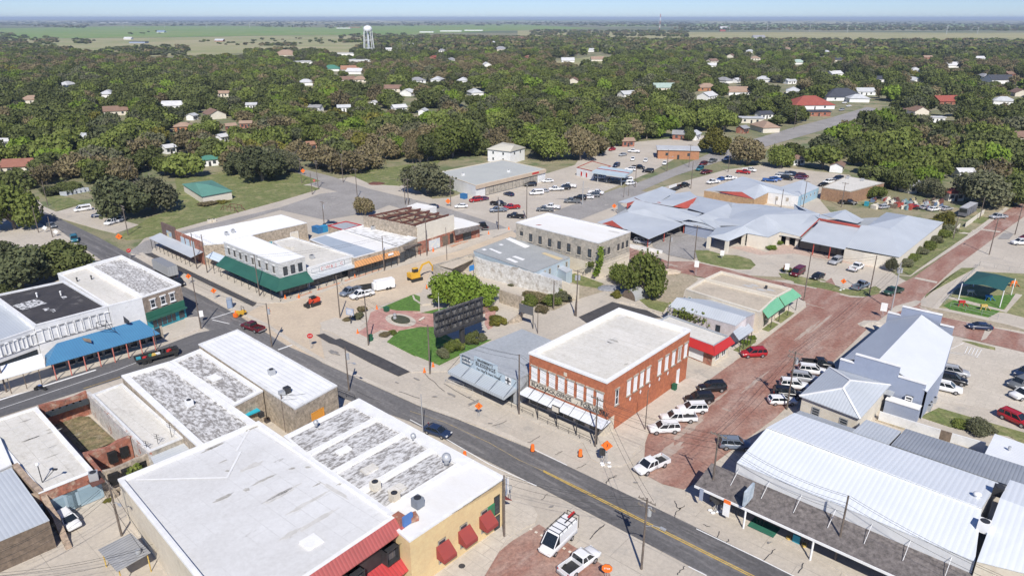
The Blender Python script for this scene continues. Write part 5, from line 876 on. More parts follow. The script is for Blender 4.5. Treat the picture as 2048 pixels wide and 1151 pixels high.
# ================================================================== HOUSES OF THE TOWN AND BEYOND
KEEP = []                                   # places that stay clear of nearer trees
def ppm(p): return F/math.hypot(p.y, H)
RC = {}
def colmat(nm, c): 
    if nm not in RC: RC[nm] = mat('roof_'+nm, c, tuple(x*.82 for x in c), .4, rough=.75)
    return RC[nm]
ROOFS = dict(tan=(.36, .25, .18), brown=(.24, .15, .11), grey=(.30, .30, .31), pale=(.52, .53, .54), white=(.62, .62, .62), green=(.07, .22, .16), red=(.33, .085, .06), dark=(.06, .065, .08), orange=(.36, .19, .12), blue=(.20, .28, .38), cream=(.5, .46, .38), rust=(.30, .13, .09), paleg=(.38, .48, .42))
WALLS = dict(w=WHT, c=CREAM, b=BRICKO, t=STUCC, g=PURPB, o=mat('orange_brick', (.42, .20, .10), (.36, .17, .09), .8))
def house(tok, wpx, roof, wall, label, kind='gable', rot=0, h=3., dep=.7, name='house', cat='house', keep=True, group=None):
    p = pts(tok)[0]; w = wpx/ppm(p); dpt = max(5, w*dep); r = thing(name, label, cat, (p.x, p.y, 0), group); a = math.radians(rot); ca, sa = math.cos(a), math.sin(a)
    T = lambda x, y, z: Vector((p.x+x*ca-y*sa, p.y+x*sa+y*ca, z)); X, Y = w/2, dpt/2; rh = min(X, Y)*.55
    MB().prism([T(*q, 0) for q in ((-X, -Y), (X, -Y), (X, Y), (-X, Y))], -.1, h).build('wall', WALLS[wall], r); o = .5
    e = [T(-X-o, -Y-o, h), T(X+o, -Y-o, h), T(X+o, Y+o, h), T(-X-o, Y+o, h)]; rm = colmat(roof, ROOFS[roof]); mb = MB()
    if kind == 'flat': mb.prism(e, h+.002, h+.4)
    elif kind == 'hip':
        k = max(0, X-Y); a1, a2 = (T(-k, 0, h+rh), T(k, 0, h+rh)) if X >= Y else (T(0, 0, h+rh), T(0, .1, h+rh))
        for f in ([e[0], e[1], a2, a1], [e[1], e[2], a2], [e[2], e[3], a1, a2], [e[3], e[0], a1]): mb.slab(f, .15)
    else:
        a1, a2 = T(-X-o, 0, h+rh), T(X+o, 0, h+rh); mb.slab([e[0], e[1], a2, a1], .15); mb.slab([a1, a2, e[2], e[3]], .15)
        for s in (-1, 1): f = MB(); f.face([T(s*X, -Y, h), T(s*X, Y, h), T(s*X, 0, h+rh*.95)]); f.build('gable_end', WALLS[wall], r)
    mb.build('roof', rm, r)
    if ppm(p) > 1.7:
        for s in (-.28, .25):
            c = T(X*2*s, -Y-.04, h*.55); MB().box(tuple(c), (1.3, .1, 1.3), a).build('window', GLASS, r)
        c = T(0, -Y-.04, 1.05); MB().box(tuple(c), (1., .1, 2.1), a).build('door', DARK, r)
    if keep: x, y = proj((p.x, p.y, h)); q = ppm(p); KEEP.append((x-wpx*.3, y-rh*q, x+wpx*.3, y+h*q*.1, p.y))
    return r
HS = [('A1062,752', 34, 'tan', 'o', 'orange tan hip roofed brick house among dark trees left of centre', 'hip', 20), ('A1330,750', 18, 'tan', 'b', 'small tan roofed shed at the near end of the brown fence', 'gable', 30),
('A1420,735', 22, 'tan', 'b', 'brown sided shed beside the wooden fence in the wood', 'gable', 10), ('A1285,815', 22, 'white', 'w', 'little white gabled house just below the brown fence', 'gable', 60), ('A1205,950', 34, 'green', 'w', 'green roofed white house above the green hip roofed hall', 'hip', 30),
('A140,985', 62, 'rust', 'c', 'long house with rusty red roof at the left edge', 'gable', 15), ('A515,815', 30, 'pale', 'w', 'pale roofed house deep in the wood on the left', 'gable', -20), ('A1292,555', 22, 'tan', 'c', 'tan roofed house alone in the middle of the left wood', 'gable', 0), ('A1450,625', 20, 'pale', 'w', 'white roofed house with light walls right of the lone tan roof', 'gable', 10),
('A1820,640', 24, 'grey', 'w', 'grey roofed house half hidden near the wood centre', 'gable', -15), ('A1980,640', 24, 'pale', 'w', 'pale roofed house right of the half hidden grey roof', 'gable', 15), ('A1650,325', 46, 'tan', 'c', 'large tan hip roofed house at the far edge of the wood', 'hip', 0),
('A1745,372', 54, 'white', 'w', 'wide white warehouse behind the far edge of the wood', 'flat', 0), ('A1910,408', 34, 'green', 'w', 'green roofed far house left of the water tower', 'hip', 0), ('A1995,402', 16, 'orange', 'c', 'small orange roofed far house left of the water tower', 'hip', 0), ('A975,880', 20, 'white', 'w', 'small white house peeping through dark trees', 'gable', 50), ('A1108,690', 16, 'pale', 'w', 'narrow white house behind the orange tan brick house', 'gable', 80),
('A1795,860', 18, 'orange', 'b', 'small orange roof hidden above the corner lawn', 'gable', 20), ('A45,842', 18, 'white', 'w', 'tiny white house near the left edge', 'gable', 0), ('A2000,322', 40, 'white', 'w', 'long white shed beside the wide white warehouse', 'flat', 0),
('B395,272', 24, 'white', 'g', 'white roofed blue walled house right of the water tower', 'gable', 20), ('B620,285', 22, 'pale', 'w', 'pale roofed far house between fields and trees', 'gable', 0), ('B742,278', 20, 'rust', 'w', 'rust roofed far house beside the pale roofed one', 'gable', -20), ('B925,292', 26, 'grey', 'c', 'grey roofed far house in the upper middle', 'hip', 0),
('B1010,240', 36, 'brown', 'b', 'tall dark brown church roof on the horizon woods', 'gable', -35), ('B540,340', 14, 'red', 'b', 'small red roof right of the water tower foot', 'gable', 60), ('B1082,338', 14, 'orange', 'b', 'small orange gable in the upper middle trees', 'gable', 60), ('B110,362', 60, 'white', 'w', 'very wide white roof at the foot of the water tower', 'flat', 0),
('B60,412', 34, 'orange', 'w', 'orange roofed white house in front of the wide white roof', 'gable', 10), ('B90,425', 30, 'white', 'w', 'white house right in front of the orange roofed one', 'gable', -10), ('B340,640', 26, 'white', 'w', 'white house in the middle of the wood, with a tan yard', 'gable', 30), ('B480,660', 20, 'pale', 'w', 'pale house right of the white one with a tan yard', 'gable', 80),
('B195,612', 14, 'white', 'w', 'narrow white house left of the one with a tan yard', 'gable', 80), ('B480,868', 24, 'rust', 'c', 'pinkish long house behind the lawn', 'gable', 10), ('B1860,520', 40, 'paleg', 'c', 'pale green long roof in the right middle trees', 'gable', 5), ('B1650,560', 30, 'pale', 'w', 'broken white roofs near the right middle trees', 'gable', 30), ('B1310,358', 24, 'white', 'w', 'white house beside the tan clearing', 'gable', 0),
('B1480,352', 24, 'tan', 'c', 'tan roofed house beyond the clearing', 'gable', 0), ('B1860,290', 26, 'red', 'w', 'long red roofed far building', 'gable', 0), ('B1440,298', 18, 'pale', 'w', 'small pale far house left of the long red roof', 'gable', 0), ('B1730,284', 34, 'white', 'w', 'long white far building left of the long red roof', 'flat', 0),
('B1300,835', 22, 'brown', 'c', 'brown roofed house behind the supermarket trees', 'gable', 60), ('B1650,840', 24, 'tan', 'b', 'small tan roofed house behind the parking lot', 'gable', 10), ('B1965,800', 34, 'grey', 'b', 'grey roofed brick house behind the flat roofed orange shop', 'gable', -15),
('C185,520', 38, 'tan', 'o', 'tan roofed brick house on the right side of the wood', 'hip', 0), ('C370,545', 46, 'tan', 'w', 'long tan roofed white house behind a fence', 'gable', 0), ('C355,475', 16, 'white', 'w', 'small white house above the long tan roofed one', 'gable', 50), ('C710,370', 26, 'paleg', 'w', 'grey green roofed far house', 'hip', 0), ('C938,355', 26, 'dark', 'c', 'far house with dark roof right of the grey green one', 'hip', 0),
('C955,572', 74, 'dark', 'w', 'wide low building with dark hip roof and white garage front', 'hip', 0), ('C1090,545', 34, 'pale', 'w', 'pale gabled building right of the wide dark hip roof', 'gable', 0), ('C770,620', 78, 'red', 'w', 'red roofed building with forecourt beside the long road', 'hip', 5), ('C820,665', 44, 'dark', 'b', 'dark flat roofed building just below the red roofed one', 'flat', 0),
('C515,680', 28, 'dark', 'w', 'dark blue roofed house left of the red roofed building', 'gable', 20), ('C440,705', 44, 'pale', 'c', 'pale flat roofed building among trees by the road', 'flat', -10), ('C1175,470', 28, 'dark', 'w', 'dark roofed house behind the long road', 'gable', 0), ('C1605,388', 30, 'white', 'w', 'white roofed house in the upper right', 'gable', 0),
('C1860,490', 44, 'dark', 'w', 'two storey white house with dark roof near the right edge', 'gable', 0), ('C1925,440', 24, 'brown', 'b', 'brown roofed brick house at the right edge', 'gable', 20), ('C1555,600', 48, 'red', 'b', 'bright red roofed house in the right hand trees', 'gable', 10), ('C1500,702', 30, 'white', 'w', 'low white flat building under the bright red roof', 'flat', 0),
('C1945,815', 52, 'brown', 'c', 'wide brown roofed house at the right edge', 'gable', 0), ('H1395,260', 30, 'red', 'c', 'red roofed house behind the junk yard', 'hip', 0), ('H1050,190', 42, 'grey', 'c', 'grey hip roofed cottage behind the junk yard', 'hip', 10), ('C935,985', 32, 'brown', 'w', 'white house with brown roof and porch near the tow trucks', 'gable', 60),
('C700,945', 24, 'brown', 'w', 'brown roofed white porch house left of its twin', 'hip', 10), ('C110,800', 30, 'pale', 'w', 'pale roofed house above the orange brick shop', 'gable', 60), ('C392,765', 18, 'grey', 'b', 'small grey house with brick chimney by the yellow green tree', 'gable', 40), ('C1660,1025', 30, 'white', 'w', 'white roof glimpsed above the junk yard trees', 'gable', 0),
('C1925,290', 60, 'white', 'w', 'wide white warehouse at the upper right edge', 'flat', 0), ('C285,165', 14, 'white', 'w', 'white far barn in the upper right', 'gable', 0), ('C278,182', 10, 'red', 'b', 'tiny red far barn below the white one', 'gable', 0), ('C485,222', 22, 'grey', 'w', 'grey gabled far hall in the upper right', 'gable', 0), ('C920,438', 26, 'white', 'w', 'white roofed house behind the wide dark hip roof', 'gable', 20),
('C665,482', 20, 'pale', 'w', 'pale roofed small house left of the wide dark hip roof', 'gable', 20), ('C1750,345', 18, 'white', 'w', 'small white far house left of the brown roofed brick one', 'gable', 0), ('C1455,340', 16, 'tan', 'b', 'small tan far house in the upper right', 'gable', 0), ('C20,270', 26, 'pale', 'w', 'pale far house at the middle top of the trees', 'flat', 0), ('C60,290', 22, 'tan', 'c', 'tan far house beside the pale one at the top of the trees', 'flat', 0),
('A740,228', 14, 'white', 'w', 'white barn out in the fields', 'gable', 0), ('A800,250', 30, 'dark', 'g', 'dark sheds out in the fields', 'flat', 0), ('A1265,240', 16, 'pale', 'b', 'pale roofed barn at the field edge', 'gable', 0), ('A930,188', 14, 'blue', 'w', 'blue roofed barn in the green field', 'gable', 0), ('B500,188', 26, 'white', 'w', 'long white shed beyond the green field', 'flat', 0), ('B640,182', 40, 'white', 'w', 'long white far works left of the other long works', 'flat', 0), ('B770,178', 34, 'white', 'w', 'far white works right of the other long works', 'flat', 0),
('B85,160', 22, 'rust', 'b', 'far red brick block left of the water tower tank', 'flat', 0), ('B230,122', 22, 'white', 'w', 'white domed plant on the horizon', 'flat', 0), ('A540,123', 26, 'white', 'w', 'far white hall on the left horizon', 'flat', 0), ('A680,132', 52, 'white', 'w', 'wide far white hall on the left horizon', 'flat', 0), ('A1380,133', 30, 'pale', 'c', 'pale far hall on the horizon', 'flat', 0), ('A1700,124', 24, 'white', 'w', 'white far hall near the middle horizon', 'flat', 0), ('A430,132', 20, 'white', 'w', 'small white far hall on the left horizon', 'flat', 0), ('A1980,165', 26, 'white', 'w', 'low white buildings beyond the fields', 'flat', 0)]
for t, w_, rf, wl, lb, kd, rt in HS:
    d = pts(t)[0].y; house(t, w_, rf, wl, lb, kd, rt, h=5.6 if 'two storey' in lb else (4.5 if kd == 'flat' and d > 600 else 3.), dep=.7 if kd != 'flat' else .5, keep=d < 1500)
house('B1940,905', 78, 'pale', 'o', 'wide flat roofed orange brick shop beside the main road', 'flat', -8, h=4.2, dep=.55, name='brick_shop', cat='shop')
r = thing('board_fence', 'brown board fence round the tan roofed sheds', 'fence', tuple(pts('A1370,760')[0])); thinwall(r, 'A1290,765@2 A1465,752@2 A1460,735@2', .15, colmat('rust', ROOFS['rust']), name='boards'); 
r = thing('monument_row', 'row of grey monument slabs in front of the dark hedge', 'monument', tuple(pts('D570,150')[0]))
for k in range(6): p = pts('D490,158')[0].lerp(pts('D660,125')[0], k/5); MB().box((p.x, p.y, .7), (2.4, .3, 1.6), .2).box((p.x, p.y, .08), (3., 1.2, .16), .2).build('slab', RGREY, r)
# ---- water tower
p = pts('P739,112')[0]; r = thing('water_tower', 'white water tower with domed tank on slender braced legs', 'water tower', tuple(p)); zt = 48.
m = mat('tower_white', (.72, .74, .75)); q = Vector((p.x, p.y, 0)); prof = [(0, 38.5), (3, 38.7), (6.2, 40.2), (7.4, 42.2), (7.5, 45), (6.2, 47.6), (3.4, 49.2), (0, 49.8)]; mb = MB()
b0 = len(mb.v); n = 20
for rr_, z in prof:
    for k in range(n): t = 2*math.pi*k/n; mb.v.append((q.x+max(rr_, .01)*math.cos(t), q.y+max(rr_, .01)*math.sin(t), z))
for i in range(len(prof)-1):
    for k in range(n): mb.f.append((i*n+k, i*n+(k+1) % n, (i+1)*n+(k+1) % n, (i+1)*n+k)); mb.m.append(0)
mb.build('tank', m, r, smooth=True); MB().tube([q, q+Vector((0, 0, 39))], 1.1, 10).build('riser_pipe', m, r)
for k in range(8): t = 2*math.pi*k/8; MB().tube([q+Vector((10*math.cos(t), 10*math.sin(t), 0)), q+Vector((7*math.cos(t), 7*math.sin(t), 42))], .42, 6).build('leg', m, r)
for z in (13, 26): 
    R_ = 10-3*z/42; mb = MB()
    for k in range(8): t, u = 2*math.pi*k/8, 2*math.pi*(k+1)/8; mb.beam((q.x+R_*math.cos(t), q.y+R_*math.sin(t), z), (q.x+R_*math.cos(u), q.y+R_*math.sin(u), z), .4)
    mb.build('ring_brace', m, r)
p = pts('B1838,180')[0]; r = thing('radio_mast', 'thin red and white radio mast on the horizon', 'mast', tuple(p)); 
for k in range(5): MB().beam((p.x, p.y, k*16), (p.x, p.y, k*16+16), 2.2).build('mast_section', REDW if k % 2 == 0 else WHT, r)
WT = []
for k, (t, hp) in enumerate((('C320,182', 14), ('C535,180', 12), ('C808,150', 14), ('C995,190', 15), ('C1005,150', 12), ('C1165,145', 9), ('C1377,150', 12), ('C1567,196', 15), ('C1745,196', 12), ('C1770,155', 9), ('C1930,150', 10), ('C780,186', 14), ('C370,135', 11), ('A950,166', 12), ('A1190,160', 10), ('A1438,165', 10), ('A1690,160', 10), ('A710,162', 8), ('B780,150', 12), ('B1050,155', 16), ('B1770,178', 12), ('A215,158', 8), ('A460,160', 7))):
    p = pts(t)[0]; hm_ = hp/ppm(p)/1.; 
    if not WT:
        r = thing('pylon', 'slim steel pylon standing far off in the plain', 'pylon', tuple(p), 'pylons on the plain'); m = mat('pylon_steel', (.45, .46, .47)); MB().beam((p.x, p.y, 0), (p.x, p.y, 30), 1.2).build('mast', m, r); MB().beam((p.x-5, p.y, 26), (p.x+5, p.y, 26), .9).build('cross_arm', m, r); WT.append(r); r.scale = (1, 1, hm_/30)
    else: c = copy_tree(WT[0]); c.location = p; c.scale = (1, 1, hm_/30)
# ================================================================== VEGETATION
def leafmat(nm, c, c2, c3=None):
    c, c2 = [tuple(v*k_ for v, k_ in zip(q, (1.5, 1.42, 1.25))) for q in (c, c2)]
    return mat(nm, c, c2, .9, thr=(.35, .65), rough=.75, spec=.2, rand=.28, trans=.22, stain=c3, sscale=.6, sthr=(.56, .66))
LM = {'oak': leafmat('leaf_oak', (.055, .072, .026), (.095, .112, .042)), 'elm': leafmat('leaf_elm', (.075, .105, .026), (.13, .155, .045)), 'brown': leafmat('leaf_brown', (.12, .108, .06), (.165, .14, .09), (.05, .065, .022)),
      'bright': leafmat('leaf_bright', (.09, .15, .02), (.13, .18, .035)), 'grey': leafmat('leaf_greygreen', (.08, .092, .055), (.125, .13, .085)), 'gold': leafmat('leaf_gold', (.14, .13, .03), (.10, .11, .03)), 'juniper': leafmat('leaf_juniper', (.055, .068, .038), (.085, .098, .052))}
BARK = mat('bark', (.16, .13, .10), (.24, .21, .18), 2., fine=.4)
def npmesh(name, V, Fq, mats):
    me = bpy.data.meshes.new(name); n = len(Fq); me.vertices.add(len(V)); me.vertices.foreach_set('co', np.asarray(V, np.float32).ravel()); k = Fq.shape[1]
    me.loops.add(n*k); me.loops.foreach_set('vertex_index', Fq.astype(np.int32).ravel()); me.polygons.add(n); me.polygons.foreach_set('loop_start', np.arange(0, n*k, k, dtype=np.int32)); me.polygons.foreach_set('loop_total', np.full(n, k, np.int32))
    for m in mats: me.materials.append(m)
    me.update(calc_edges=True); return me
def crown_mesh(name, kind, seed, N=2600, s=.085, lobes=13, flat=.75, gap=.0, low=.25):
    """unit crown: radius about 1, from z = low to about low + 1.5*flat"""
    R = np.random.default_rng(seed); L = []
    for i in range(lobes):
        a = R.uniform(0, 2*np.pi); rr = np.sqrt(R.uniform(0, 1))*.72; zz = R.uniform(.2, 1.)*(1-.45*rr)*flat*1.25; L.append((rr*np.cos(a), rr*np.sin(a), low+zz, R.uniform(.2, .46)))
    L.append((0, 0, low+flat*.75, .5)); C = np.array(L); w = C[:, 3]**2; k = R.choice(len(C), N, p=w/w.sum())
    d = R.normal(size=(N, 3)); d[:, 2] = d[:, 2]*.9+.12; d /= np.linalg.norm(d, axis=1)[:, None]; rad = C[k, 3]*(1-.55*R.random(N)**2.2)*(1+.12*R.normal(size=N))
    c = C[k, :3]+d*rad[:, None]*np.array([1, 1, .8]); nrm = d+.75*R.normal(size=(N, 3)); nrm /= np.linalg.norm(nrm, axis=1)[:, None]
    t = np.cross(nrm, R.normal(size=(N, 3))); t /= np.linalg.norm(t, axis=1)[:, None]; b = np.cross(nrm, t); ss = s*R.uniform(.5, 1.25, N)[:, None]
    V = np.stack([c-t*ss-b*ss*.6, c+t*ss*.9-b*ss*.7, c+t*ss+b*ss*.65, c-t*ss*.8+b*ss*.8], 1).reshape(-1, 3); return npmesh(name, V, np.arange(4*N).reshape(-1, 4), [LM[kind]])
def trunk_mesh(name, seed, low=.25, flat=.75, r=.055, twigs=0):
    R = random.Random(seed); mb = MB(); mb.tube([(0, 0, 0), (R.uniform(-.03, .03), R.uniform(-.03, .03), low), (R.uniform(-.05, .05), 0, low+flat*.7)], [r*1.3, r, r*.4], 6)
    for i in range(6+twigs):
        a = R.uniform(0, 6.28); e = R.uniform(.45, .85); z0 = low*R.uniform(.7, 1.3); z1 = low+flat*R.uniform(.5, 1.15); mb.tube([(0, 0, z0), (e*.5*math.cos(a), e*.5*math.sin(a), (z0+z1)*.52), (e*math.cos(a), e*math.sin(a), z1)], [r*.6, r*.35, r*.1], 4)
        for j in range(3 if twigs else 0): b = a+R.uniform(-.7, .7); mb.tube([(e*.5*math.cos(a), e*.5*math.sin(a), (z0+z1)*.52), (e*1.05*math.cos(b), e*1.05*math.sin(b), z1+R.uniform(-.2, .2))], [r*.25, r*.08], 3)
    me = bpy.data.meshes.new(name); me.from_pydata(mb.v, [], mb.f); me.materials.append(BARK); return me
VAR = []      # (kind, crown mesh, trunk mesh)
for kd, n, N, s, lb, gp in (('oak', 3, 2800, .085, 15, 0), ('elm', 3, 2400, .09, 12, 0), ('brown', 2, 1300, .07, 12, 8), ('grey', 2, 1500, .08, 12, 6), ('bright', 1, 2400, .09, 11, 0), ('gold', 1, 1900, .085, 11, 0), ('brown', 1, 800, .065, 13, 12), ('juniper', 1, 2400, .08, 12, 0)):
    for i in range(n): VAR.append((kd, crown_mesh('crown', kd, 100+len(VAR)*7, N, s, lb), trunk_mesh('trunk', len(VAR), twigs=gp)))
NEAR = {k: crown_mesh('crown', k, 900+i, 7000, .05, 18) for i, k in enumerate(LM)}
def tree(p, R_, hh, vi, rot, label, group=None, near=None, name='tree', cat='tree'):
    kd, cm, tm = VAR[vi]; r = thing(name, label, cat, (p[0], p[1], 0), group); r.rotation_euler = (0, 0, rot); r.scale = (R_, R_, hh/1.35)
    c = bpy.data.objects.new('crown', NEAR[near] if near else cm); COL.objects.link(c); c.parent = r; t = bpy.data.objects.new('trunk', tm); COL.objects.link(t); t.parent = r; return r
KV = {k: [i for i, v in enumerate(VAR) if v[0] == k] for k in LM}
TREES = []
def T_(tok, rpx, kind, label, hf=1.2, name='tree', cat='tree'):
    p = pts(tok)[0]; R_ = rpx/ppm(p); TREES.append((p, R_)); return tree(p, R_, R_*hf, KV[kind][0], random.uniform(0, 6), label, near=kind, name=name, cat=cat)
# trees one can pick out
T_('P247,437', 62, 'juniper', 'broad dark grey green oak by the parked white pickup, the left of the pair', 1.35); T_('P308,420', 54, 'grey', 'broad grey green oak next to the green hip roofed hall, right of the pair', 1.35)
T_('P30,458', 55, 'elm', 'large green shade tree at the left edge beside the street', 1.7); T_('P525,362', 52, 'juniper', 'dark spreading oak on the lawn beside the road corner', 1.3); T_('P480,350', 34, 'juniper', 'smaller dark oak left of the spreading oak by the road corner', 1.3); T_('P572,345', 36, 'grey', 'grey green oak right of the spreading oak by the road corner', 1.3)
T_('P45,575', 74, 'juniper', 'wide dark oak behind the black roofed building, at the left edge', 1.1); T_('P128,548', 64, 'oak', 'wide dark green oak behind the white roofed row, nearest the street', 1.15); T_('P-25,545', 60, 'juniper', 'dark oak at the left edge behind the wide oaks', 1.2); T_('P190,566', 34, 'elm', 'smaller green oak closest to the street behind the worn roofs', 1.2); T_('P5,615', 50, 'oak', 'low oak at the left edge just behind the grey metal roof', 1.0)
T_('P910,612', 52, 'bright', 'bright green round topped park tree, the larger of two', 1.55); T_('P965,608', 34, 'bright', 'bright green park tree next to the stone wall', 1.4)
T_('K380,560', 22, 'elm', 'small park tree under the black billboard, the middle one', 1.5) if 0 else None
for s_, rp, kd, lb in (('K295,600', 14, 'grey', 'small park tree under the billboard, the one nearest the street'), ('K370,550', 17, 'elm', 'small park tree under the billboard, second from the street'), ('K435,525', 15, 'elm', 'small park tree right against the billboard post'), ('K545,480', 17, 'oak', 'dark small park tree right of the billboard post'), ('K640,450', 11, 'grey', 'thin small park tree furthest right of the billboard post')): T_(s_, rp, kd, lb, 1.7, 'small_tree')
T_('I480,500', 44, 'elm', 'tall mottled tree beside the arched tin shed', 2.15); T_('I290,380', 26, 'elm', 'small tree between the stone building and tall mottled tree', 1.6); T_('P855,388', 50, 'grey', 'wide grey leafed tree beside the supermarket wall', 1.35); T_('E1270,310', 22, 'brown', 'half bare tree behind the roofless building', 1.8)
T_('P800,312', 28, 'bright', 'bright green tree at the back of the lawn', 1.5); T_('B420,940', 20, 'brown', 'thin half bare tree on the lawn', 2.6); T_('P905,315', 50, 'elm', 'large green tree left of the white house', 1.5); T_('P855,322', 40, 'oak', 'dark green tree behind the supermarket lawn', 1.4); T_('P1095,318', 42, 'elm', 'large green tree right of the white house', 1.5)
T_('P1160,320', 36, 'brown', 'olive brown tree beside the filling station', 1.9); T_('B1490,880', 17, 'gold', 'small yellow tree behind the parking lot', 1.8); T_('B985,905', 12, 'elm', 'small tree against the white house', 1.8)
T_('P1495,330', 38, 'brown', 'spreading mottled tree shading the road by the tow trucks', 1.5); T_('P1562,335', 26, 'elm', 'green tree on the verge right of the shading tree', 1.8); T_('C225,880', 34, 'gold', 'yellow green tree above the orange brick shop', 1.4); T_('C90,810', 13, 'oak', 'dark conical tree beside the pale roofed house', 2.2)
T_('H700,250', 22, 'elm', 'round green bush tree beside the brown flat building', 1.2); T_('H1200,240', 26, 'grey', 'grey green tree among the junk yard', 1.6); T_('H900,180', 34, 'oak', 'dark tree behind the grey hip roofed cottage', 1.5); T_('H1640,300', 60, 'grey', 'wide tree overhanging the bus', 1.2); T_('H1820,290', 40, 'elm', 'tree overhanging the far brick street', 1.3); T_('H1300,520', 24, 'gold', 'yellow brown tree at the far end of the grey hall', 1.5); T_('H855,900', 11, 'grey', 'small tree in the paved planting bed', 3.0, 'small_tree')
T_('W1640,190', 30, 'grey', 'shrubby tree beside the garden wall', .9); T_('H1950,300', 50, 'oak', 'dark tree at the right edge over the brick street', 1.3); T_('P1985,330', 60, 'oak', 'dark tree above the far brick street', 1.2)
for k, s_ in enumerate(('H980,850', 'H1040,800', 'H1110,740', 'H1180,700', 'H1250,640', 'H1330,590', 'H1370,550')):
    T_(s_, 16+2*(k % 3 == 0), 'elm' if k % 2 else 'grey', ('tallest shrub of the row, nearest the parked cars', 'second shrub of the row along the grey hall', 'third shrub of the row along the grey hall', 'middle shrub of the row along the grey hall', 'fifth shrub of the row along the grey hall', 'sixth shrub of the row along the grey hall', 'last shrub of the row, at the far end of the grey hall')[k], .95, 'shrub', 'shrub')
for s_, rp, kd, hf, lb in (('G1600,880', 11, 'bright', .9, 'clipped green bush by the cream wall, left one'), ('G1660,830', 11, 'bright', .9, 'clipped green bush by the cream wall, right one'), ('H758,850', 9, 'bright', 1., 'round bush beside the dark doorway'), ('H515,800', 8, 'gold', .5, 'low yellow hedge beside the silver minivan'), ('F350,970', 6, 'bright', .9, 'small bush in the round park bed'), ('F245,940', 9, 'elm', .8, 'dark bush in the round park bed'), ('N1490,250', 13, 'grey', 1., 'bush round the blue park sign'), ('N1530,190', 11, 'brown', 1.2, 'taller brown bush behind the blue park sign'), ('N1390,270', 9, 'brown', .8, 'low bush left of the blue park sign'), ('N1730,400', 13, 'brown', .5, 'low brown shrub beside the brick path'), ('N1790,385', 11, 'elm', .5, 'low green shrub beside the park lawn'),
  ('K760,280', 17, 'gold', .9, 'yellow green bush beside the park wall, upper one'), ('K800,300', 17, 'gold', .9, 'yellow green bush beside the park wall, right one'), ('K740,310', 12, 'gold', .8, 'yellow green bush beside the park wall, lower one'), ('K740,180', 12, 'gold', .8, 'yellow green bush beside the park wall, top one'), ('K1060,130', 20, 'elm', 1.1, 'green bush overgrowing the old lot, left of its neighbours'), ('K1150,110', 22, 'brown', 1., 'brown green bush in the overgrown lot'), ('K1250,120', 22, 'elm', .9, 'green bush in the middle of the overgrown lot'), ('K1350,90', 20, 'grey', .9, 'grey green bush in the overgrown lot, nearest the leaning poles'), ('K1160,190', 16, 'brown', .7, 'low brown bush at the foot of the overgrown lot'), ('K1040,60', 14, 'brown', .9, 'brown bush at the back of the overgrown lot'),
  ('I230,500', 13, 'gold', .9, 'yellow green bush left of the arched tin shed'), ('L1370,30', 10, 'bright', .9, 'green bush at the kerb behind the dark red car, left one'), ('L1430,-10', 9, 'bright', .9, 'green bush at the kerb behind the dark red car, right one'), ('I1245,820', 8, 'elm', 1.2, 'little tree by the porch of the ivy covered shop'), ('G1750,1070', 13, 'elm', .5, 'low bushes round the car park sign'), ('F850,850', 6, 'grey', .8, 'small dry bush under the long white wall'), ('D1600,230', 20, 'brown', .4, 'low brown planting on the lawn by the green hip roofed hall'), ('D1700,215', 16, 'gold', .35, 'yellow planting on the lawn by the green hip roofed hall'), ('D480,140', 28, 'oak', .7, 'dark clipped hedge behind the monument slabs, right part'), ('D400,155', 24, 'juniper', .8, 'dark clipped hedge behind the monument slabs, left part'), ('D560,110', 24, 'oak', .7, 'dark clipped hedge behind the monument slabs, far part'),
  ('Q950,490', 9, 'gold', .35, 'weeds at the foot of the rubble heap'), ('B400,985', 14, 'oak', .8, 'dark bush on the lawn beside the half bare tree'), ('W1500,150', 20, 'elm', .6, 'low bush left of the shrubby tree by the garden wall'), ('T0,0', 0, 0, 0, 0)):
    if rp: T_(s_, rp, kd, lb, hf, 'bush', 'bush')
# ivy and climbers
def ivy(tok, label, n=500, s=.22, spread=.5, m=None):
    P = pts(tok); R = np.random.default_rng(len(tok)); seg = [(P[i], P[i+1]) for i in range(len(P)-1)]; V = []
    for i in range(n):
        a, b = seg[R.integers(len(seg))]; c = np.array(a.lerp(b, R.random()))+R.normal(size=3)*spread*np.array([.8, .4, .8]); c[2] = max(.1, c[2]); t = R.normal(size=3); t /= np.linalg.norm(t); u = np.cross(t, R.normal(size=3)); u /= np.linalg.norm(u); V += [c-t*s-u*s, c+t*s-u*s, c+t*s+u*s, c-t*s+u*s]
    me = npmesh('ivy', np.array(V)-np.array([P[0].x, P[0].y, 0]), np.arange(4*n).reshape(-1, 4), [m or LM['elm']]); o = bpy.data.objects.new('ivy', me); o.location = (P[0].x, P[0].y, 0); COL.objects.link(o); tag(o, label, 'climbing plant'); return o
ivy('I715,600@3.4 I860,665@3.2 I1000,700@3 I1100,735@2.8 I1000,740@1.8 I800,690@1.8 I720,640@1.5', 'thick green ivy covering the side wall of the ivy covered shop', 2200, .2, .6)
ivy('F1540,560@8.6 F1545,640@6.5 F1525,700@4 F1500,760@1.5', 'tall green creeper climbing the corner of the stone building', 1000, .2, .35, LM['bright']); ivy('F1450,690@4 F1500,680@3.5 F1520,720@2.5', 'green creeper spreading at the foot of the tall creeper', 500, .2, .4)
ivy('F1240,830@3.2 F1235,900@1.2', 'creeper hanging over the end of the long white wall', 260, .18, .25); ivy('Q1150,235@3 Q1230,190@3 Q1190,240@1.5', 'weeds growing in the windows of the brick ruin', 260, .18, .35)
ivy('K1000,110@2.8 K1000,180@1', 'creeper on the corner of the park wall', 350, .2, .3)
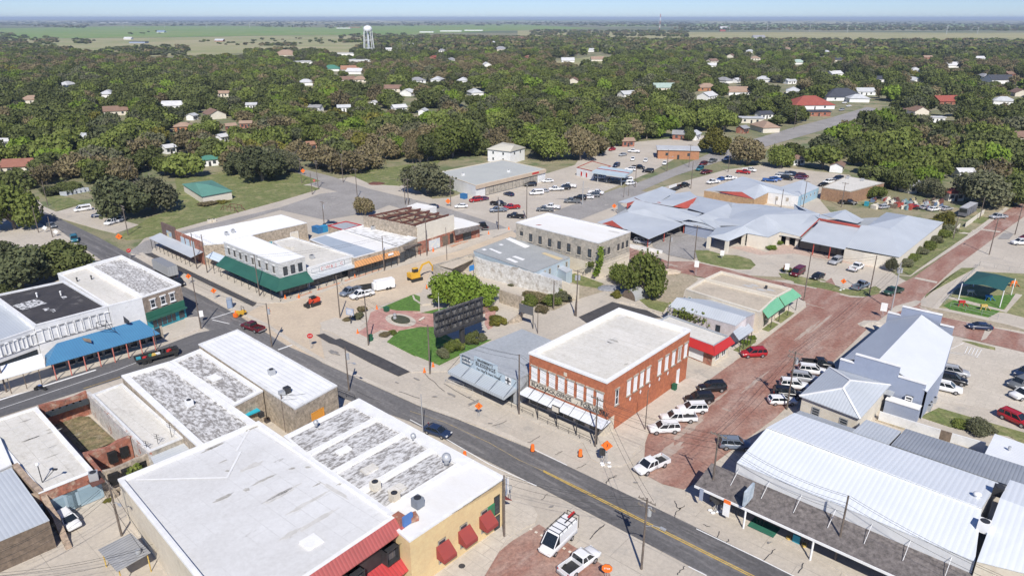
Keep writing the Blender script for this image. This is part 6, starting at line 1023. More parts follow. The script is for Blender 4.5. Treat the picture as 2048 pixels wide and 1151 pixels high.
# ---- woods
def inpoly(x, y, Q):
    c = np.zeros(len(x), bool); n = len(Q); j = n-1
    for i in range(n):
        xi, yi = Q[i]; xj, yj = Q[j]; c ^= ((yi > y) != (yj > y)) & (x < (xj-xi)*(y-yi)/(yj-yi+1e-9)+xi); j = i
    return c
def pp(s): return [(VW[t[0]][0]+float(t[1:].split(',')[0])/VW[t[0]][2], VW[t[0]][1]+float(t[1:].split(',')[1])/VW[t[0]][2]) for t in s.split()]
WOOD = pp('P-260,415 P-60,395 P0,385 P60,378 P110,372 P170,366 P230,372 P340,358 P440,352 P480,345 P560,338 P596,328 P622,338 P700,354 P765,344 P810,330 P850,316 P960,314 P1050,318 P1180,318 P1240,300 P1262,283 P1330,278 P1420,262 P1470,285 P1540,330 P1640,345 P1700,345 P1740,372 P1800,392 P1850,400 P1880,425 P1960,395 P2010,372 P2300,400 P2400,88 P1700,86 P1300,84 P1150,78 P1000,80 P860,76 P760,82 P720,100 P690,118 P600,106 P480,112 P400,124 P330,116 P240,122 P150,108 P60,98 P-60,92 P-400,105')
HOLES = [pp(s) for s in ('P1290,345 P1380,305 P1480,285 P1560,258 P1680,226 P1740,200 P1800,205 P1790,232 P1720,262 P1660,290 P1580,322 P1500,345', 'C900,600 C1210,600 C1200,640 C1050,700 C880,640', 'C540,810 C700,770 C850,700 C1000,690 C700,800 C620,870', 'B1180,345 B1500,310 B1640,340 B1400,405 B1230,405', 'A740,340 A1390,325 A1420,350 A880,375', 'C1430,490 C1680,440 C1700,470 C1500,510', 'C380,590 C480,590 C470,600 C380,600', 'C420,900 C600,900 C650,990 C400,980', 'B320,650 B380,640 B390,700 B320,690', 'A60,985 A300,985 A240,1010 A60,1010', 'C800,345 C880,350 C860,385 C790,370', 'C780,700 C880,700 C900,760 C780,760', 'B1480,850 B1760,880 B1700,930 B1500,920', 'H850,230 H1450,230 H1650,380 H1250,460 H600,300')]
GR = {}
for k in range(52):
    x = random.uniform(660, 2040) if k > 7 else random.uniform(20, 700); y = 84+(118 if x < 1500 else 190)*random.random()**1.1 if k > 7 else random.uniform(135, 240)
    if not inpoly(np.array([x]), np.array([y]), WOOD)[0] or any(inpoly(np.array([x]), np.array([y]), h_)[0] for h_ in HOLES) or any(abs(x-(q[0]+q[2])/2) < 22 and abs(y-q[3]) < 10 for q in KEEP): continue
    i = random.randrange(5); rc = ('pale', 'white', 'grey', 'brown', 'tan')[i]; p = pt(x, y)
    if i not in GR: GR[i] = house(f'P{x:.0f},{y:.0f}', 15*ppm(p), rc, 'w' if i < 3 else 'c', f'{"light grey" if rc == "pale" else rc} roofed small house glimpsed among the trees', 'gable' if i % 2 else 'hip', random.uniform(0, 90), group=f'{rc} roofs glimpsed among the trees')
    else:
        c = copy_tree(GR[i]); c.location = p; c.rotation_euler = (0, 0, random.uniform(-.6, 1.8)); pmm = ppm(p); xx, yy = proj((p.x, p.y, 3)); KEEP.append((xx-5*pmm, yy-3*pmm, xx+5*pmm, yy+.3*pmm, p.y))
pos = []
for lo, hi, sp in ((180, 520, 9.8), (520, 1150, 11.), (1150, 2700, 16)):
    ny = int((hi-lo)/sp)
    for j in range(ny):
        y = lo+j*sp; w_ = y*.80+40; n = int(2*w_/sp); xs = -w_+np.arange(n)*sp+rng.uniform(-.42, .42, n)*sp+(j % 2)*sp/2; ys = y+rng.uniform(-.42, .42, n)*sp; pos.append(np.stack([xs, ys, np.full(n, sp)], 1))
pos = np.concatenate(pos); c_, s_ = math.cos(PIT), math.sin(PIT)
def projn(x, y, z): fw = y*c_-(z-H)*s_; up = y*s_+(z-H)*c_; return CX+F*x/fw, CY-F*up/fw, F/fw
px, py, pm = projn(pos[:, 0], pos[:, 1], 0.); ok = inpoly(px, py, WOOD)
for h_ in HOLES: ok &= ~inpoly(px, py, h_)
gx, gy = pos[:, 0], pos[:, 1]; g = np.sin(gx/47+1.3*np.sin(gy/61))+np.sin(gy/53+1.7*np.sin(gx/39)); thin = np.where(px > 700, .26, .06)+np.where(py < 130, .12, 0)+np.where((px > 1250) & (py < 330), .12, 0)
ok &= rng.random(len(px)) > thin+np.where(g > 1.25, .35, 0)*(px>600)
rad = pos[:, 2]*rng.uniform(.50, .90, len(px))*np.where(pos[:, 2] > 15, .8, 1); hgt_ = rad*rng.uniform(1.15, 1.7, len(px)); hgt_ = np.clip(hgt_, 5, 14)
pxt, pyt, _ = projn(gx, gy, hgt_)
for (x0, y0, x1, y1, d) in KEEP: ok &= ~((px+rad*pm*.8 > x0) & (px-rad*pm*.8 < x1) & (py > y0) & (pyt < y1) & (gy < d+4)); ok &= ~((abs(gx-pt((x0+x1)/2, y1).x) < 6) & (abs(gy-d) < 7))
for (p, R_) in TREES: ok &= (gx-p.x)**2+(gy-p.y)**2 > (R_*.8)**2
sel = np.where(ok & (px > -120) & (px < 2170))[0]; kinds = np.array(rng.choice(len(VAR), len(sel), p=(lambda q: q/q.sum())(np.array([{'oak': 9., 'elm': 9., 'brown': 4., 'grey': 3.6, 'bright': 3.6, 'gold': 1.2, 'juniper': 4.}[v[0]] for v in VAR]))))
patch = np.sin(gx[sel]/90+2)+np.sin(gy[sel]/120); kinds = np.where((patch > 1.0) & (rng.random(len(sel)) < .5), KV['brown'][0], kinds); kinds = np.where((patch < -1.1) & (rng.random(len(sel)) < .5), KV['oak'][1], kinds)
order = np.argsort(-(rad[sel]*pm[sel])*((px[sel] > 0) & (px[sel] < 2048))); NT = max(0, 300-len(TREES)); LBL = {'oak': 'dark green dense crowned tree, one of many in the wood behind town', 'elm': 'mid green leafy tree, one of many in the wood behind town', 'brown': 'brownish half bare tree, one of many in the wood behind town', 'grey': 'grey green thin leaved tree, one of many in the wood behind town', 'bright': 'light green tree, one of many in the wood behind town', 'gold': 'yellowish green tree, one of few in the wood behind town', 'juniper': 'dark grey green tree, one of many in the wood behind town'}
for o in order[:NT]:
    i = sel[o]; kd = VAR[kinds[o]][0]; tree((gx[i], gy[i]), rad[i], hgt_[i], int(kinds[o]), float(rng.uniform(0, 6.28)), LBL[kd], group=f'{kd} trees in the wood')
rest = sel[order[NT:]]; kr = kinds[order[NT:]]
# tree clumps far out on the plain
fp = []
def clump(poly, n, r0, r1, dens=1.):
    Q = pp(poly); xs = [q[0] for q in Q]; ys = [q[1] for q in Q]
    for _ in range(n):
        x, y = random.uniform(min(xs), max(xs)), random.uniform(min(ys), max(ys))
        if inpoly(np.array([x]), np.array([y]), Q)[0]: p = pt(x, y); fp.append((p.x, p.y, random.uniform(r0, r1)))
clump('A0,190 A330,225 A330,262 A-100,262 A-100,200', 130, 6, 11); clump('A420,225 A550,235 A540,258 A430,250', 30, 5, 9); clump('A560,300 A740,280 A760,345 A560,345', 40, 7, 11); clump('A740,270 A1100,260 A1080,325 A740,330', 90, 6, 10); clump('A730,190 A940,180 A935,196 A740,200', 14, 5, 9)
clump('A1090,235 A2014,215 A2014,250 A1300,262', 90, 4, 7); clump('A0,135 A500,155 A480,165 A0,145', 200, 8, 14); clump('A1470,140 A1800,150 A1780,160 A1480,155', 120, 6, 10); clump('A1500,258 A1700,250 A1700,270 A1500,268', 60, 4, 7); clump('A1870,148 A2014,140 A2014,158 A1880,165', 60, 6, 10)
clump('B0,200 B400,196 B400,240 B0,250', 130, 6, 10); clump('B270,138 B700,130 B700,145 B300,150', 150, 7, 12); clump('B0,130 B260,140 B260,152 B0,150', 120, 7, 12); clump('B1100,175 B2014,180 B2014,215 B1100,205', 500, 7, 11); clump('B900,120 B2014,105 B2014,155 B1400,150 B900,135', 700, 10, 20); clump('C0,135 C2014,140 C2014,178 C0,175', 1300, 7, 13); clump('C-300,236 C2300,242 C2300,262 C-300,256', 420, 6, 10); clump('P-200,44 P2250,44 P2250,52 P-200,52', 500, 14, 30); clump('A0,105 A2014,108 A2014,128 A0,135', 800, 14, 26); clump('A500,112 A1300,115 A1300,128 A500,130', 500, 12, 20)
fp = np.array(fp); allx = np.concatenate([gx[rest], fp[:, 0]]); ally = np.concatenate([gy[rest], fp[:, 1]]); allr = np.concatenate([rad[rest], fp[:, 2]]); allh = np.concatenate([hgt_[rest]/1.35, np.minimum(fp[:, 2]*.6, 7)]); allk = np.concatenate([kr, rng.choice([0, 1, 2, 3, 4, 8], len(fp))]).astype(int)
print('TREES', len(sel), 'far', len(fp))
def scatter(name, label, idx, protos, kcol):
    n = len(idx); me = bpy.data.meshes.new(name); me.vertices.add(n); co = np.zeros((n, 3), np.float32); co[:, 0] = allx[idx]; co[:, 1] = ally[idx]; me.vertices.foreach_set('co', co.ravel())
    a = me.attributes.new('sc', 'FLOAT_VECTOR', 'POINT'); s3 = np.stack([allr[idx], allr[idx], allh[idx]], 1).astype(np.float32); a.data.foreach_set('vector', s3.ravel())
    a = me.attributes.new('ro', 'FLOAT_VECTOR', 'POINT'); r3 = np.zeros((n, 3), np.float32); r3[:, 2] = rng.uniform(0, 6.28, n); a.data.foreach_set('vector', r3.ravel())
    a = me.attributes.new('ix', 'INT', 'POINT'); a.data.foreach_set('value', kcol[idx].astype(np.int32)); o = bpy.data.objects.new(name, me); COL.objects.link(o); tag(o, label, kind='stuff')
    ng = bpy.data.node_groups.new(name, 'GeometryNodeTree'); ng.interface.new_socket('Geometry', in_out='INPUT', socket_type='NodeSocketGeometry'); ng.interface.new_socket('Geometry', in_out='OUTPUT', socket_type='NodeSocketGeometry')
    N = ng.nodes; Lk = ng.links.new; gi, go = N.new('NodeGroupInput'), N.new('NodeGroupOutput'); iop = N.new('GeometryNodeInstanceOnPoints'); ci = N.new('GeometryNodeCollectionInfo'); ci.inputs['Collection'].default_value = protos; ci.inputs['Separate Children'].default_value = True; ci.inputs['Reset Children'].default_value = True
    def at(nm, ty): q = N.new('GeometryNodeInputNamedAttribute'); q.data_type = ty; q.inputs[0].default_value = nm; return q.outputs[0]
    Lk(gi.outputs[0], iop.inputs['Points']); Lk(ci.outputs[0], iop.inputs['Instance']); iop.inputs['Pick Instance'].default_value = True; Lk(at('ix', 'INT'), iop.inputs['Instance Index']); Lk(at('ro', 'FLOAT_VECTOR'), iop.inputs['Rotation']); Lk(at('sc', 'FLOAT_VECTOR'), iop.inputs['Scale']); Lk(iop.outputs[0], go.inputs[0])
    md = o.modifiers.new('scatter', 'NODES'); md.node_group = ng; return o
pc = bpy.data.collections.new('crown_kinds'); pf = bpy.data.collections.new('far_kinds')
for i, v in enumerate(VAR):
    me = v[1]; 
    # the crown and its limbs as one mesh, so that a scattered tree stands on a trunk too
    o = bpy.data.objects.new(f'k{i:02d}', me); pc.objects.link(o)
FARM = [crown_mesh('far_crown', k, 500+i, 150, .3, 7) for i, k in enumerate(('oak', 'oak', 'elm', 'grey', 'brown', 'juniper'))]
for i, me in enumerate(FARM): pf.objects.link(bpy.data.objects.new(f'f{i:02d}', me))
near_i = np.where(ally < 1300)[0]; far_i = np.where(ally >= 1300)[0]
kfar = rng.integers(0, 6, len(allx)); scatter('woods', 'unbroken wood of mixed green trees behind the town', near_i, pc, allk); scatter('distant_woods', 'far off tree belts on the plain', far_i, pf, kfar)
# ================================================================== VEHICLES
PC = dict(white=(.75, .75, .75), black=(.012, .012, .014), silver=(.36, .37, .39), grey=(.13, .14, .15), navy=(.02, .035, .08), blue=(.03, .10, .32), red=(.36, .015, .02), maroon=(.11, .012, .02), teal=(.02, .13, .17), brown=(.12, .07, .05), purple=(.10, .04, .09), slate=(.16, .19, .24), green=(.03, .07, .05))
PM = {k: mat('paint_'+k, v, rough=.28 if k not in ('white',) else .35, spec=.6) for k, v in PC.items()}
CGL = mat('car_glass', (.015, .02, .025), rough=.06, spec=.8); TYRE = mat('tyre', (.018, .018, .018), rough=.85); RIM = mat('alloy', (.42, .42, .43), rough=.35, metal=.6); HL = mat('head_lamp', (.75, .75, .72), rough=.2); TL = mat('tail_lamp', (.35, .01, .01), rough=.3); TRIM = mat('black_trim', (.025, .025, .025), rough=.6)
def loft(S, W):                       # S: stations (x, z0, zbelt, halfwidth factor)
    mb = MB(); n = 10
    for x, z0, z1, f in S:
        w = W/2*f; h = z1-z0
        for y, z in ((-.86, 0), (-1, .2), (-1., .62), (-.94, .88), (-.80, 1), (.80, 1), (.94, .88), (1., .62), (1, .2), (.86, 0)): mb.v.append((x, y*w, z0+z*h))
    for i in range(len(S)-1):
        for k in range(n): a, b = i*n+k, i*n+(k+1) % n; mb.f.append((a, a+n, b+n, b)); mb.m.append(0)
    mb.f.append(tuple(range(n))); mb.m.append(0); mb.f.append(tuple(range((len(S)-1)*n+n-1, (len(S)-1)*n-1, -1))); mb.m.append(0); return mb
def cabin(mb, xa, xb, xc, xd, W, zb, zr, wt=.76, paint=1, glass=0, pil=(.5,)):
    """belt line xa (rear) .. xb (front), roof xc .. xd"""
    w0, w1 = W/2*.93, W/2*wt; L = [(xa, -w0, zb), (xb, -w0, zb), (xb, w0, zb), (xa, w0, zb)]; U = [(xc, -w1, zr-.06), (xd, -w1, zr-.06), (xd, w1, zr-.06), (xc, w1, zr-.06)]
    for i in range(4): j = (i+1) % 4; mb.face([L[i], L[j], U[j], U[i]], glass)
    R1 = [(xc-.02, -w1-.02, zr-.07), (xd+.02, -w1-.02, zr-.07), (xd+.02, w1+.02, zr-.07), (xc-.02, w1+.02, zr-.07)]; R2 = [(xc+.15, -w1+.12, zr), (xd-.15, -w1+.12, zr), (xd-.15, w1-.12, zr), (xc+.15, w1-.12, zr)]
    mb.face(R2, paint)
    for i in range(4): j = (i+1) % 4; mb.face([R1[i], R1[j], R2[j], R2[i]], paint)
    for i in range(4): mb.beam(L[i], U[i], .09, mi=paint)
    for q in pil:
        for s in (0, 1):
            a, b = (L[0], L[1]) if s == 0 else (L[3], L[2]); c, d = (U[0], U[1]) if s == 0 else (U[3], U[2]); mb.beam(tuple(Vector(a).lerp(Vector(b), q)), tuple(Vector(c).lerp(Vector(d), q)), .08, mi=paint)
def wheels(root, xs, W, r=.36, w=.24):
    me = None
    for x in xs:
        for s in (-1, 1):
            if me is None: o = MB().tube([(0, -w/2, 0), (0, w/2, 0)], r, 16, 0).tube([(0, -w/2-.01, 0), (0, w/2+.01, 0)], r*.6, 12, 1).build('wheel', [TYRE, RIM], root); me = o.data
            else: o = bpy.data.objects.new('wheel', me); COL.objects.link(o); o.parent = root
            o.location = (x, s*(W/2-w/2+.01), r)
def lights(root, L, W, zf, zr, xf=None, xr=None):
    xf = xf if xf is not None else L/2; xr = xr if xr is not None else -L/2
    for s in (-1, 1):
        MB().box((xf-.07, s*(W/2-.3), zf), (.16, .36, .16)).build('headlight', HL, root); MB().box((xr+.05, s*(W/2-.17), zr), (.14, .16, .3)).build('taillight', TL, root)
PROTO = {}
def proto(kind):
    if kind in PROTO: return PROTO[kind]
    r = thing('parked_car', '', 'car', (0, 0, 0)); P = PM['white']
    if kind in ('sedan', 'hatch'):
        L, W = 4.75, 1.84
        loft([(-2.37, .42, .82, .80), (-2.3, .30, .98, .93), (-1.7, .24, 1.03, 1), (-.9, .22, .98, 1), (.9, .22, .98, 1), (1.5, .24, .92, .99), (2.1, .28, .80, .95), (2.32, .34, .70, .86), (2.38, .42, .62, .76)], W).build('body', P, r, smooth=True)
        mb = MB(); cabin(mb, -2.0 if kind == 'sedan' else -2.28, 1.25, -1.2 if kind == 'sedan' else -1.9, .35, W, .94, 1.46, pil=(.42,)); mb.build('cabin', [CGL, P], r); wheels(r, (-1.42, 1.42), W, .33, .22); lights(r, 4.7, W, .68, .86)
    elif kind == 'suv':
        L, W = 4.95, 1.98
        loft([(-2.46, .50, 1.0, .84), (-2.38, .36, 1.16, .95), (-1.6, .28, 1.18, 1), (1.0, .28, 1.14, 1), (1.7, .3, 1.08, .98), (2.25, .34, .98, .94), (2.44, .4, .86, .86), (2.48, .5, .72, .8)], W).build('body', P, r, smooth=True)
        mb = MB(); cabin(mb, -2.42, 1.25, -2.15, .45, W, 1.12, 1.80, .80, pil=(.28, .6)); mb.build('cabin', [CGL, P], r); wheels(r, (-1.48, 1.5), W, .39, .26); lights(r, 4.9, W, .82, 1.05)
        for s in (-1, 1): MB().beam((-2., s*.68, 1.83), (.3, s*.68, 1.83), .05).build('roof_rail', TRIM, r)
    elif kind == 'pickup':
        L, W = 5.8, 2.02
        loft([(-.35, .38, 1.16, 1), (.9, .36, 1.16, 1), (1.6, .36, 1.14, .99), (2.5, .4, 1.08, .96), (2.85, .44, .98, .9), (2.92, .52, .8, .84)], W).build('body', P, r, smooth=True)
        mb = MB(); cabin(mb, -.45, 1.75, -.3, .95, W, 1.12, 1.86, .78, pil=(.45,)); mb.build('cabin', [CGL, P], r)
        b = MB(); 
        for s in (-1, 1): b.box((-1.62, s*(W/2-.06), .84), (2.55, .12, .64), 0, 0)
        b.box((-2.86, 0, .84), (.1, W-.02, .64), 0, 0); b.box((-.42, 0, .84), (.1, W-.24, .62), 0, 0); b.box((-1.62, 0, .58), (2.4, W-.26, .12), 0, 1); b.build('bed', [P, TRIM], r)
        MB().box((-3.0, 0, .52), (.16, W-.2, .2)).build('bumper', RIM, r); wheels(r, (-1.75, 1.75), W, .41, .28); lights(r, 5.8, W, .86, .98, 2.94, -2.93)
    elif kind == 'van':
        L, W = 5.4, 2.0
        loft([(-2.7, .42, 1.15, .94), (-2.6, .32, 1.2, 1), (1.5, .3, 1.2, 1), (2.3, .34, 1.05, .95), (2.62, .4, .88, .88), (2.68, .5, .76, .8)], W).build('body', P, r, smooth=True)
        mb = MB(); mb.prism([(-2.6, -.93), (.55, -.93), (.55, .93), (-2.6, .93)], 1.18, 2.0, 1); cabin(mb, .3, 1.95, .35, 1.0, W, 1.16, 2.06, .84, pil=()); mb.prism([(-2.55, -.85), (.9, -.85), (.9, .85), (-2.55, .85)], 2., 2.1, 1)
        for s in (-1, 1): mb.box((-.9, s*.935, 1.6), (2.6, .02, .5), 0, 0)
        mb.build('cabin', [CGL, P], r); wheels(r, (-1.6, 1.65), W, .36, .24); lights(r, 5.4, W, .85, 1.1)
    elif kind == 'workvan':
        L, W = 5.9, 2.05
        loft([(-2.95, .45, 1.3, .96), (-2.9, .34, 1.3, 1), (1.7, .34, 1.3, 1), (2.5, .38, 1.12, .95), (2.86, .44, .95, .88), (2.93, .55, .8, .8)], W).build('body', P, r, smooth=True)
        mb = MB(); mb.prism([(-2.88, -.98), (.9, -.98), (.9, .98), (-2.88, .98)], 1.28, 2.5, 1); cabin(mb, .6, 2.2, .7, 1.15, W, 1.26, 2.55, .86, pil=()); mb.prism([(-2.8, -.88), (1.0, -.88), (1.0, .88), (-2.8, .88)], 2.5, 2.6, 1); mb.build('cabin', [CGL, P], r)
        k = MB()
        for s in (-1, 1): k.beam((-2.8, s*.9, 2.85), (1.1, s*.9, 2.85), .06)
        for x in (-2.7, -1.7, -.7, .3, 1.05): k.beam((x, -.95, 2.85), (x, .95, 2.85), .05).beam((x, -.95, 2.5), (x, -.95, 2.88), .05).beam((x, .95, 2.5), (x, .95, 2.88), .05)
        k.beam((-3.3, .35, 3.0), (-1., .35, 3.0), .12).beam((-3.3, -.9, 2.85), (-3.3, -.9, 1.), .06).beam((-3.3, .9, 2.85), (-3.3, .9, 1.), .06).beam((-3.3, -.9, 2.85), (-3.3, .9, 2.85), .06); k.build('ladder_rack', TRIM, r); MB().beam((-3.4, .1, 3.0), (-2.1, .1, 3.0), .22).build('rolled_load', REDP, r)
        wheels(r, (-1.8, 1.85), W, .36, .24); lights(r, 5.9, W, .95, 1.3)
    PROTO[kind] = r; return r
used_p = set()
def car(kind, col, rear, front, label, group=None, cat=None):
    src = proto(kind); first = kind not in used_p; used_p.add(kind); r = src if first else copy_tree(src)
    a, b = pts(rear+'@.7')[0], pts(front+'@.7')[0]; c = (a+b)/2; r.location = (c.x, c.y, .1); r.rotation_euler = (0, 0, math.atan2(b.y-a.y, b.x-a.x)); r['label'] = label; r['category'] = cat or {'suv': 'suv', 'pickup': 'pickup truck', 'van': 'van', 'workvan': 'van'}.get(kind, 'car')
    r.name = {'pickup': 'pickup_truck', 'van': 'parked_van', 'workvan': 'service_van', 'suv': 'parked_suv'}.get(kind, 'parked_car'); r['group'] = group or 'vehicles about the town'
    for ch in r.children:
        for i, s in enumerate(ch.material_slots):
            if s.material and s.material.name.startswith('paint_'): s.link = 'OBJECT'; s.material = PM[col]
    return r
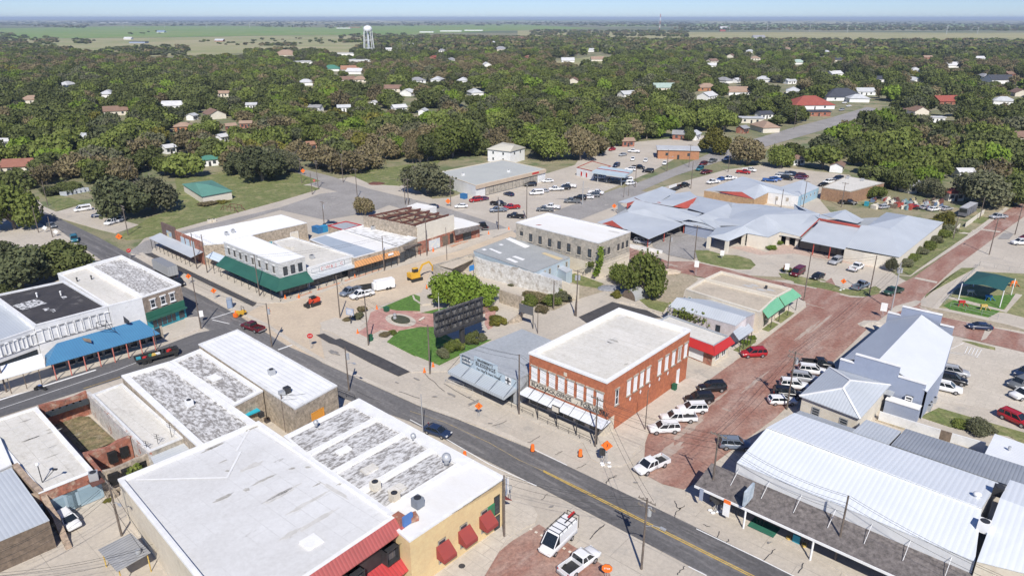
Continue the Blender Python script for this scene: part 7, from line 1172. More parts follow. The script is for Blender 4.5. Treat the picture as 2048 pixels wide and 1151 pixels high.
CARS = [
 ('suv', 'white', 'L800,770', 'L512,785', 'white long suv in the row by the brick building, nearest the main street'), ('pickup', 'white', 'L955,680', 'L612,690', 'white crew cab pickup with dark bed in the row by the brick building'), ('suv', 'white', 'L1035,600', 'L775,610', 'white suv with two dark sunroof panes by the brick building'), ('suv', 'black', 'L1092,510', 'L838,525', 'black suv between the white sunroof suv and the last black one'), ('suv', 'black', 'L1212,410', 'L945,425', 'long black suv furthest up the row by the brick building'),
 ('suv', 'red', 'L1550,110', 'L1345,120', 'shiny dark red suv alone at the kerb of the brick street'), ('pickup', 'black', 'J100,730', 'J325,750', 'black pickup at the top of the row beside the slate blue building'), ('suv', 'white', 'J50,785', 'J275,810', 'white suv second from the top of the row by the hip roofed house'), ('suv', 'silver', 'L1805,320', 'L1995,345', 'silver suv in the row by the hip roofed house, between two white ones'), ('suv', 'white', 'L1700,385', 'L1915,405', 'white suv in the row with its nose under the hip roof, fourth from top'), ('suv', 'black', 'L1655,460', 'L1845,480', 'black suv with silver roof bars fifth in the row by the hip roofed house'), ('hatch', 'white', 'L1612,530', 'L1790,530', 'small white car at the lower end of the row by the hip roofed house'),
 ('suv', 'slate', 'L1180,915', 'L1388,925', 'grey blue suv half in shade beside the white metal hall'), ('pickup', 'white', 'U645,125', 'U445,215', 'white pickup with garden load turning onto the main street'), ('sedan', 'navy', 'T145,150', 'T340,215', 'dark blue sedan driving on the main street'), ('pickup', 'maroon', 'N640,355', 'N470,300', 'maroon pickup driving up the main street near the intersection'),
 ('workvan', 'white', 'P1140,1058', 'P1090,1105', 'white service van with ladder rack on the lower brick street'), ('pickup', 'white', 'P1125,1148', 'P1192,1100', 'white pickup at the bottom edge behind the service van'), ('hatch', 'white', 'Q545,600', 'Q655,705', 'white hatchback parked by the broken stone wall'), ('sedan', 'red', 'Q-90,950', 'Q110,890', 'red car half under the grey metal store roof'),
 ('pickup', 'black', 'D1330,790', 'D1400,850', 'black pickup pulling the grey box trailer'), ('suv', 'teal', 'D562,462', 'D578,520', 'dark teal suv on the street near the left oaks'), ('sedan', 'grey', 'D370,370', 'D420,400', 'grey car in the shade of the street tree at the left'), ('van', 'white', 'D668,258', 'D600,268', 'white van with open rear doors under the left oaks'), ('suv', 'navy', 'D800,305', 'D725,312', 'navy suv tucked under the left oaks'), ('pickup', 'white', 'D915,345', 'D820,375', 'white pickup beside the utility pole under the oaks'), ('sedan', 'silver', 'D945,330', 'D905,350', 'silver car behind the white pickup under the oaks'),
 ('pickup', 'slate', 'E1215,870', 'E1095,915', 'slate blue pickup parked on the excavated street'), ('pickup', 'white', 'E1330,895', 'E1150,940', 'white crew cab pickup parked on the excavated street'),
 ('sedan', 'white', 'F508,235', 'F432,238', 'white sedan at the corner entrance of the car park'), ('suv', 'red', 'F618,185', 'F545,195', 'red suv near the blue bin at the supermarket end'), ('sedan', 'purple', 'F658,178', 'F605,185', 'grey purple car just behind the red suv'), ('pickup', 'black', 'F705,215', 'F805,225', 'black pickup in the middle of the car park, left one'), ('pickup', 'slate', 'F800,265', 'F706,270', 'blue grey pickup with topper in the car park'), ('pickup', 'red', 'F900,243', 'F815,250', 'red brown flatbed pickup in the car park'), ('pickup', 'black', 'F938,318', 'F838,312', 'black pickup nearest the stone building'), ('sedan', 'navy', 'F858,150', 'F812,138', 'navy blue sedan in the open part of the car park'),
 ('suv', 'black', 'F1038,72', 'F965,75', 'black suv in front of the supermarket doors'), ('sedan', 'white', 'F1172,42', 'F1096,45', 'white sedan at the end of the supermarket'), ('van', 'white', 'F1092,135', 'F1002,140', 'white van in the middle of the car park'), ('sedan', 'silver', 'F1115,120', 'F1080,122', 'silver car just behind the white van'), ('pickup', 'white', 'F1245,105', 'F1150,108', 'white pickup left of the black suv in the upper car park row'), ('suv', 'black', 'F1298,98', 'F1225,100', 'black suv between two white pickups in the car park'), ('pickup', 'white', 'F1345,85', 'F1248,80', 'white pickup right of the black suv in the upper car park row'), ('pickup', 'grey', 'F1370,200', 'F1272,198', 'dark grey pickup in the lower car park row'), ('suv', 'black', 'F1425,178', 'F1335,172', 'black suv beside the dark grey pickup'), ('sedan', 'white', 'F1475,168', 'F1405,165', 'white sedan in the roadside car park row'), ('suv', 'grey', 'F1518,155', 'F1452,152', 'dark grey suv in the roadside car park row'), ('pickup', 'white', 'F1455,130', 'F1555,138', 'white pickup at the road end of the car park row'), ('pickup', 'grey', 'F1163,265', 'F1062,262', 'grey pickup parked close to the stone building'), ('pickup', 'white', 'F1220,248', 'F1112,240', 'white pickup parked close to the stone building'),
 ('sedan', 'red', 'F1090,22', 'F1035,30', 'red car at the far corner of the supermarket'), ('pickup', 'white', 'F1480,15', 'F1560,22', 'white pickup under the filling station canopy'), ('pickup', 'grey', 'F1678,42', 'F1578,48', 'grey pickup leaving the filling station canopy'), ('van', 'white', 'F1770,42', 'F1702,48', 'white van beside the filling station canopy'), ('sedan', 'white', 'F1800,58', 'F1742,66', 'white car beside the white van at the filling station'), ('suv', 'navy', 'B1605,945', 'B1575,958', 'navy suv behind the filling station canopy'), ('pickup', 'black', 'B1682,958', 'B1752,966', 'black pickup behind the filling station'), ('suv', 'black', 'B1802,985', 'B1745,982', 'black suv on the roadside of the filling station lot'), ('pickup', 'white', 'B1728,872', 'B1655,868', 'white pickup in the far lot beyond the filling station'), ('sedan', 'silver', 'B1650,885', 'B1604,893', 'silver sedan in the far lot beyond the filling station'), ('sedan', 'white', 'B1690,905', 'B1680,922', 'white car in the far lot, first from the left of three'), ('sedan', 'white', 'B1764,912', 'B1754,932', 'white car in the far lot, middle one of three'), ('sedan', 'white', 'B1875,928', 'B1862,948', 'white car in the far lot, nearest the orange brick shop'), ('suv', 'white', 'B1690,975', 'B1655,972', 'white suv behind the canopy of the filling station'), ('sedan', 'red', 'B1580,855', 'B1550,862', 'small red car at the back of the far lot'),
 ('pickup', 'maroon', 'C213,985', 'C158,995', 'dark red pickup driving on the long road'), ('suv', 'teal', 'C166,965', 'C130,978', 'teal suv driving on the long road'), ('suv', 'maroon', 'C186,938', 'C150,948', 'maroon suv driving behind the teal one'), ('pickup', 'grey', 'C245,918', 'C200,932', 'grey pickup driving on the long road near the orange brick shop'), ('suv', 'white', 'C327,908', 'C285,920', 'white suv on the long road by the mottled tree'),
 ('pickup', 'white', 'G1150,275', 'G1028,290', 'white service pickup left of the bucket trucks'), ('sedan', 'blue', 'G1190,250', 'G1130,262', 'blue car between the white service pickup and bucket truck'), ('pickup', 'white', 'G1290,245', 'G1185,255', 'white utility truck behind the tan brick hall'), ('pickup', 'red', 'G1300,190', 'G1420,200', 'red tow truck on the far lot'), ('pickup', 'white', 'G1370,170', 'G1455,182', 'white pickup right beside the red tow truck'), ('pickup', 'blue', 'G1548,262', 'G1640,268', 'blue pickup in the lot behind the tan brick hall'), ('sedan', 'blue', 'G1600,250', 'G1690,258', 'blue car in the lot behind the tan brick hall'), ('suv', 'white', 'G1635,228', 'G1745,240', 'white suv in the lot behind the tan brick hall'), ('suv', 'black', 'G1700,245', 'G1790,255', 'black suv in the lot behind the tan brick hall'), ('pickup', 'slate', 'G1680,208', 'G1780,215', 'slate pickup in the back row behind the tan brick hall'), ('suv', 'navy', 'G1760,210', 'G1840,222', 'navy suv in the back row behind the tan brick hall'), ('sedan', 'purple', 'G1820,240', 'G1910,250', 'purple grey car at the right end of the back lot'), ('suv', 'maroon', 'G1850,225', 'G1915,235', 'maroon suv at the right end of the back lot'), ('pickup', 'black', 'G790,322', 'G870,305', 'black pickup with a flat trailer beside the long road'),
 ('sedan', 'black', 'H300,122', 'H222,132', 'black sedan left of the brown flat building'), ('suv', 'white', 'H340,100', 'H268,108', 'white car left of the brown flat building'), ('suv', 'navy', 'H425,70', 'H350,80', 'navy car above the brown flat building'), ('pickup', 'black', 'H412,282', 'H550,292', 'black pickup in front of the brown flat building'), ('suv', 'silver', 'H420,780', 'H318,830', 'silver suv nosed out from the grey hall'), ('pickup', 'white', 'H505,885', 'H600,835', 'white pickup in front of the grey hall'), ('van', 'maroon', 'I1885,260', 'I1790,315', 'maroon minivan beside the car park sign'), ('sedan', 'black', 'H262,915', 'H155,960', 'black sedan beside the maroon minivan'), ('pickup', 'slate', 'H530,1050', 'H655,995', 'grey blue pickup parked by the orange road sign on the verge'), ('pickup', 'green', 'H950,1050', 'H800,1095', 'dark green pickup turning at the brick crossroads'),
 ('suv', 'silver', 'G400,800', 'G530,822', 'silver suv parked under the grey carport roof'), ('suv', 'white', 'H2060,640', 'H1945,640', 'white suv at the right edge car park'), ('sedan', 'navy', 'J1740,415', 'J1550,400', 'navy sedan driving on the right hand brick street'), ('suv', 'silver', 'J1310,790', 'J1530,830', 'silver suv in the lot behind the slate blue building'), ('suv', 'black', 'J1290,855', 'J1510,900', 'black suv in the lot between the silver and white ones'), ('suv', 'white', 'J1240,925', 'J1462,975', 'white suv in the lot nearest the slate blue wall'), ('suv', 'grey', 'J2060,890', 'J1940,930', 'grey suv at the right edge of the lot, upper one'), ('suv', 'white', 'J2100,1000', 'J1975,1020', 'white suv at the right edge of the lot, lower one'), ('suv', 'navy', 'J2110,800', 'J2000,840', 'navy car at the right edge of the lot, topmost'), ('suv', 'red', 'W1860,30', 'W2060,120', 'bright red suv at the right edge by the lawn'),
 ('sedan', 'maroon', 'H2100,590', 'H2030,595', 'maroon car at the far right edge behind the white suv'), ('pickup', 'silver', 'H1850,410', 'H1765,415', 'silver pickup on the far end of the brick street'),
 ('sedan', 'white', 'C990,590', 'C972,592', 'white car left of the lawn strip by the red roofed building'), ('sedan', 'white', 'C1025,608', 'C985,612', 'white car second on the forecourt by the red roofed building'), ('suv', 'silver', 'C985,630', 'C945,636', 'silver suv by the kerb of the red roofed building'), ('suv', 'white', 'C850,578', 'C800,580', 'white suv behind the red roofed building'), ('sedan', 'black', 'C660,582', 'C640,588', 'black car left of the red roofed building'), ('sedan', 'white', 'A540,1002', 'A510,1005', 'white car half hidden behind the left wood edge'), ('sedan', 'black', 'E1020,375', 'E975,378', 'black car behind the orange awning shop'), ('sedan', 'navy', 'E1800,240', 'E1760,243', 'navy car beyond the roofless building'), ('pickup', 'black', 'F655,410', 'F620,375', 'black pickup beside the corner shop')]
for k, c in enumerate(CARS): car(*c)
# ---- trailers, machines
def local(tokA, tokB, z=.7):
    a, b = pts(f'{tokA}@{z}')[0], pts(f'{tokB}@{z}')[0]; c = (a+b)/2; return Vector((c.x, c.y, .08)), math.atan2(b.y-a.y, b.x-a.x), (b-a).length
def machine(name, label, cat, A, B, parts):
    c, a, L = local(A, B); r = thing(name, label, cat, tuple(c)); r.rotation_euler = (0, 0, a); r['_loc'] = (0, 0, 0)
    for nm, mt, fn in parts:
        if isinstance(fn, tuple):
            for x in fn[1]:
                for s in (-1, 1): MB().tube([(x, s*fn[2]/2-.12, fn[3]), (x, s*fn[2]/2+.12, fn[3])], fn[3], 12).build(nm, mt, r)
        else: mb = MB(); fn(mb); mb.build(nm, mt, r)
    return r
machine('box_trailer', 'long grey box trailer on the main street behind the worn roof', 'trailer', 'D1200,705', 'D1350,785', [('box', mat('trailer_grey', (.36, .37, .38), stripes=(0, .5, .2)), lambda m: m.box((0, 0, 2.1), (9.5, 2.5, 2.5))), ('roof', mat('trailer_roof', (.22, .23, .25)), lambda m: m.box((0, 0, 3.39), (9.4, 2.4, .06))), ('wheel', TYRE, ('W', (-3.6, -2.6, 3), 2.2, .5))])
machine('horse_trailer', 'white horse trailer on the excavated street behind the pickups', 'trailer', 'E1490,840', 'E1340,870', [('box', WHT, lambda m: m.box((0, 0, 1.45), (4.8, 2., 2.1)).box((2.6, 0, 1.3), (.8, 1.3, 1.6))), ('window_strip', TRIM, lambda m: m.box((0, -1.01, 1.9), (3.6, .03, .25))), ('wheel', TYRE, ('W', (-1.1, -.3), 1.9, .35))])
machine('utility_trailer', 'black open utility trailer beside the white horse trailer', 'trailer', 'E1340,850', 'E1225,868', [('deck', TRIM, lambda m: m.box((0, 0, .6), (4.6, 1.9, .12)).box((0, .93, .9), (4.6, .06, .5)).box((0, -.93, .9), (4.6, .06, .5)).beam((2.3, 0, .6), (3.5, 0, .5), .1)), ('wheel', TYRE, ('W', (-.9, -.2), 1.9, .35))])
machine('flatbed_truck', 'black flatbed trailer loaded with colourful bits on the left street', 'trailer', 'M1245,975', 'M1530,900', [('deck', TRIM, lambda m: m.box((0, 0, .8), (7.6, 2.2, .2)).box((0, 1.1, 1.1), (7.6, .08, .5)).box((0, -1.1, 1.1), (7.6, .08, .5)).box((3.6, 0, 1.1), (.6, 1.6, .9))), *[('load', c_, (lambda X: lambda m: m.box((X, random.uniform(-.5, .5), 1.1), (random.uniform(.5, 1.1), random.uniform(.4, .9), random.uniform(.3, .6)), X))(X_)) for c_, X_ in ((GREENP, -1.), (REDP, -2.2), (WHT, .2), (TRIM, 1.2), (MATS['bin_deep'] if 'bin_deep' in MATS else TEAL, -3.2), (REDP, 2.3), (TRIM, 3.1), (YEL, -.4))], ('wheel', TYRE, ('W', (-2.5, -1.6, 3.2), 2., .4))])
machine('flat_trailer', 'black flat trailer with white cover behind the black pickup by the long road', 'trailer', 'G715,352', 'G790,325', [('deck', TRIM, lambda m: m.box((0, 0, .7), (6., 2.3, .3))), ('cover', WHT, lambda m: m.box((0, 1., 1.3), (5.6, .3, 1.))), ('wheel', TYRE, ('W', (-1, 0), 1.9, .35))])
machine('skid_steer', 'red orange tracked skid steer at the edge of the excavated street', 'loader', 'E835,990', 'E910,965', [('body', mat('machine_red', (.62, .06, .02)), lambda m: m.box((.2, 0, 1.05), (2.2, 1.2, 1.1)).box((.9, 0, 1.3), (1., 1.3, .8))), ('track', TRIM, lambda m: m.box((0, .8, .4), (2.4, .4, .75)).box((0, -.8, .4), (2.4, .4, .75))), ('cab_roof', TRIM, lambda m: m.box((-.1, 0, 2.1), (1.4, 1.2, .12)).beam((-.7, -.5, 1.5), (-.7, -.5, 2.1), .08).beam((-.7, .5, 1.5), (-.7, .5, 2.1), .08)), ('bucket', TRIM, lambda m: m.box((-1.9, 0, .35), (.6, 1.8, .6)).beam((-.4, .7, 1.4), (-1.8, .7, .5), .14).beam((-.4, -.7, 1.4), (-1.8, -.7, .5), .14))])
YM = mat('machine_yellow', (.66, .38, .03), (.58, .32, .03), 1.)
def arm(m): m.beam((.9, 0, 1.4), (2.3, 0, 3.6), .4).beam((2.3, 0, 3.6), (4.3, 0, 4.0), .36).beam((4.3, 0, 4.0), (5.6, 0, 2.1), .3)
machine('excavator', 'yellow excavator with raised boom and bucket on the excavated street', 'excavator', 'E1600,800', 'E1700,775', [('track', TRIM, lambda m: m.box((0, 1.0, .4), (3.2, .5, .75)).box((0, -1., .4), (3.2, .5, .75))), ('body', YM, lambda m: m.box((-.3, 0, 1.4), (2.6, 2.1, 1.1)).box((-1.3, 0, 1.6), (.8, 2.2, 1.1))), ('cab', [CGL, YM], lambda m: m.box((.4, .5, 2.3), (1.3, .95, 1.2), 0, 0).box((.4, .5, 2.95), (1.4, 1.05, .12), 0, 1)), ('boom', YM, arm), ('bucket', YM, lambda m: m.box((5.7, 0, 1.7), (.9, .9, .9)))])
machine('compact_loader', 'small yellow and orange machine with bent tubes beside the portable toilet', 'machine', 'D1810,1070', 'D1890,1040', [('body', YM, lambda m: m.box((0, 0, .6), (2., 1., .7)).box((-.8, 0, 1.), (.5, .8, .6))), ('hoop', TRIM, lambda m: m.beam((.5, -.5, .8), (.5, -.5, 1.9), .08).beam((.5, .5, .8), (.5, .5, 1.9), .08).beam((.5, -.5, 1.9), (.5, .5, 1.9), .08)), ('wheel', TYRE, ('W', (-.6, .6), 1.2, .3)), ('guard', ORNG, lambda m: m.box((-1.5, 0, .5), (.6, .9, .8)))])
machine('motor_coach', 'black and silver motor coach behind the low wall of the junk yard', 'coach', 'H1590,345', 'H1475,410', [('body', mat('coach_grey', (.10, .10, .11), (.2, .2, .21), .5), lambda m: m.box((0, 0, 1.9), (11, 2.5, 2.7))), ('roof', mat('coach_roof', (.4, .4, .41)), lambda m: m.box((0, 0, 3.3), (10.8, 2.3, .12)).box((1, 0, 3.45), (1.4, 1, .25)).box((-2.5, 0, 3.45), (1.4, 1, .25))), ('windscreen', CGL, lambda m: m.box((5.5, 0, 2.3), (.06, 2.2, 1.3)))])
machine('motorcycle', 'motorcycle parked beside the kerb of the left street', 'motorcycle', 'O305,150', 'O395,150', [('frame', PM['black'], lambda m: m.box((0, 0, .75), (1., .35, .4)).beam((.5, 0, .8), (.9, 0, .4), .1).beam((.45, -.4, 1.1), (.45, .4, 1.1), .06)), ('tank', PM['blue'], lambda m: m.box((.2, 0, 1.), (.6, .3, .25))), ('wheel', TYRE, lambda m: m.tube([(.85, -.08, .33), (.85, .08, .33)], .33, 14).tube([(-.75, -.1, .33), (-.75, .1, .33)], .33, 14))])
machine('portable_toilet', 'blue grey portable toilet at the edge of the intersection', 'toilet', 'D1740,1000', 'D1790,995', [('cabin', mat('toilet_blue', (.16, .21, .30)), lambda m: m.box((0, 0, 1.15), (1.15, 1.15, 2.2))), ('roof', RGREY, lambda m: m.box((0, 0, 2.32), (1.2, 1.2, .14))), ('door', mat('toilet_door', (.24, .30, .40)), lambda m: m.box((0, -.6, 1.1), (.8, .04, 1.9)))])
# ---- dumpsters, bins
def dumpster(tok, label, m, s=(2., 1.4, 1.3), rot=AM, lid=None):
    p = pts(tok)[0]; r = thing('dumpster', label, 'dumpster', tuple(p)); a = math.radians(rot); MB().box((p.x, p.y, s[2]/2+.05), s, a).build('bin', m, r); MB().box((p.x, p.y, s[2]+.1), (s[0]+.1, s[1]+.1, .08), a).build('lid', lid or m, r)
BB = mat('bin_blue', (.03, .16, .36), (.03, .13, .3), .8); BG = mat('bin_green', (.015, .10, .05))
dumpster('E905,440', 'light blue dumpster behind the orange awning shop, left one', BB, (3.4, 2., 1.8)); dumpster('E955,435', 'deep blue dumpster behind the orange awning shop, right one', mat('bin_deep', (.02, .22, .42)), (1.8, 2., 1.9)); dumpster('F490,180', 'blue dumpster at the white end of the supermarket', BB, (2.4, 1.6, 1.7)); dumpster('B955,1085', 'bright blue vending box on the supermarket pavement', mat('vending_blue', (.03, .25, .5)), (1., 1., 1.8)); dumpster('B905,1092', 'green dispenser on the supermarket pavement', BG, (1., 1., 1.6))
dumpster('S1565,950', 'green dumpster under the lowest red window awning', BG, (1.3, 1.1, 1.1), AB); dumpster('L745,440', 'green wheelie bin against the red brick wall', BG, (.7, .7, 1.1), AB); dumpster('N1600,450', 'green litter bin by the park pole', BG, (.7, .7, 1.3)); dumpster('N1740,190', 'green litter bin at the park entrance path', BG, (1., .9, 1.)); dumpster('F420,515', 'green barrel bin in front of the roofless building', BG, (.9, .9, 1.)); dumpster('F1755,690', 'black bin behind the stone building', TRIM, (1.2, 1.2, 1.3))
dumpster('H640,315', 'teal box at the edge of the junk yard', TEAL, (1.3, 1.3, 1.3)); dumpster('B1150,1035', 'row of black trolleys by the supermarket doors', TRIM, (1.6, .8, .9)) if 0 else None
# ---- junk yard
JM = [CREAM, STEEL, TRIM, REDW, mat('dull_teal', (.16, .26, .28)), mat('dull_yellow', (.38, .32, .18)), mat('dull_blue', (.12, .17, .26)), TIMBER, CREAM, RUST, RGREY]
JL = ['white appliance', 'grey metal crate', 'black scrap frame', 'red scrap drum', 'teal scrap box', 'yellow scrap panel', 'blue scrap tank', 'old timber pile', 'cream scrap cabinet', 'rusty scrap block', 'grey scrap sheet']
for k in range(64):
    x, y = random.uniform(690, 1300), 0; y = random.uniform(262, 350)+(x-690)*.02; p = pts(f'H{x:.0f},{y:.0f}')[0]; i = k % 11; nm = ('scrap_item', 'scrap_item')[0]
    w_, d_, h_ = random.uniform(.8, 2.4), random.uniform(.7, 1.8), random.uniform(.5, 1.5); mb = MB(); a = random.uniform(0, 3); mb.box((p.x, p.y, h_/2), (w_, d_, h_), a).box((p.x+.3, p.y+.2, h_+.15), (w_*.6, d_*.5, .3), a+.4).beam((p.x-w_/2, p.y, h_), (p.x+w_/2, p.y+.3, h_+.6), .1)
    mb.build(nm, JM[i], label=JL[i]+' lying in the junk yard', cat='scrap', group=JL[i]+'s in the junk yard', loc=tuple(p))
for tk, c_, lb in (('H1165,335', 'silver', 'silver tank like car body in the junk yard'), ('H1050,325', 'red', 'red car at the right side of the junk yard'), ('H1240,350', 'white', 'white car beside the motor coach'), ('H790,330', 'silver', 'silver car body at the left of the junk yard'), ('H1350,345', 'silver', 'silver car between junk yard and motor coach')):
    x, y = map(int, tk[1:].split(',')); car('sedan', c_, f'H{x-45},{y}', f'H{x+45},{y-12}', lb)
# ================================================================== POLES, SIGNS, SMALL THINGS
POLE = mat('pole_wood', (.17, .135, .11), (.11, .09, .075), 1.5, fine=.3); ARMM = mat('arm_wood', (.22, .19, .16))
PT = {}
def pole(tok, h, label, arms=1, tr=0, lamp=0, r_=.15, m=None, lean=0, key=None, rot=None, name='utility_pole'):
    p = pts(tok)[0]; r = thing(name, label, 'utility pole' if name == 'utility_pole' else 'lamp post', tuple(p)); top = p+Vector((lean, 0, h)); MB().tube([p, top], [r_, r_*.7], 8).build('pole_shaft', m or POLE, r)
    d = E2 if rot == 'B' else E1
    for k in range(arms):
        z = h-.35-k*.9; c = p+Vector((lean, 0, z)); mb = MB().beam(tuple(c-d*1.15), tuple(c+d*1.15), .1, .13)
        for q in (-1.05, -.5, .5, 1.05): mb.tube([c+d*q, c+d*q+Vector((0, 0, .26))], .06, 6)
        mb.build('cross_arm', ARMM, r)
    for k in range(tr): c = p+Vector((.35-.7*k, -.1, h-2.3)); MB().tube([c, c+Vector((0, 0, 1.1))], .26, 10).build('transformer', STEEL, r)
    if lamp: c = p+Vector((0, 0, h*.62)); e = c+d*2.1+Vector((0, 0, .9)); MB().tube([c, c+d*1.1+Vector((0, 0, .7)), e], .05, 6).build('lamp_arm', STEEL, r); MB().box(tuple(e+d*.2), (.7, .3, .16), math.atan2(d.y, d.x)).build('lamp_head', STEEL, r)
    PT[key or tok] = top; return r
PL = [('U455,1090', 10.3, 'utility pole with transformer and lamp arm on the main street, lower right', 2, 1, 1, 'a'), ('U1065,495', 11, 'tall utility pole at the veranda corner of the white metal hall', 1, 0, 0, 'b'), ('P1670,1120', 9.6, 'utility pole in front of the white metal hall, lower right edge', 0, 0, 0, 'c'), ('M1780,700', 11.8, 'dark utility pole at the corner by the teal shop front', 0, 0, 0, 'd'),
 ('N725,500', 9.5, 'light pole with white box behind the white ribbed roof', 0, 1, 0, 'e'), ('E1075,1095', 10, 'dark pole at the edge of the park, next to the sandy street', 0, 0, 0, 'f'), ('N1408,890', 8.6, 'pole with transformer and lamp arm by the main street kerb', 0, 1, 1, 'g'), ('N1580,490', 10.5, 'pale pole beside the park litter bin', 0, 0, 0, 'h'), ('T115,205', 7.2, 'thin grey street pole beside the dark blue sedan', 0, 0, 0, 'i'),
 ('K177,740', 10, 'weathered pole on the pavement by the park lawn', 0, 0, 0, 'j'), ('K965,1100', 11.2, 'wooden pole in front of the grey shop and brick building', 0, 0, 0, 'k'), ('L45,945', 8.8, 'wooden pole at the corner of the white canopy', 1, 0, 0, 'l'), ('L487,795', 7.4, 'thin pole beside the brick building wall', 0, 0, 0, 'm'), ('F1352,1085', 11, 'pole with transformers in the old lot behind the billboard', 1, 2, 0, 'n'), ('F1340,1080', 5.5, 'short leaning stub pole next to the transformer pole', 0, 0, 0, 'o'),
 ('G688,1055', 10, 'pole with crossarm beside the dark parking lot', 1, 1, 0, 'p'), ('G922,970', 9.8, 'double pole at the grass island by the carport', 1, 0, 0, 'q'), ('I1890,540', 11.5, 'bare pole at the brick street corner by the green awning', 0, 0, 0, 'r'), ('H665,1105', 10, 'bare pole on the verge by the crossroads', 0, 0, 0, 's'), ('H1727,750', 10.5, 'tall pole with crossarm on the pale lot by the brick street', 1, 0, 0, 't'), ('H1408,612', 7, 'pole by the shrubs of the grey hall', 0, 0, 0, 'u'), ('H1955,572', 9.6, 'pole at the far right beside the brick street', 0, 0, 0, 'v'), ('H418,328', 8.8, 'pole in front of the brown flat building', 1, 0, 0, 'w'),
 ('J860,272', 11.5, 'silver steel pole with many transformers at the brick crossroads', 2, 2, 0, 'x'), ('L1740,612', 11, 'pole with triple crossarm by the hip roofed house', 2, 1, 0, 'y'), ('H1640,440', 7.5, 'pole on the grass beside the low wall', 0, 0, 0, 'z'), ('D985,465', 9.5, 'pole with double crossarm at the left lawn corner', 2, 0, 0, 'A'), ('D297,442', 8.6, 'pale pole beside the left street, nearest the shade tree', 0, 0, 0, 'B'), ('D405,478', 6.5, 'dark pole between the white diamond signs', 0, 0, 0, 'C'), ('D368,237', 9, 'pole on the grass triangle at the left', 0, 0, 0, 'D'),
 ('E458,930', 10.5, 'dark pole in front of the white corner building', 0, 0, 0, 'E'), ('E1742,622', 10.5, 'dark pole in front of the roofless building, left one', 0, 0, 0, 'F'), ('E1415,735', 9.6, 'dark pole in front of the orange awning shop', 0, 0, 0, 'G'), ('E955,395', 8.2, 'pole with white transformer behind the shops', 1, 1, 0, 'H'), ('E1208,178', 11, 'tall dark pole at the bend of the road behind the shops', 1, 0, 0, 'I'), ('E908,105', 11, 'tall pole with two crossarms by the far road corner', 2, 0, 0, 'J'), ('E782,65', 10, 'pole at the dark end of the far road', 1, 0, 0, 'K'), ('E862,150', 8.5, 'pole in the ditch by the far road corner', 0, 0, 0, 'L'),
 ('E1575,228', 9.5, 'pole with lamp left of its twin near the wide grey tree', 0, 0, 0, 'M'), ('E1600,226', 9.3, 'pole with crossarm right of its twin near the wide grey tree', 1, 0, 0, 'N'), ('F390,240', 11, 'pole at the corner entrance of the car park', 0, 0, 0, 'O'), ('F972,338', 11, 'pole at the near edge of the car park', 0, 0, 0, 'P'), ('F755,422', 10.5, 'pole at the far end of the sandy street', 0, 1, 0, 'Q'), ('F1400,228', 8.6, 'lamp pole in the middle of the car park', 0, 0, 1, 'R'), ('G892,342', 10.5, 'pole beside the black pickup and trailer', 0, 0, 0, 'S'), ('G680,190', 9.5, 'pole with lamp by the orange brick shop', 0, 0, 1, 'T'), ('G400,330', 9, 'pole beside the filling station canopy', 0, 0, 0, 'U'),
 ('G875,152', 10, 'pole at the corner of the orange brick shop hedge', 1, 0, 0, 'V'), ('G1222,197', 8, 'pole in front of the mottled shade tree', 0, 0, 0, 'W'), ('C690,742', 13, 'tall pole with wide crossarm where the long road narrows', 1, 0, 0, 'X'), ('A1975,1050', 11.5, 'pole with crossarm at the lawn left of the supermarket', 1, 0, 0, 'Y'), ('D1512,722', 10, 'dark pole in front of the mural building, left one', 0, 0, 0, 'Z'), ('D1592,752', 10.5, 'dark pole in front of the mural building, right one', 0, 0, 0, 'aa'), ('H80,330', 9.5, 'pole with crossarm beside the sky blue wall', 1, 0, 0, 'ab'), ('G1690,508', 6.5, 'pole standing among the grey roofs', 0, 0, 0, 'ac'), ('F360,655', 9.5, 'thin pole in front of the ruined shop', 0, 0, 0, 'ad'),
 ('N-200,300', 1, '', 0, 0, 0, 'zz'), ('Q1078,795', 8.2, 'pole with lamp and tangled wires behind the tin shelter', 1, 0, 1, 'ae'), ('S1985,805', 9.4, 'pole in front of the yellow building wall', 0, 0, 0, 'af'), ('M60,1260', 9, 'pole in front of the ribbed canopy at the left edge', 0, 0, 0, 'ag'), ('M1410,960', 6, 'thin pole beside the loaded flatbed', 0, 0, 0, 'ah'), ('R672,455', 6.8, 'pole in the alley behind the ribbed roof building', 0, 0, 0, 'ai'), ('K1130,385', 5.5, 'short dark pole at the back corner of the grey shop', 0, 0, 0, 'aj'), ('K1270,170', 7, 'dark pole inside the overgrown lot', 0, 0, 0, 'ak'), ('G298,420', 4.5, 'short post beside the long road, left one', 0, 0, 0, 'al'), ('G340,408', 4.5, 'short post beside the long road, right one', 0, 0, 0, 'am'), ('S1015,1230', 6, 'pale pole through the bright red awning', 0, 0, 0, 'an')]
for t in PL:
    if t[6] == 'zz': continue
    pole(t[0], t[1], t[2], t[3], t[4], t[5], key=t[6], m=STEEL if t[6] in ('x', 'i', 'R') else None, lean=.35 if t[6] == 'o' else 0, rot='B' if t[6] in ('x', 't', 'v') else None, r_=.09 if t[6] in ('i', 'ad', 'ah', 'al', 'am', 'aj', 'm') else .15)
WM = mat('wire_black', (.03, .03, .03))
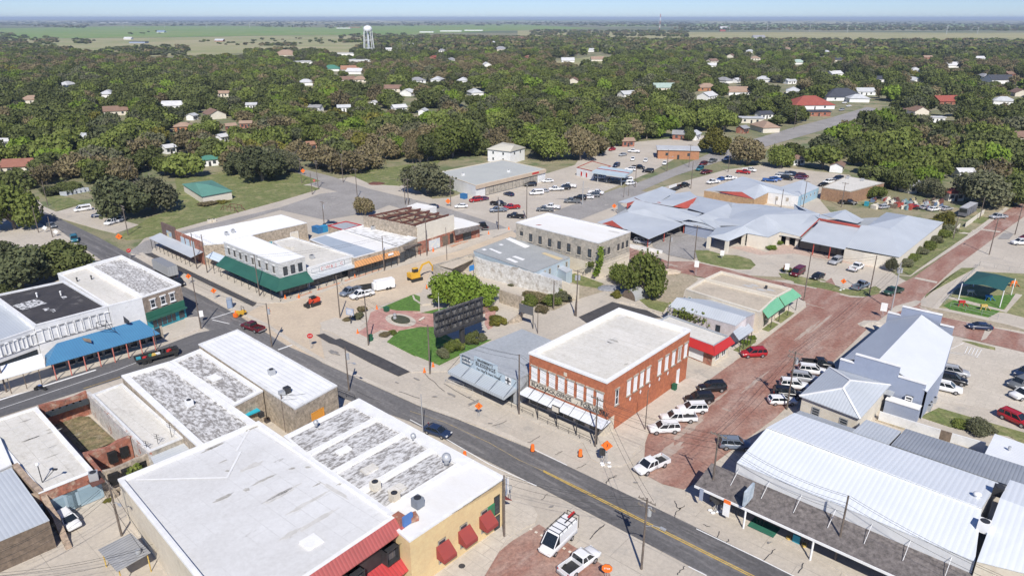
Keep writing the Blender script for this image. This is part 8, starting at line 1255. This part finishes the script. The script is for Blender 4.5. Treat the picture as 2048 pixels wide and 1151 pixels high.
def wires(a, b, label, offs=((-1, 0), (0, 0), (1, 0)), sag=.8, r_=.022):
    A = PT[a] if isinstance(a, str) and a in PT else pts(a)[0]; B = PT[b] if isinstance(b, str) and b in PT else pts(b)[0]; d = unit(B-A); n = Vector((-d.y, d.x, 0)); mb = MB()
    for o, dz in offs:
        P = [A.lerp(B, k/10)+n*(o*.9)+Vector((0, 0, dz-.2-sag*4*(k/10)*(1-k/10))) for k in range(11)]; mb.tube(P, r_, 4, cap=False)
    mb.build('overhead_wire', WM, label=label, cat='wire', loc=(A.x, A.y, 0))
FL_ = ((-.9, -.3), (0, 0), (.9, -.3), (.2, -1.4), (-.2, -2.1))
wires('l', 'b', 'bundle of wires crossing the brick street from the white canopy corner', FL_); wires('b', 'c', 'bundle of wires running above the shingled veranda', FL_, 1.); wires('c', 'P2160,1215@9', 'bundle of wires leaving past the lower right edge', FL_[:3]); wires('k', 'l', 'wires along the front of the brick building', FL_[:4]); wires('j', 'k', 'wires along the front of the grey shop', FL_[:3]); wires('h', 'j', 'wires along the park lawn', FL_[:3]); wires('f', 'h', 'wires from the dark park pole to the pale pole', FL_[:2]); wires('E', 'f', 'wires across the sandy intersection', FL_[:2])
wires('Z', 'E', 'wires along the green wrap round awning', FL_[:3]); wires('aa', 'Z', 'short wires before the mural building', FL_[:2]); wires('d', 'e', 'wires over the main street from the teal corner', FL_[:2]); wires('E', 'G', 'wires along the orange awning shop', FL_[:2]); wires('G', 'F', 'wires between the orange awning shop and roofless building', FL_[:2]); wires('b', 'y', 'wires along the right side of the brick street', FL_[:3]); wires('y', 'x', 'wires over the slate blue roof to the crossroads', FL_[:3]); wires('a', 'l', 'wires crossing the main street to the white canopy', FL_[:2]); wires('af', 'a', 'wires crossing the main street from the yellow building', FL_[:3]); wires('an', 'af', 'wires along the yellow wall and its red awnings', ((-.5, 0), (0, -.4), (.5, -.8)), .3); wires('n', 'p', 'wires over the old lot towards the grey roofs', FL_[:3]); wires('p', 'q', 'wires over the dark parking lot', FL_[:2]); wires('x', 't', 'wires along the far brick street', FL_[:3]); wires('t', 'v', 'wires leaving along the far brick street', FL_[:2]); wires('r', 's', 'wires across the brick crossroads', FL_[:2]); wires('ae', 'Q-200,1000@7', 'wires hanging across the lower left yard, upper set', FL_[:4], 1.2); wires('ae', 'Q1330,880@5', 'short wires from the lamp pole to the hall wall', FL_[:2], .5); wires('Q1330,880@5', 'Q-250,1150@4', 'wires hanging across the lower left yard, lower set', FL_[:3], .8); wires('J', 'I', 'wires along the road behind the shops', FL_[:3]); wires('A', 'D', 'wires over the left street', FL_[:2]); wires('I', 'N', 'wires beside the wide grey tree', FL_[:2]); wires('ai', 'N1290,850@5.5', 'wires fixed to the stone wall of the ribbed roof building', FL_[:3], .3)
# ---- billboard
A, B = pts('K228,400@5.2 K660,245@5.2'); r = thing('billboard', 'black billboard frame seen from behind on a single thick post', 'billboard', (A.x, A.y, 0)); d = unit(B-A); L = (B-A).length; n = Vector((-d.y, d.x, 0)); h = 4.6; mb = MB()
for k in range(4): z = 5.3+k*h/3.2; mb.beam((A.x, A.y, z), (B.x, B.y, z), .16)
for k in range(8): p = A.lerp(B, (k+.5)/8); mb.beam((p.x, p.y, 5.), (p.x, p.y, 5.2+h), .2)
for k in range(7): p, q = A.lerp(B, (k+.5)/8), A.lerp(B, (k+1.5)/8); mb.beam((p.x, p.y, 5.2), (q.x, q.y, 5.2+h), .06).beam((p.x, p.y, 5.2+h), (q.x, q.y, 5.2), .06)
mb.build('frame', DARK, r); s_ = 1 if n.y > 0 else -1
c = (A+B)/2+n*s_*.5; MB().box((c.x, c.y, 5.2+h/2), (L, .12, h), math.atan2(d.y, d.x)).build('panel', mat('panel_back', (.17, .165, .16), (.06, .055, .055), .7, thr=(.4, .6), detail=8), r)
MB().tube([A+Vector((0, 0, -.1)), B+Vector((0, 0, -.1))], .35, 10).build('beam', DARK, r); g = pts('K470,530')[0]; q = A.lerp(B, (g-A).dot(d)/L); MB().tube([(q.x, q.y, 0), (q.x, q.y, 5.2)], .55, 14).build('post', DARK, r)
MB().slab([A-n*s_*.9, B-n*s_*.9, B, A], .08).build('catwalk', DARK, r)
A, B = pts('K968,175@3.4 K1090,212@3.4'); r = thing('rear_sign', 'dark grey signboard seen from behind above the alley', 'sign', (B.x, B.y, 0)); d = unit(B-A); c = (A+B)/2; MB().box((c.x, c.y, 4.), ((B-A).length, .12, 1.9), math.atan2(d.y, d.x)).build('panel', RGREY if 0 else mat('slate_panel', (.12, .12, .125)), r); MB().tube([(B.x, B.y, 0), (B.x, B.y, 3.2)], .1, 8).build('post', DARK, r)
# ---- road signs
def sign(tok, label, h=2.4, kind='diamond', col=ORNG, s=.85, back=DARK, bags=False):
    p = pts(tok)[0]; r = thing('road_sign', label, 'sign', tuple(p)); f = Vector((p.x, p.y, 0)).normalized(); x = Vector((f.y, -f.x, 0)); c = p+Vector((0, 0, h-s*.6)); mb = MB()
    MB().tube([p+x*.12, c+x*.12], .035, 6).tube([p-x*.12, c-x*.12], .035, 6).build('post', STEEL, r)
    if kind == 'diamond': q = [c-x*s*.8, c-Vector((0, 0, s*.8)), c+x*s*.8, c+Vector((0, 0, s*.8))]
    elif kind == 'oct': q = [c+x*(s*math.cos(math.pi*(k+.5)/4))*.55+Vector((0, 0, s*.55*math.sin(math.pi*(k+.5)/4))) for k in range(8)]
    else: q = [c-x*s*.4-Vector((0, 0, s*.6)), c+x*s*.4-Vector((0, 0, s*.6)), c+x*s*.4+Vector((0, 0, s*.6)), c-x*s*.4+Vector((0, 0, s*.6))]
    o = -f*.05; mb.face([tuple(v+o) for v in q], 0); mb.face([tuple(v+f*.02) for v in q][::-1], 1); mb.build('face', [col, back], r)
    if kind == 'oct': t = c-x*.36+o*1.6+Vector((0, 0, -.1)); text('STOP', r, t, x, (0, 0, 1), .3, WHT)
    if kind == 'diamond' and col is ORNG: MB().beam(tuple(c+o*1.4-Vector((0, 0, .25))), tuple(c+o*1.4+Vector((0, 0, .05))+x*.1), .09).beam(tuple(c+o*1.4+Vector((0, 0, .05))+x*.1), tuple(c+o*1.4+Vector((0, 0, .3))), .09).build('symbol', DARK, r)
    if bags:
        for k in range(4): b = p+Vector((random.uniform(-.8, .8), random.uniform(-.6, .6), .12)); MB().ball(tuple(b), .28, 8, sq=(1.3, 1, .5)).build('sandbag', WHT, r, smooth=True)
sign('D1455,835', 'orange diamond road sign at the sandy verge, the further one', 2.6); sign('D1650,955', 'orange diamond road sign at the sandy verge, the nearer one', 2.8); sign('K610,1120', 'orange diamond road sign on the main street verge', 2.6); sign('U140,165', 'orange sign with black arrow among sandbags at the white canopy corner', 4., bags=True, s=1.1); sign('U105,150', 'black backed sign beside the orange arrow sign', 2.6, 'rect', DARK, 1.1)
sign('H425,1060', 'orange diamond road sign on the grass verge by the crossroads', 2.8, bags=True); sign('F370,240', 'orange diamond sign at the car park corner', 2.6, s=1.2); sign('G212,545', 'orange diamond sign beside the long road', 2.6, s=1.); sign('N1075,520', 'red stop sign at the mouth of the sandy street', 3.6, 'oct', REDP, 1.1, WHT); sign('D1000,640', 'small red sign beside the pole before the worn roof', 3., 'oct', REDP, 1.1, WHT); sign('D350,440', 'white diamond sign back beside the left street, left one', 2., 'diamond', WHT, .9, WHT); sign('D435,470', 'white diamond sign back beside the left street, right one', 2., 'diamond', WHT, .9, WHT); sign('D915,490', 'orange diamond sign at the lawn corner on the left', 1.5, s=1.2)
sign('G935,1110', 'tall white street sign beside the brick street', 4., 'rect', WHT, 1.4, WHT); sign('J778,335', 'white sign with orange top behind the slate blue building', 3.6, 'rect', WHT, 1.6, WHT); sign('U1110,590', 'dark backed sign with sandbags before the veranda', 3., 'diamond', DARK, 1.3, DARK, True); sign('U1160,600', 'dark sign at the veranda corner', 2.8, 'rect', DARK, 1.1); sign('G1165,965', 'slim red and white feather flag on the grass island', 2.6, 'rect', WHT, 1.3, REDP); sign('G1735,1100', 'blue and white car park sign on the grass verge', 3., 'rect', WHT, 1.4, PURPB); sign('G1720,1090', 'orange flag beside the car park sign', 2.2, 'rect', ORNG, 1.0); sign('A1810,1065', 'red stop sign by the far road corner', 2.4, 'oct', REDP, .9, WHT); sign('A1745,1005', 'orange sign in the dark end of the far road', 2.4, s=1.2)
sign('Q1350,1250', 'far', 1) if 0 else None; sign('U145,1180', 'orange slanted sign at the bottom edge', 2.4, 'oct', ORNG, 1.2); sign('T885,800', 'thin sign post at the yellow building corner', 2.6, 'rect', STEEL, .6); sign('M1790,640', 'white narrow sign on the teal shop corner', 2.8, 'rect', WHT, 1.2, WHT)
p = pts('N1425,300')[0]; r = thing('park_sign', 'blue framed notice board among the park bushes', 'sign', tuple(p)); MB().tube([p, p+Vector((0, 0, 2.2))], .1, 8).build('post', DARK, r); MB().box((p.x, p.y, 2.9), (1.9, .25, 1.5), -.4).build('board', PURPB, r); MB().box((p.x, p.y-.16, 2.9), (1.6, .05, 1.2), -.4).build('panel', mat('sign_print', (.3, .4, .55), (.6, .55, .5), 2.), r)
# sign panels on the white hall
T0, B0, d, n, q0 = VER
p = B0+d*1.2+n*.3; MB().box((p.x, p.y, 2.4), (.5, .12, 1.8), math.atan2(d.y, d.x)).build('banner', PURPB, label='blue and white banner at the near corner of the veranda', cat='banner', loc=(p.x, p.y, 0))
p = B0+d*4.8+n*.2; r = thing('banner', 'white banner with orange top hanging from the veranda edge', 'banner', (p.x, p.y, 0)); MB().box((p.x, p.y, 1.8), (.9, .1, 2.), math.atan2(d.y, d.x)).build('panel', WHT, r); MB().box((p.x, p.y, 3.), (.9, .12, .5), math.atan2(d.y, d.x)).build('header', ORNG, r)
p = B0+d*(q0-.1)+n*.1; r = thing('hanging_banner', 'pale blue tall sign standing on the veranda roof above a post', 'sign', (p.x, p.y, 0)); q = p-n*.6; MB().box((q.x, q.y, 5.0), (.3, 2.6, 2.2), math.atan2(d.y, d.x)).build('panel', mat('pale_sign', (.5, .56, .6), (.3, .36, .42), 1.2), r); MB().tube([(q.x, q.y, 3.4), (q.x, q.y, 4)], .08, 6).build('post', DARK, r)
p = B0+d*(q0+2.)-n*1.8; MB().box((p.x, p.y, .2), (3.4, 2.2, .1), math.atan2(d.y, d.x)).build('green_mat', GREENP, label='green mat on the veranda pavement', cat='mat', loc=(p.x, p.y, 0))
p = B0+d*(q0+6.2)-n*1.8; r = thing('patio_set', 'small green board with yellow stools under the veranda', 'furniture', (p.x, p.y, 0)); MB().box((p.x, p.y, .7), (.9, .3, 1.1), math.atan2(d.y, d.x)).build('board', TEAL, r)
for s in (-1, 1): MB().tube([(p.x+s*d.x*1., p.y+s*d.y*1., .14), (p.x+s*d.x*1., p.y+s*d.y*1., .45)], .3, 10).build('stool', YEL, r)
def rack(tok, label):
    p = pts(tok)[0]; mb = MB()
    for k in range(3): a = p+E1*(k*.4-.4); mb.beam(tuple(a), tuple(a+Vector((0, 0, 1.1))), .06).beam(tuple(a+Vector((0, 0, 1.1))), tuple(a+E2*.6+Vector((0, 0, .5))), .06)
    mb.build('bench_frame', DARK, label=label, cat='bench frame', loc=tuple(p))
rack('U1285,615', 'black bench frame on the veranda kerb, nearest the corner'); rack('U1500,710', 'black bench frame on the veranda kerb, middle one'); rack('U1885,890', 'black bench frame on the veranda kerb, furthest from the corner')
# ---- barrels, cones, railings, fountain, people
def barrel(tok, label, h=1.1, r0=.32):
    p = pts(tok)[0]; r = thing('traffic_drum', label, 'traffic drum', tuple(p)); k = h/1.1; MB().tube([p, p+Vector((0, 0, .1))], .42*k, 12).build('base', TRIM, r); MB().tube([p+Vector((0, 0, .1)), p+Vector((0, 0, h))], [r0, r0*.78], 12).build('drum', ORNG, r)
    for z in (.4, .75): MB().tube([p+Vector((0, 0, z*k)), p+Vector((0, 0, (z+.14)*k))], [r0*.98-.06*z*k, r0*.95-.06*z*k], 12).build('white_band', WHT, r)
barrel('T1085,360', 'orange striped traffic drum at the edge of the main street lane', 1.15, .33); barrel('T1507,405', 'orange striped traffic drum at the pavement corner', 1.15, .33); barrel('T485,420', 'orange traffic drum behind the white roof parapet'); 
for k, (s_, lb) in enumerate((('E655,950', 'beside the green awning corner'), ('E760,945', 'in front of the skid steer, left'), ('E1190,790', 'below the framed letter sign'), ('E1530,660', 'below the orange awning'), ('E1790,590', 'before the roofless building'), ('F255,580', 'before the roofless building, right of its twin'), ('F680,455', 'at the far end of the sandy street, left'), ('F835,420', 'at the far end of the sandy street, right'), ('F205,870', 'beside the round topped tree'), ('N1485,385', 'on the red path by the pale pole'), ('N1655,170', 'beside the park litter bin'), ('N700,195', 'at the edge of the sandy intersection'), ('N405,215', 'beside the yellow machine'), ('K205,680', 'by the pavement pole'), ('K128,730', 'at the park pavement edge'))):
    p = pts(s_)[0]; r = thing('traffic_cone', 'orange traffic cone '+lb, 'cone', tuple(p)); MB().box((p.x, p.y, .18), (.5, .5, .08)).build('base', ORNG, r); MB().tube([p+Vector((0, 0, .2)), p+Vector((0, 0, 1.1))], [.24, .06], 10).build('cone_body', ORNG, r)
def rail(tok, label, h=1.05, m=None, name='railing', dz=.14, w=.05, step=2.):
    P = pts(tok); r = thing(name, label, 'railing' if name == 'railing' else 'fence', tuple(P[0])); mb = MB(); ps = MB()
    for i in range(len(P)-1):
        a, b = P[i], P[i+1]; n = max(1, int((b-a).length/step))
        for z in (h, h*.55): mb.beam((a.x, a.y, z+dz), (b.x, b.y, z+dz), w)
        for k in range(n+1): p = a.lerp(b, k/n); ps.beam((p.x, p.y, dz), (p.x, p.y, h+dz), w*1.2)
    mb.build('rail', m or STEEL, r); ps.build('upright', m or STEEL, r)
rail('K375,770 K620,890', 'metal railing along the front of the grey shop', m=STEEL); rail('K310,820 K640,940', 'lower metal railing above the pavement by the grey shop', m=STEEL); rail('K715,960 K1090,1130', 'metal railing in front of the white canopy, left stretch', m=DARK); rail('T1130,90 T1600,300', 'metal railing in front of the white canopy, right stretch', m=DARK); rail('N1310,920 N1460,980', 'black railing at the corner of the alley', m=DARK)
def mesh_fence(tok, label, h=1.3): rail(tok, label, h, mat('fence_wire', (.33, .34, .33)), 'wire_fence', .05, .04, 3.)
mesh_fence('J1380,245 J1800,350', 'wire fence along the front of the playground'); mesh_fence('J1330,215 H1640,850 H2036,920', 'wire fence along the left side of the playground'); 
r = thing('low_wall', 'low cream wall beside the motor coach', 'wall', tuple(pts('H1535,460')[0])); thinwall(r, 'H1530,465@1.5 H1690,350@1.5', .25, CREAM); r = thing('low_wall', 'short pale wall by the drive beside the grey hall', 'wall', tuple(pts('H1430,530')[0])); thinwall(r, 'H1425,535@1.2 H1475,475@1.2', .25, CREAM)
r = thing('low_wall', 'low pale wall under the carport with the silver suv', 'wall', tuple(pts('G360,840')[0])); thinwall(r, 'G350,835@1 G505,862@1 G640,890@.8', .3, STUCW)
rail('F300,705 F420,680', 'site fence by the ruined shop', 1.4, ORNG) if 0 else None
r = thing('safety_netting', 'orange safety netting along the dug up pavement', 'netting', tuple(pts('E850,905')[0])); 
for a_ in ('E740,945 E860,905', 'E900,890 E1080,835', 'E1110,820 E1400,725', 'F380,555 F520,515', 'E1930,560 E2000,530'): P = pts(a_); mb = MB(); a, b = P; mb.box(tuple((a+b)/2)[:2]+(.35,), ((b-a).length, .04, .3), math.atan2(b.y-a.y, b.x-a.x)); mb.build('net', mat('orange_net', (.60, .27, .16), (.5, .4, .3), 3., thr=(.45, .55)), r)
# fountain bed and park bits
c = pts('N1865,270')[0]; r = thing('fountain_bed', 'oval planted bed with small grey statue ringed by pale paving', 'planter', tuple(c)); mb = MB(); e1, e2 = pts('N2000,280')[0]-c, pts('N1850,215')[0]-c
mb.prism([c+e1*math.cos(t*math.pi/12)+e2*math.sin(t*math.pi/12) for t in range(24)], .1, .19); mb.build('paving_ring', CONC2, r); MB().prism([c+e1*.62*math.cos(t*math.pi/12)+e2*.6*math.sin(t*math.pi/12) for t in range(24)], .1, .45).build('planting', mat('bed_green', (.04, .055, .03), (.09, .08, .05), 1.5), r); q = pts('N1815,265')[0]; MB().tube([q, q+Vector((0, 0, 1.))], [.5, .3], 8).ball((q.x, q.y, 1.3), .4, 8).build('statue', STEEL, r)
p = pts('K105,270')[0]; r = thing('park_bench', 'pale stone bench on the park paving', 'bench', tuple(p)); MB().box((p.x, p.y, .5), (.5, 1.8, .12), -.5).build('seat', CREAM, r); MB().box((p.x, p.y, .28), (.3, 1.2, .35), -.5).build('leg', CREAM, r)
curb('bed_edging', line('F100,930 F110,960 F170,1000 F240,990 F290,985', .4), CONC2, .35)
p = pts('F300,1050')[0]; pole('F300,1050', 4.6, 'white park lamp post behind the billboard', 0, 0, 0, r_=.07, m=WHT, name='lamp_post', key='pl')
MB().prism(pts('F430,1010 F560,950 F680,985 F690,1050 F560,1090 F430,1060'), .1, .5).build('stage_wall', mat('plaza_brick_b', (.25, .15, .12)), label='low brown raised bed behind the billboard', cat='raised bed', loc=tuple(pts('F560,1000')[0]))
# arched shed, old bridge truss
c = pts('I340,520')[0]; r = thing('arched_shed', 'small arched tin shed under the mottled tree', 'shed', tuple(c)); a, b = pts('I285,500')[0], pts('I400,545')[0]; d = unit(b-a); w_ = (b-a).length; n = Vector((-d.y, d.x, 0)); mb = MB(); N_ = 10
for s in range(2):
    for k in range(N_+1): t = math.pi*k/N_; q = (a+b)/2+d*(w_/2*math.cos(t))+n*(s*6); mb.v.append((q.x, q.y, w_*.55*math.sin(t)+.1))
for k in range(N_): mb.f.append((k, k+1, N_+2+k, N_+1+k)); mb.m.append(0)
mb.f.append(tuple(range(N_+1))); mb.m.append(1); mb.build('shell', [STEEL, TIMBER], r)
A, B = pts('D1690,270 D1830,290'); d = unit(B-A); L = (B-A).length; n = Vector((-d.y, d.x, 0)); r = thing('old_truss', 'rusty old truss frame lying on the lawn', 'truss', tuple(A)); mb = MB()
for s in (0, 3.2):
    P = [A+n*s+d*(L*k/5) for k in range(6)]; Q = [p+Vector((0, 0, 1.8)) for p in P[1:-1]]
    for k in range(5): mb.beam(tuple(P[k]), tuple(P[k+1]), .14)
    for k in range(3): mb.beam(tuple(Q[k]), tuple(Q[k+1]), .14)
    for k in range(4): mb.beam(tuple(P[k+1]), tuple(Q[k]), .1)
    mb.beam(tuple(P[0]), tuple(Q[0]), .14).beam(tuple(P[5]), tuple(Q[3]), .14)
mb.build('girder', RUST, r)
for k, (s_, lb) in enumerate((('D1610,362', 'left one'), ('D1645,358', 'right one'))): p = pts(s_)[0]; hvac(p, 'pale ground air conditioner behind the mural building, '+lb, m=CREAM)
p = pts('R455,320@2.6')[0]; hvac(p, 'air conditioner on a teal stand in the alley', m=DARK, s=.8); MB().box(tuple(pts('R355,290@3')[0]), (3., 1., .2), AB*math.pi/180).build('door_awning', mat('bright_teal', (.02, .38, .5)), label='bright teal awning over a back door in the alley', cat='awning', loc=tuple(pts('R355,290')[0]))
p = pts('Q835,290@3.6')[0]; r = thing('raised_air_conditioner', 'big round grey air conditioner on a rusty bracket above the garage', 'air conditioner', tuple(p)); MB().box((p.x, p.y, p.z-.15), (3., 1.6, .15), AM*math.pi/180).build('bracket', RUST, r); MB().box((p.x, p.y, p.z+.5), (1.1, 1.1, 1.1), .5).build('casing', STEEL, r); MB().tube([(p.x, p.y, p.z+1.05), (p.x, p.y, p.z+1.12)], .42, 12).build('fan_grille', DARK, r)
for k in range(16): 
    p = pts(f'Q{random.uniform(890, 1050):.0f},{random.uniform(370, 470):.0f}')[0]; s = random.uniform(.5, 1.1); MB().box((p.x, p.y, s*.3+random.uniform(0, .5)), (s, s*.8, s*.6), random.uniform(0, 3)).build('rubble_block', STONE, label='tan stone block in the rubble heap below the brick ruin', cat='stone block', group='rubble blocks below the brick ruin', loc=tuple(p))
# wet heap of stones beside the drive, soil heap
for k, (s_, m_, lb, nm) in enumerate((('I700,285', SAND, 'heap of pale soil beside the brick street', 'soil_heap'), ('I180,430', mat('blue_gravel', (.16, .17, .19), (.3, .3, .32), 3.), 'heap of dark gravel beside the mottled tree', 'gravel_heap'), ('J700,400', CONC2, 'broken paving lumps at the slate blue building corner', 'broken_paving'), ('E1355,68', RUST, 'rusty brush heap beside the far lawn', 'brush_heap'))):
    c = pts(s_)[0]; mb = MB(); mb.ball((c.x, c.y, 0), 2.2, 14, sq=(1.5, 1, .3)); mb.v = [(x+random.uniform(-.25, .25), y+random.uniform(-.25, .25), z+random.uniform(-.1, .12)) for x, y, z in mb.v]; mb.build(nm, m_, label=lb, cat='heap', loc=tuple(c))
# ---- a person by the diner
def person(tok, face, label, shirt, trousers):
    p = pts(tok)[0]; J = {'pelvis': (0, 0, .95), 'chest': (0, 0, 1.32), 'neck': (0, 0, 1.5), 'head': (0, .02, 1.63), 'top': (0, .02, 1.75)}; me = bpy.data.meshes.new('person'); V = [(0, 0, .95), (0, 0, 1.15), (0, 0, 1.38), (0, .01, 1.5), (0, .03, 1.62), (0, .02, 1.74)]; E_ = [(0, 1), (1, 2), (2, 3), (3, 4), (4, 5)]; Rr = [.15, .14, .17, .06, .10, .07]
    for s in (-1, 1):
        b = len(V); V += [(s*.11, 0, .88), (s*.12, .03, .48), (s*.12, 0, .08), (s*.12, .16, .05)]; Rr += [.10, .07, .05, .045]; E_ += [(0, b), (b, b+1), (b+1, b+2), (b+2, b+3)]
        b = len(V); V += [(s*.21, 0, 1.40), (s*.27, -.02, 1.12), (s*.26, .12, .88), (s*.25, .17, .79)]; Rr += [.065, .05, .038, .035]; E_ += [(2, b), (b, b+1), (b+1, b+2), (b+2, b+3)]
        for f in range(5): q = len(V); V.append((s*.25+(f-2)*.018, .20+(.05 if 0 < f < 4 else .02), .73+.01*(f % 2))); Rr.append(.009); E_.append((b+3, q))
    me.from_pydata(V, E_, []); o = bpy.data.objects.new('person', me); COL.objects.link(o); md = o.modifiers.new('s', 'SKIN'); 
    for i, sv in enumerate(me.skin_vertices[0].data): sv.radius = (Rr[i], Rr[i]*(.75 if i in (0, 1, 2) else 1)); sv.use_root = i == 0
    o.modifiers.new('d', 'SUBSURF').levels = 2; o.modifiers['d'].render_levels = 2; bpy.context.view_layer.update(); m2 = bpy.data.meshes.new_from_object(o.evaluated_get(bpy.context.evaluated_depsgraph_get())); bpy.data.objects.remove(o)
    SK = mat('skin', (.45, .26, .18)); HR = mat('hair', (.03, .02, .015)); m2.materials.clear()
    for m_ in (shirt, trousers, SK, HR): m2.materials.append(m_)
    for f in m2.polygons:
        c = f.center; f.material_index = 3 if (c.z > 1.68 or (c.z > 1.56 and c.y < -.02)) else 2 if (c.z > 1.49 or (abs(c.x) > .2 and c.z < 1.15)) else 1 if c.z < .95 else 0; f.use_smooth = True
    o = bpy.data.objects.new('person', m2); COL.objects.link(o); o.location = (p.x, p.y, .14); o.rotation_euler = (0, 0, face); tag(o, label, 'person'); return o
person('L1028,165', 2.6, 'person in pale shirt and blue jeans standing by the diner wall', STUCW, PURPB)
# ================================================================== CAMERA, LIGHT, SKY
cd = bpy.data.cameras.new('camera'); cam = bpy.data.objects.new('camera', cd); COL.objects.link(cam); scn.camera = cam
cd.sensor_width = 36; cd.lens = 36*F/2048; cam.location = (0, 0, H); cam.rotation_euler = (math.pi/2-PIT, 0, 0); cd.clip_start = .5; cd.clip_end = 120000
SAZ, SEL = 175., 45.
wd = bpy.data.worlds.new('World'); scn.world = wd; wd.use_nodes = True; nt = wd.node_tree
sk = nt.nodes.new('ShaderNodeTexSky'); sk.sky_type = 'NISHITA'; sk.sun_disc = False; sk.sun_elevation = math.radians(SEL); sk.sun_rotation = math.radians(SAZ)
sk.air_density = 1.; sk.dust_density = .3; sk.ozone_density = 2.5; sk.altitude = 300
sk.dust_density = 0; sk.ozone_density = 2; sk.altitude = 1500
mx = nt.nodes.new('ShaderNodeMix'); mx.data_type = 'RGBA'; mx.blend_type = 'MULTIPLY'; mx.inputs[0].default_value = 1; nt.links.new(sk.outputs[0], mx.inputs[6]); mx.inputs[7].default_value = (.60, .75, 1.12, 1)
nt.links.new(mx.outputs[2], nt.nodes['Background'].inputs[0]); nt.nodes['Background'].inputs[1].default_value = .086
sl = bpy.data.lights.new('sun', 'SUN'); sl.energy = 4.8; sl.angle = math.radians(.5); sl.color = (1, .955, .88)
so = bpy.data.objects.new('sun', sl); COL.objects.link(so); a, e = math.radians(SAZ), math.radians(SEL)
so.rotation_euler = Vector((math.sin(a)*math.cos(e), math.cos(a)*math.cos(e), math.sin(e))).to_track_quat('Z', 'Y').to_euler()
scn.view_settings.view_transform = 'Standard'; scn.view_settings.look = 'None'; scn.view_settings.exposure = .2; scn.view_settings.gamma = 1
hz = MB(); hz.box((0, 20800, 40), (88000, 44000, 90)).build('haze', [], kind='stuff', label='thin blue haze over the far country')
hm = bpy.data.materials.new('haze_air'); hm.use_nodes = True; hn = hm.node_tree; hn.nodes.remove(hn.nodes['Principled BSDF'])
pv = hn.nodes.new('ShaderNodeVolumePrincipled'); pv.inputs['Color'].default_value = (.66, .80, 1, 1); pv.inputs['Density'].default_value = 7.5e-5; pv.inputs['Anisotropy'].default_value = 0
hn.links.new(pv.outputs[0], hn.nodes['Material Output'].inputs['Volume']); bpy.data.objects['haze'].data.materials.append(hm)
scn.cycles.max_bounces = 6; scn.cycles.diffuse_bounces = 3; scn.cycles.transparent_max_bounces = 6; scn.cycles.volume_bounces = 0
scn.cycles.use_adaptive_sampling = True; scn.cycles.adaptive_threshold = .02
